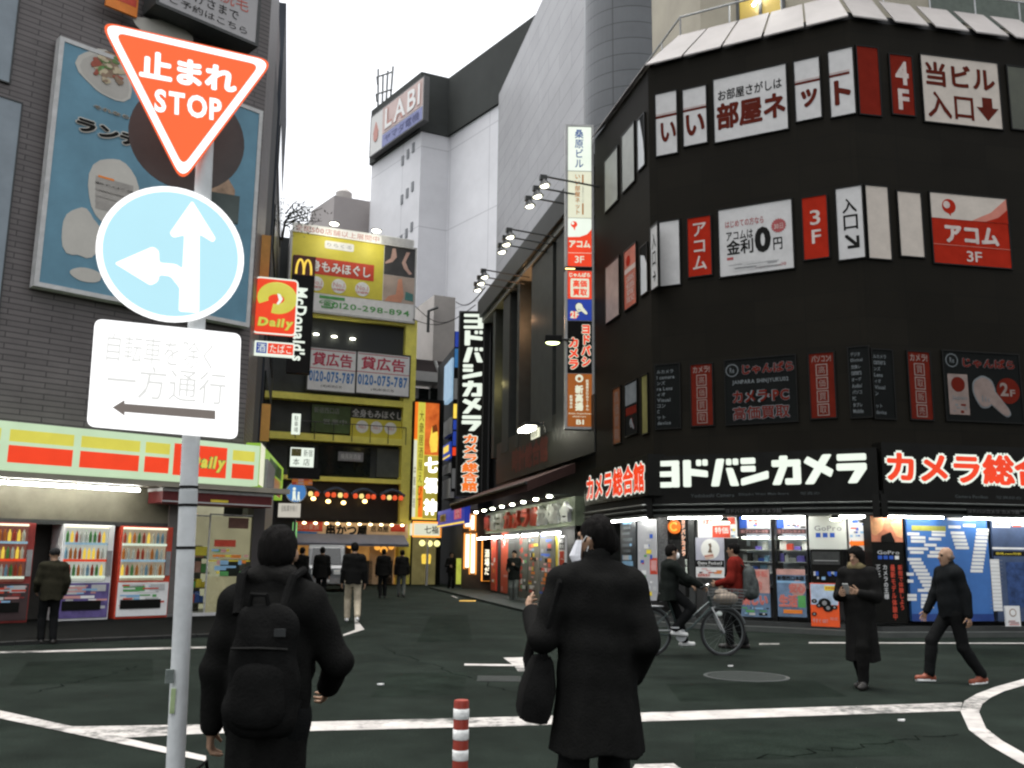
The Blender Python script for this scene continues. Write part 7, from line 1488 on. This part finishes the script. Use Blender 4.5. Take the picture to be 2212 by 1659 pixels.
b = B(); b.tube([(-.27, .12, 1.05), (-.27, .12, 1.2), (-.215, .07, 1.40), (-.16, .0, 1.505), (-.20, -.09, 1.42), (-.26, -.09, 1.2), (-.27, -.05, 1.05)], .016, 7); b.build('strap', bc, bg_, smooth=True)
b = B(); b.tube([(-.31, .22, 1.12), (-.325, .2, 1.02), (-.33, .17, .95)], [.02, .03, .012], 7); b.build('strap_end', bc, bg_, smooth=True)
# cyclist and bicycle
bw_ = ground(1565, 1416); bl_ = ground(1400, 1417); bd = Vector((bw_.x - bl_.x, bw_.y - bl_.y, 0)); WB = 1.14; scl = bd.length / WB; ang = math.atan2(bd.y, bd.x)
mid = (bw_ + bl_) / 2; scl = min(scl, 1.1); BM = Matrix.Translation((mid.x, mid.y, 0)) @ Matrix.Rotation(ang, 4, 'Z') @ Matrix.Scale(scl, 4)
bk_ = thing('bicycle', 'dark city bicycle with a front basket ridden past the shop', 'bicycle', BM)
dkf2 = M('dull_bike_steel', (.10, .11, .11), .5, .2, 5, .3, .3); dkf = M('bike_frame_green', (.03, .045, .042), .3, .2, 5, .5, .3); RW = .335
for x in (WB / 2, -WB / 2):
    b = B(); b.tube([(x + RW * math.cos(k * math.pi / 20), 0, RW + RW * math.sin(k * math.pi / 20)) for k in range(40)], .019, 7, True); w_ = b.build('wheel', rubber, bk_, smooth=True)
    b = B(); b.tube([(x + (RW - .028) * math.cos(k * math.pi / 20), 0, RW + (RW - .028) * math.sin(k * math.pi / 20)) for k in range(40)], .011, 6, True); b.build('rim', dkf2, w_)
    b = B(); b.cyl((x, -.045, RW), (x, .045, RW), .022, n=10)
    for k in range(18): a = k * math.pi / 9; b.cyl((x + .02 * math.cos(a + .6), .02 * (-1) ** k, RW + .02 * math.sin(a + .6)), (x + (RW - .03) * math.cos(a), 0, RW + (RW - .03) * math.sin(a)), .0022, n=4)
    b.build('spokes', dkf2, w_)
    b = B(); b.tube([(x + (RW + .035) * math.cos(R(a)), 0, RW + (RW + .035) * math.sin(R(a))) for a in (range(20, 150, 10) if x > 0 else range(35, 195, 10))], .016, 6); b.build('mudguard', dkf2, bk_)
BB, ST_, HT, HB = (-.10, 0, .29), (-.26, 0, .78), (.36, 0, .86), (.40, 0, .70)
b = B(); b.tube([HB, (.1, 0, .42), BB], .019, 8); b.tube([(.38, 0, .78), (.05, 0, .52), (-.16, 0, .45)], .014, 8); b.tube([BB, ST_], .016, 8)
for sy in (-.05, .05): b.tube([BB, (-.35, sy, .30), (-WB / 2, sy, RW)], .010, 6); b.tube([(-.22, sy * .3, .66), (-WB / 2, sy, RW)], .009, 6)
b.tube([HT, HB], .022, 8); b.build('frame', dkf, bk_, smooth=True)
b = B()
for sy in (-.05, .05): b.tube([HB, (.43, sy, .62), (WB / 2 - .03, sy, .40), (WB / 2, sy, RW)], .012, 6)
b.build('fork', steel, bk_, smooth=True)
b = B(); b.tube([(.14, -.28, .98), (.25, -.27, 1.03), (.34, -.16, 1.02), (.34, 0, .98), (.34, .16, 1.02), (.25, .27, 1.03), (.14, .28, .98)], .012, 7); b.tube([HT, (.34, 0, .98)], .013, 7); b.build('handlebar', chrome, bk_, smooth=True)
b = B()
for sy in (-.28, .28): b.tube([(.12, sy, .975), (.22, sy * .97, 1.015)], .018, 7)
b.build('grip', rubber, bk_)
b = B(); b.ball((-.30, 0, .88), (.13, .09, .045), 12, 6); b.ball((-.18, 0, .88), (.09, .035, .03), 10, 6); b.build('saddle', rubber, bk_, smooth=True); b = B(); b.cyl(ST_, (-.28, 0, .86), .013); b.build('seat_post', chrome, bk_)
b = B(); x0_, x1_ = .46, .80
for k in range(7):
    z = .68 + k * .045; g = .012 * k; b.tube([(x0_, -.15 - g, z), (x1_ + g, -.15 - g, z), (x1_ + g, .15 + g, z), (x0_, .15 + g, z)], .004, 4, True)
for k in range(9): y = -.15 + .3 * k / 8; b.cyl((x1_, y, .68), (x1_ + .07, y * 1.45, .95), .003, n=4); b.cyl((x0_, y, .68), (x0_, y * 1.45, .95), .003, n=4)
for k in range(8):
    x = x0_ + (x1_ - x0_) * k / 7
    for sy in (-1, 1): b.cyl((x, .15 * sy, .68), (x + .05 * k / 7, .22 * sy, .95), .003, n=4)
    b.cyl((x, -.15, .68), (x, .15, .68), .003, n=4)
b.build('basket', dkf2, bk_); b = B(); b.ball((.63, 0, .82), (.19, .16, .10), 12, 8); b.ball((.58, .03, .90), (.11, .11, .06), 10, 6); b.build('basket_bundle', M('beige_bag', (.22, .18, .14), .8, .3, 5), bk_, smooth=True)
b = B(); b.cyl((-.10, -.06, .29), (-.10, -.07, .29), .085, n=20); b.box(-.52, -.068, .36, -.05, -.06, .375); b.build('chain_guard', steel, bk_)
for sg in (-1, 1): b = B(); b.cyl((-.10, .08 * sg, .29), (-.10 + .12 * sg, .09 * sg, .29 - .12 * sg), .011, n=6); b.box(-.15 + .12 * sg, .09 * sg - .0, .28 - .12 * sg, -.05 + .12 * sg, .09 * sg + .09 * sg, .30 - .12 * sg); b.build('pedal', steel, bk_)
b = B(); b.box(-.68, -.06, .70, -.36, .06, .715); b.tube([(-.64, -.05, .70), (-WB / 2, -.06, RW)], .007, 5); b.tube([(-.64, .05, .70), (-WB / 2, .06, RW)], .007, 5); b.build('rear_rack', steel, bk_)
b = B(); b.ball((.52, 0, .60), (.05, .04, .04), 10, 6); b.build('headlight', M('headlight_glass', (.8, .85, .8), .2, .05, 4), bk_)
sd_ = BM @ Vector((-.25, 0, 0)); azb = 90 - math.degrees(ang)
person('cyclist in dark clothes and a white mask riding past the shop', (sd_.x, sd_.y, 0), azb, 1.76, top='black_wool', coat='green_parka', hem=.84, flare=1.15, hips=1.035, lean=.06, wrists=[(-.26, .44, 1.08), (.26, .44, 1.08)], poles=[(-.6, -.5, -.6), (.6, -.5, -.6)],
       ankles=[(-.10, .27, .20), (.10, .06, .40)], knees=[(-.10, .34, .66), (.11, .37, .79)], shoes='white_shoes', bottom='dark_trousers', mask=True, curl=(1.1, 1.1), palms=[(0, 0, -1), (0, 0, -1)], res=.013)
# person in red by the shop
q = at(1588, 17.0)
t, W_ = person('person in a red jacket and dark backpack standing by the glass displays', (q[0], q[1], .0), -62, 1.82, top='red_jacket', coat='red_jacket', hem=.80, flare=1.02, wrists=[(-.2, .26, 1.05), (.2, .24, 1.02)], res=.013, curl=(.8, .8), ankles=[(-.08, .10, .085), (.09, -.10, .085)])
bp2 = thing('backpack', 'bulging grey backpack worn over a red jacket by the shop window', 'backpack', WM[t]); gb = cloth('grey_nylon', (.06, .068, .065), .6)
net_object('body', [sdf_net([cap((0, -.25, 1.0), (0, -.24, 1.28), .17, .155, 0, sy=.72, k=.05), cap((0, -.35, .98), (0, -.35, 1.1), .11, .10, 0, sy=.5, k=.04)], .013)], [gb], bp2)
for sx in (-1, 1): b = B(); b.tube([(.09 * sx, -.17, 1.40), (.12 * sx, -.02, 1.50), (.13 * sx, .11, 1.42), (.14 * sx, .15, 1.25), (.15 * sx, .0, 1.0), (.12 * sx, -.16, .95)], .018, 6); b.build('strap', ink, bp2)
# woman with phone
q = ground(1866, 1487)
t, W_ = person('woman with bobbed black hair in a long dark coat holding a phone to her chest', (q.x, q.y, 0), -138, 1.71, top='charcoal_coat', coat='charcoal_coat', hem=.33, flare=1.18, hair='bob', wrists=[(-.10, .24, 1.16), (.13, .25, 1.14)], poles=[(-.45, -.3, -1), (.45, -.3, -1)], res=.0125, curl=(.9, .9), palms=[(1, .2, .3), (-1, .2, .3)], ankles=[(-.05, .12, .085), (.06, -.14, .085)], yaw=-.15, nod=.1, shoes='dark_shoes', bottom='black_wool')
o = net_object('scarf', [sdf_net([cap((-.05, .03, 1.47), (.05, .03, 1.47), .066, .066, 0, sy=1.15, k=.03)], .012)], [cloth('olive_scarf', (.16, .13, .07), .3)], t)
ph = thing('phone', 'pale phone in the hands of the woman in the long coat', 'phone', WM[t] @ Matrix.Translation((.02, .32, 1.20)) @ Matrix.Rotation(R(-35), 4, 'X')); b = B(); b.box(-.036, -.005, -.075, .036, .005, .075); b.build('body', M('phone_grey', (.3, .31, .3), .3), ph, bevel=.004); b = B(); b.box(-.032, -.0065, -.068, .032, -.0055, .068); b.build('screen', M('phone_screen', (.02, .02, .025), .1), ph)
# bald man walking left
q = ground(2066, 1476)
person('bald man in a dark jacket and red shoes with white soles striding to the left', (q.x, q.y, 0), -100, 1.73, top='navy_jacket', coat='navy_jacket', hem=.82, flare=1.05, hair='thin', hairmat=M('grey_stubble', (.12, .10, .09), .7), wrists=[(-.25, -.08, .80), (.26, .20, .86)], res=.0125, shoes='red_shoes', sole=True, bottom='dark_trousers', ankles=[(-.09, -.30, .095), (.09, .31, .105)], hips=.89, yaw=-.05, collar=True)
# distant passers-by
q = ground(760, 1344); person('man in a black jacket and beige trousers walking away down the street', (q.x, q.y, 0), -12, 1.80, coat='black_coat', hem=.82, flare=1.1, bottom='beige_trousers', shoes='white_shoes', ankles=[(-.10, .18, .085), (.10, -.24, .13)], hips=.90, res=.017)
q = ground(826, 1292); person('left of two dark dressed people walking away side by side', (q.x, q.y, 0), -14, 1.72, coat='black_coat', hem=.78, ankles=[(-.09, -.14, .1), (.09, .12, .085)], hips=.91, res=.02)
q = ground(866, 1290); person('right of two dark dressed people walking away, pale shins showing', (q.x, q.y, 0), -10, 1.70, coat='charcoal_coat', hem=.80, flare=1.3, bottom='grey_trousers', ankles=[(-.08, .12, .085), (.08, -.15, .1)], hips=.91, res=.02)
q = at(975, 43.0); person('man standing in black beside the white neon bars', q, 150, 1.66, coat='black_coat', hem=.8, wrists=[(-.16, .24, 1.1), (.18, .22, 1.08)], res=.021, ankles=[(-.1, .03, .085), (.1, -.02, .085)])
q = ground(1110, 1300); person('man in a dark green parka holding a phone at the red banners', (q.x, q.y, 0), -165, 1.72, coat='green_parka', hem=.74, wrists=[(-.08, .26, 1.22), (.16, .22, 1.05)], res=.018, bottom='grey_trousers', curl=(.9, .9))
q = at(652, 30.0); person('person in a dark coat partly hidden by the left foreground man', q, 20, 1.72, coat='charcoal_coat', hem=.6, res=.019)
q = at(696, 31.0); person('person in black walking in front of the parked van', q, -8, 1.74, coat='black_coat', hem=.75, res=.019, ankles=[(-.09, .2, .085), (.09, -.22, .11)], hips=.9)
q = ground(100, 1391); person('short person in an olive coat in front of the vending machines', (q.x, q.y, 0), -35, 1.58, top='olive_coat', coat='olive_coat', hem=.78, flare=1.12, hair='cap', hairmat=M('black_cap', (.012, .012, .012), .9), wrists=[(-.22, .2, .95), (.24, .12, .9)], res=.015, bottom='dark_trousers')
# parked van far down the street
q = at(706, 41.0); vn = thing('van', 'pale grey van standing across the end of the street, seen head-on', 'van', Matrix.Translation(q) @ Matrix.Rotation(R(10), 4, 'Z')); vw = M('van_paint', (.17, .18, .185), .35, .08, 2, .5)
prof = [(-1.9, .30), (-1.9, .95), (-1.72, 1.08), (-1.25, 1.78), (-1.0, 1.90), (1.6, 1.90), (1.75, 1.8), (1.8, .30)]
b = B(); b.prism(prof, -.74, .74, ax=0); o = b.build('body', vw, vn, bevel=.05)
b = B(); b.raw([(-.62, -1.735, 1.10), (.62, -1.735, 1.10), (.56, -1.29, 1.76), (-.56, -1.29, 1.76), (-.62, -1.70, 1.10), (.62, -1.70, 1.10), (.56, -1.25, 1.76), (-.56, -1.25, 1.76)], [(0, 1, 2, 3), (4, 7, 6, 5), (0, 4, 5, 1), (1, 5, 6, 2), (2, 6, 7, 3), (3, 7, 4, 0)]); b.build('windscreen', darkglass, vn)
for sx in (-1, 1):
    b = B(); b.box(.45 * sx - .13, -1.93, .70, .45 * sx + .13, -1.89, .88); b.build('headlight', M('headlamp', (.8, .82, .8), .2), vn, bevel=.02)
    b = B(); b.box(.743 * sx - .01, -1.0, 1.15, .743 * sx + .01, 1.4, 1.68); b.build('side_window', darkglass, vn); b = B(); b.ball((.85 * sx, -1.35, 1.25), (.1, .05, .14), 8, 6); b.build('mirror', black, vn)
    for y in (-1.25, 1.15): b = B(); b.cyl((.62 * sx, y, .29), (.76 * sx, y, .29), .29, n=20); w_ = b.build('wheel', rubber, vn); b = B(); b.cyl((.755 * sx, y, .29), (.772 * sx, y, .29), .17, n=14); b.build('hub', steel, w_)
b = B(); b.box(-.6, -1.94, .34, .6, -1.88, .56); b.build('bumper', grey, vn); b = B(); b.box(-.17, -1.955, .40, .17, -1.942, .50); b.build('number_plate', white, vn); b = B(); b.box(-.25, -1.92, .72, .25, -1.895, .84); b.build('grille', black, vn)

finish_text()
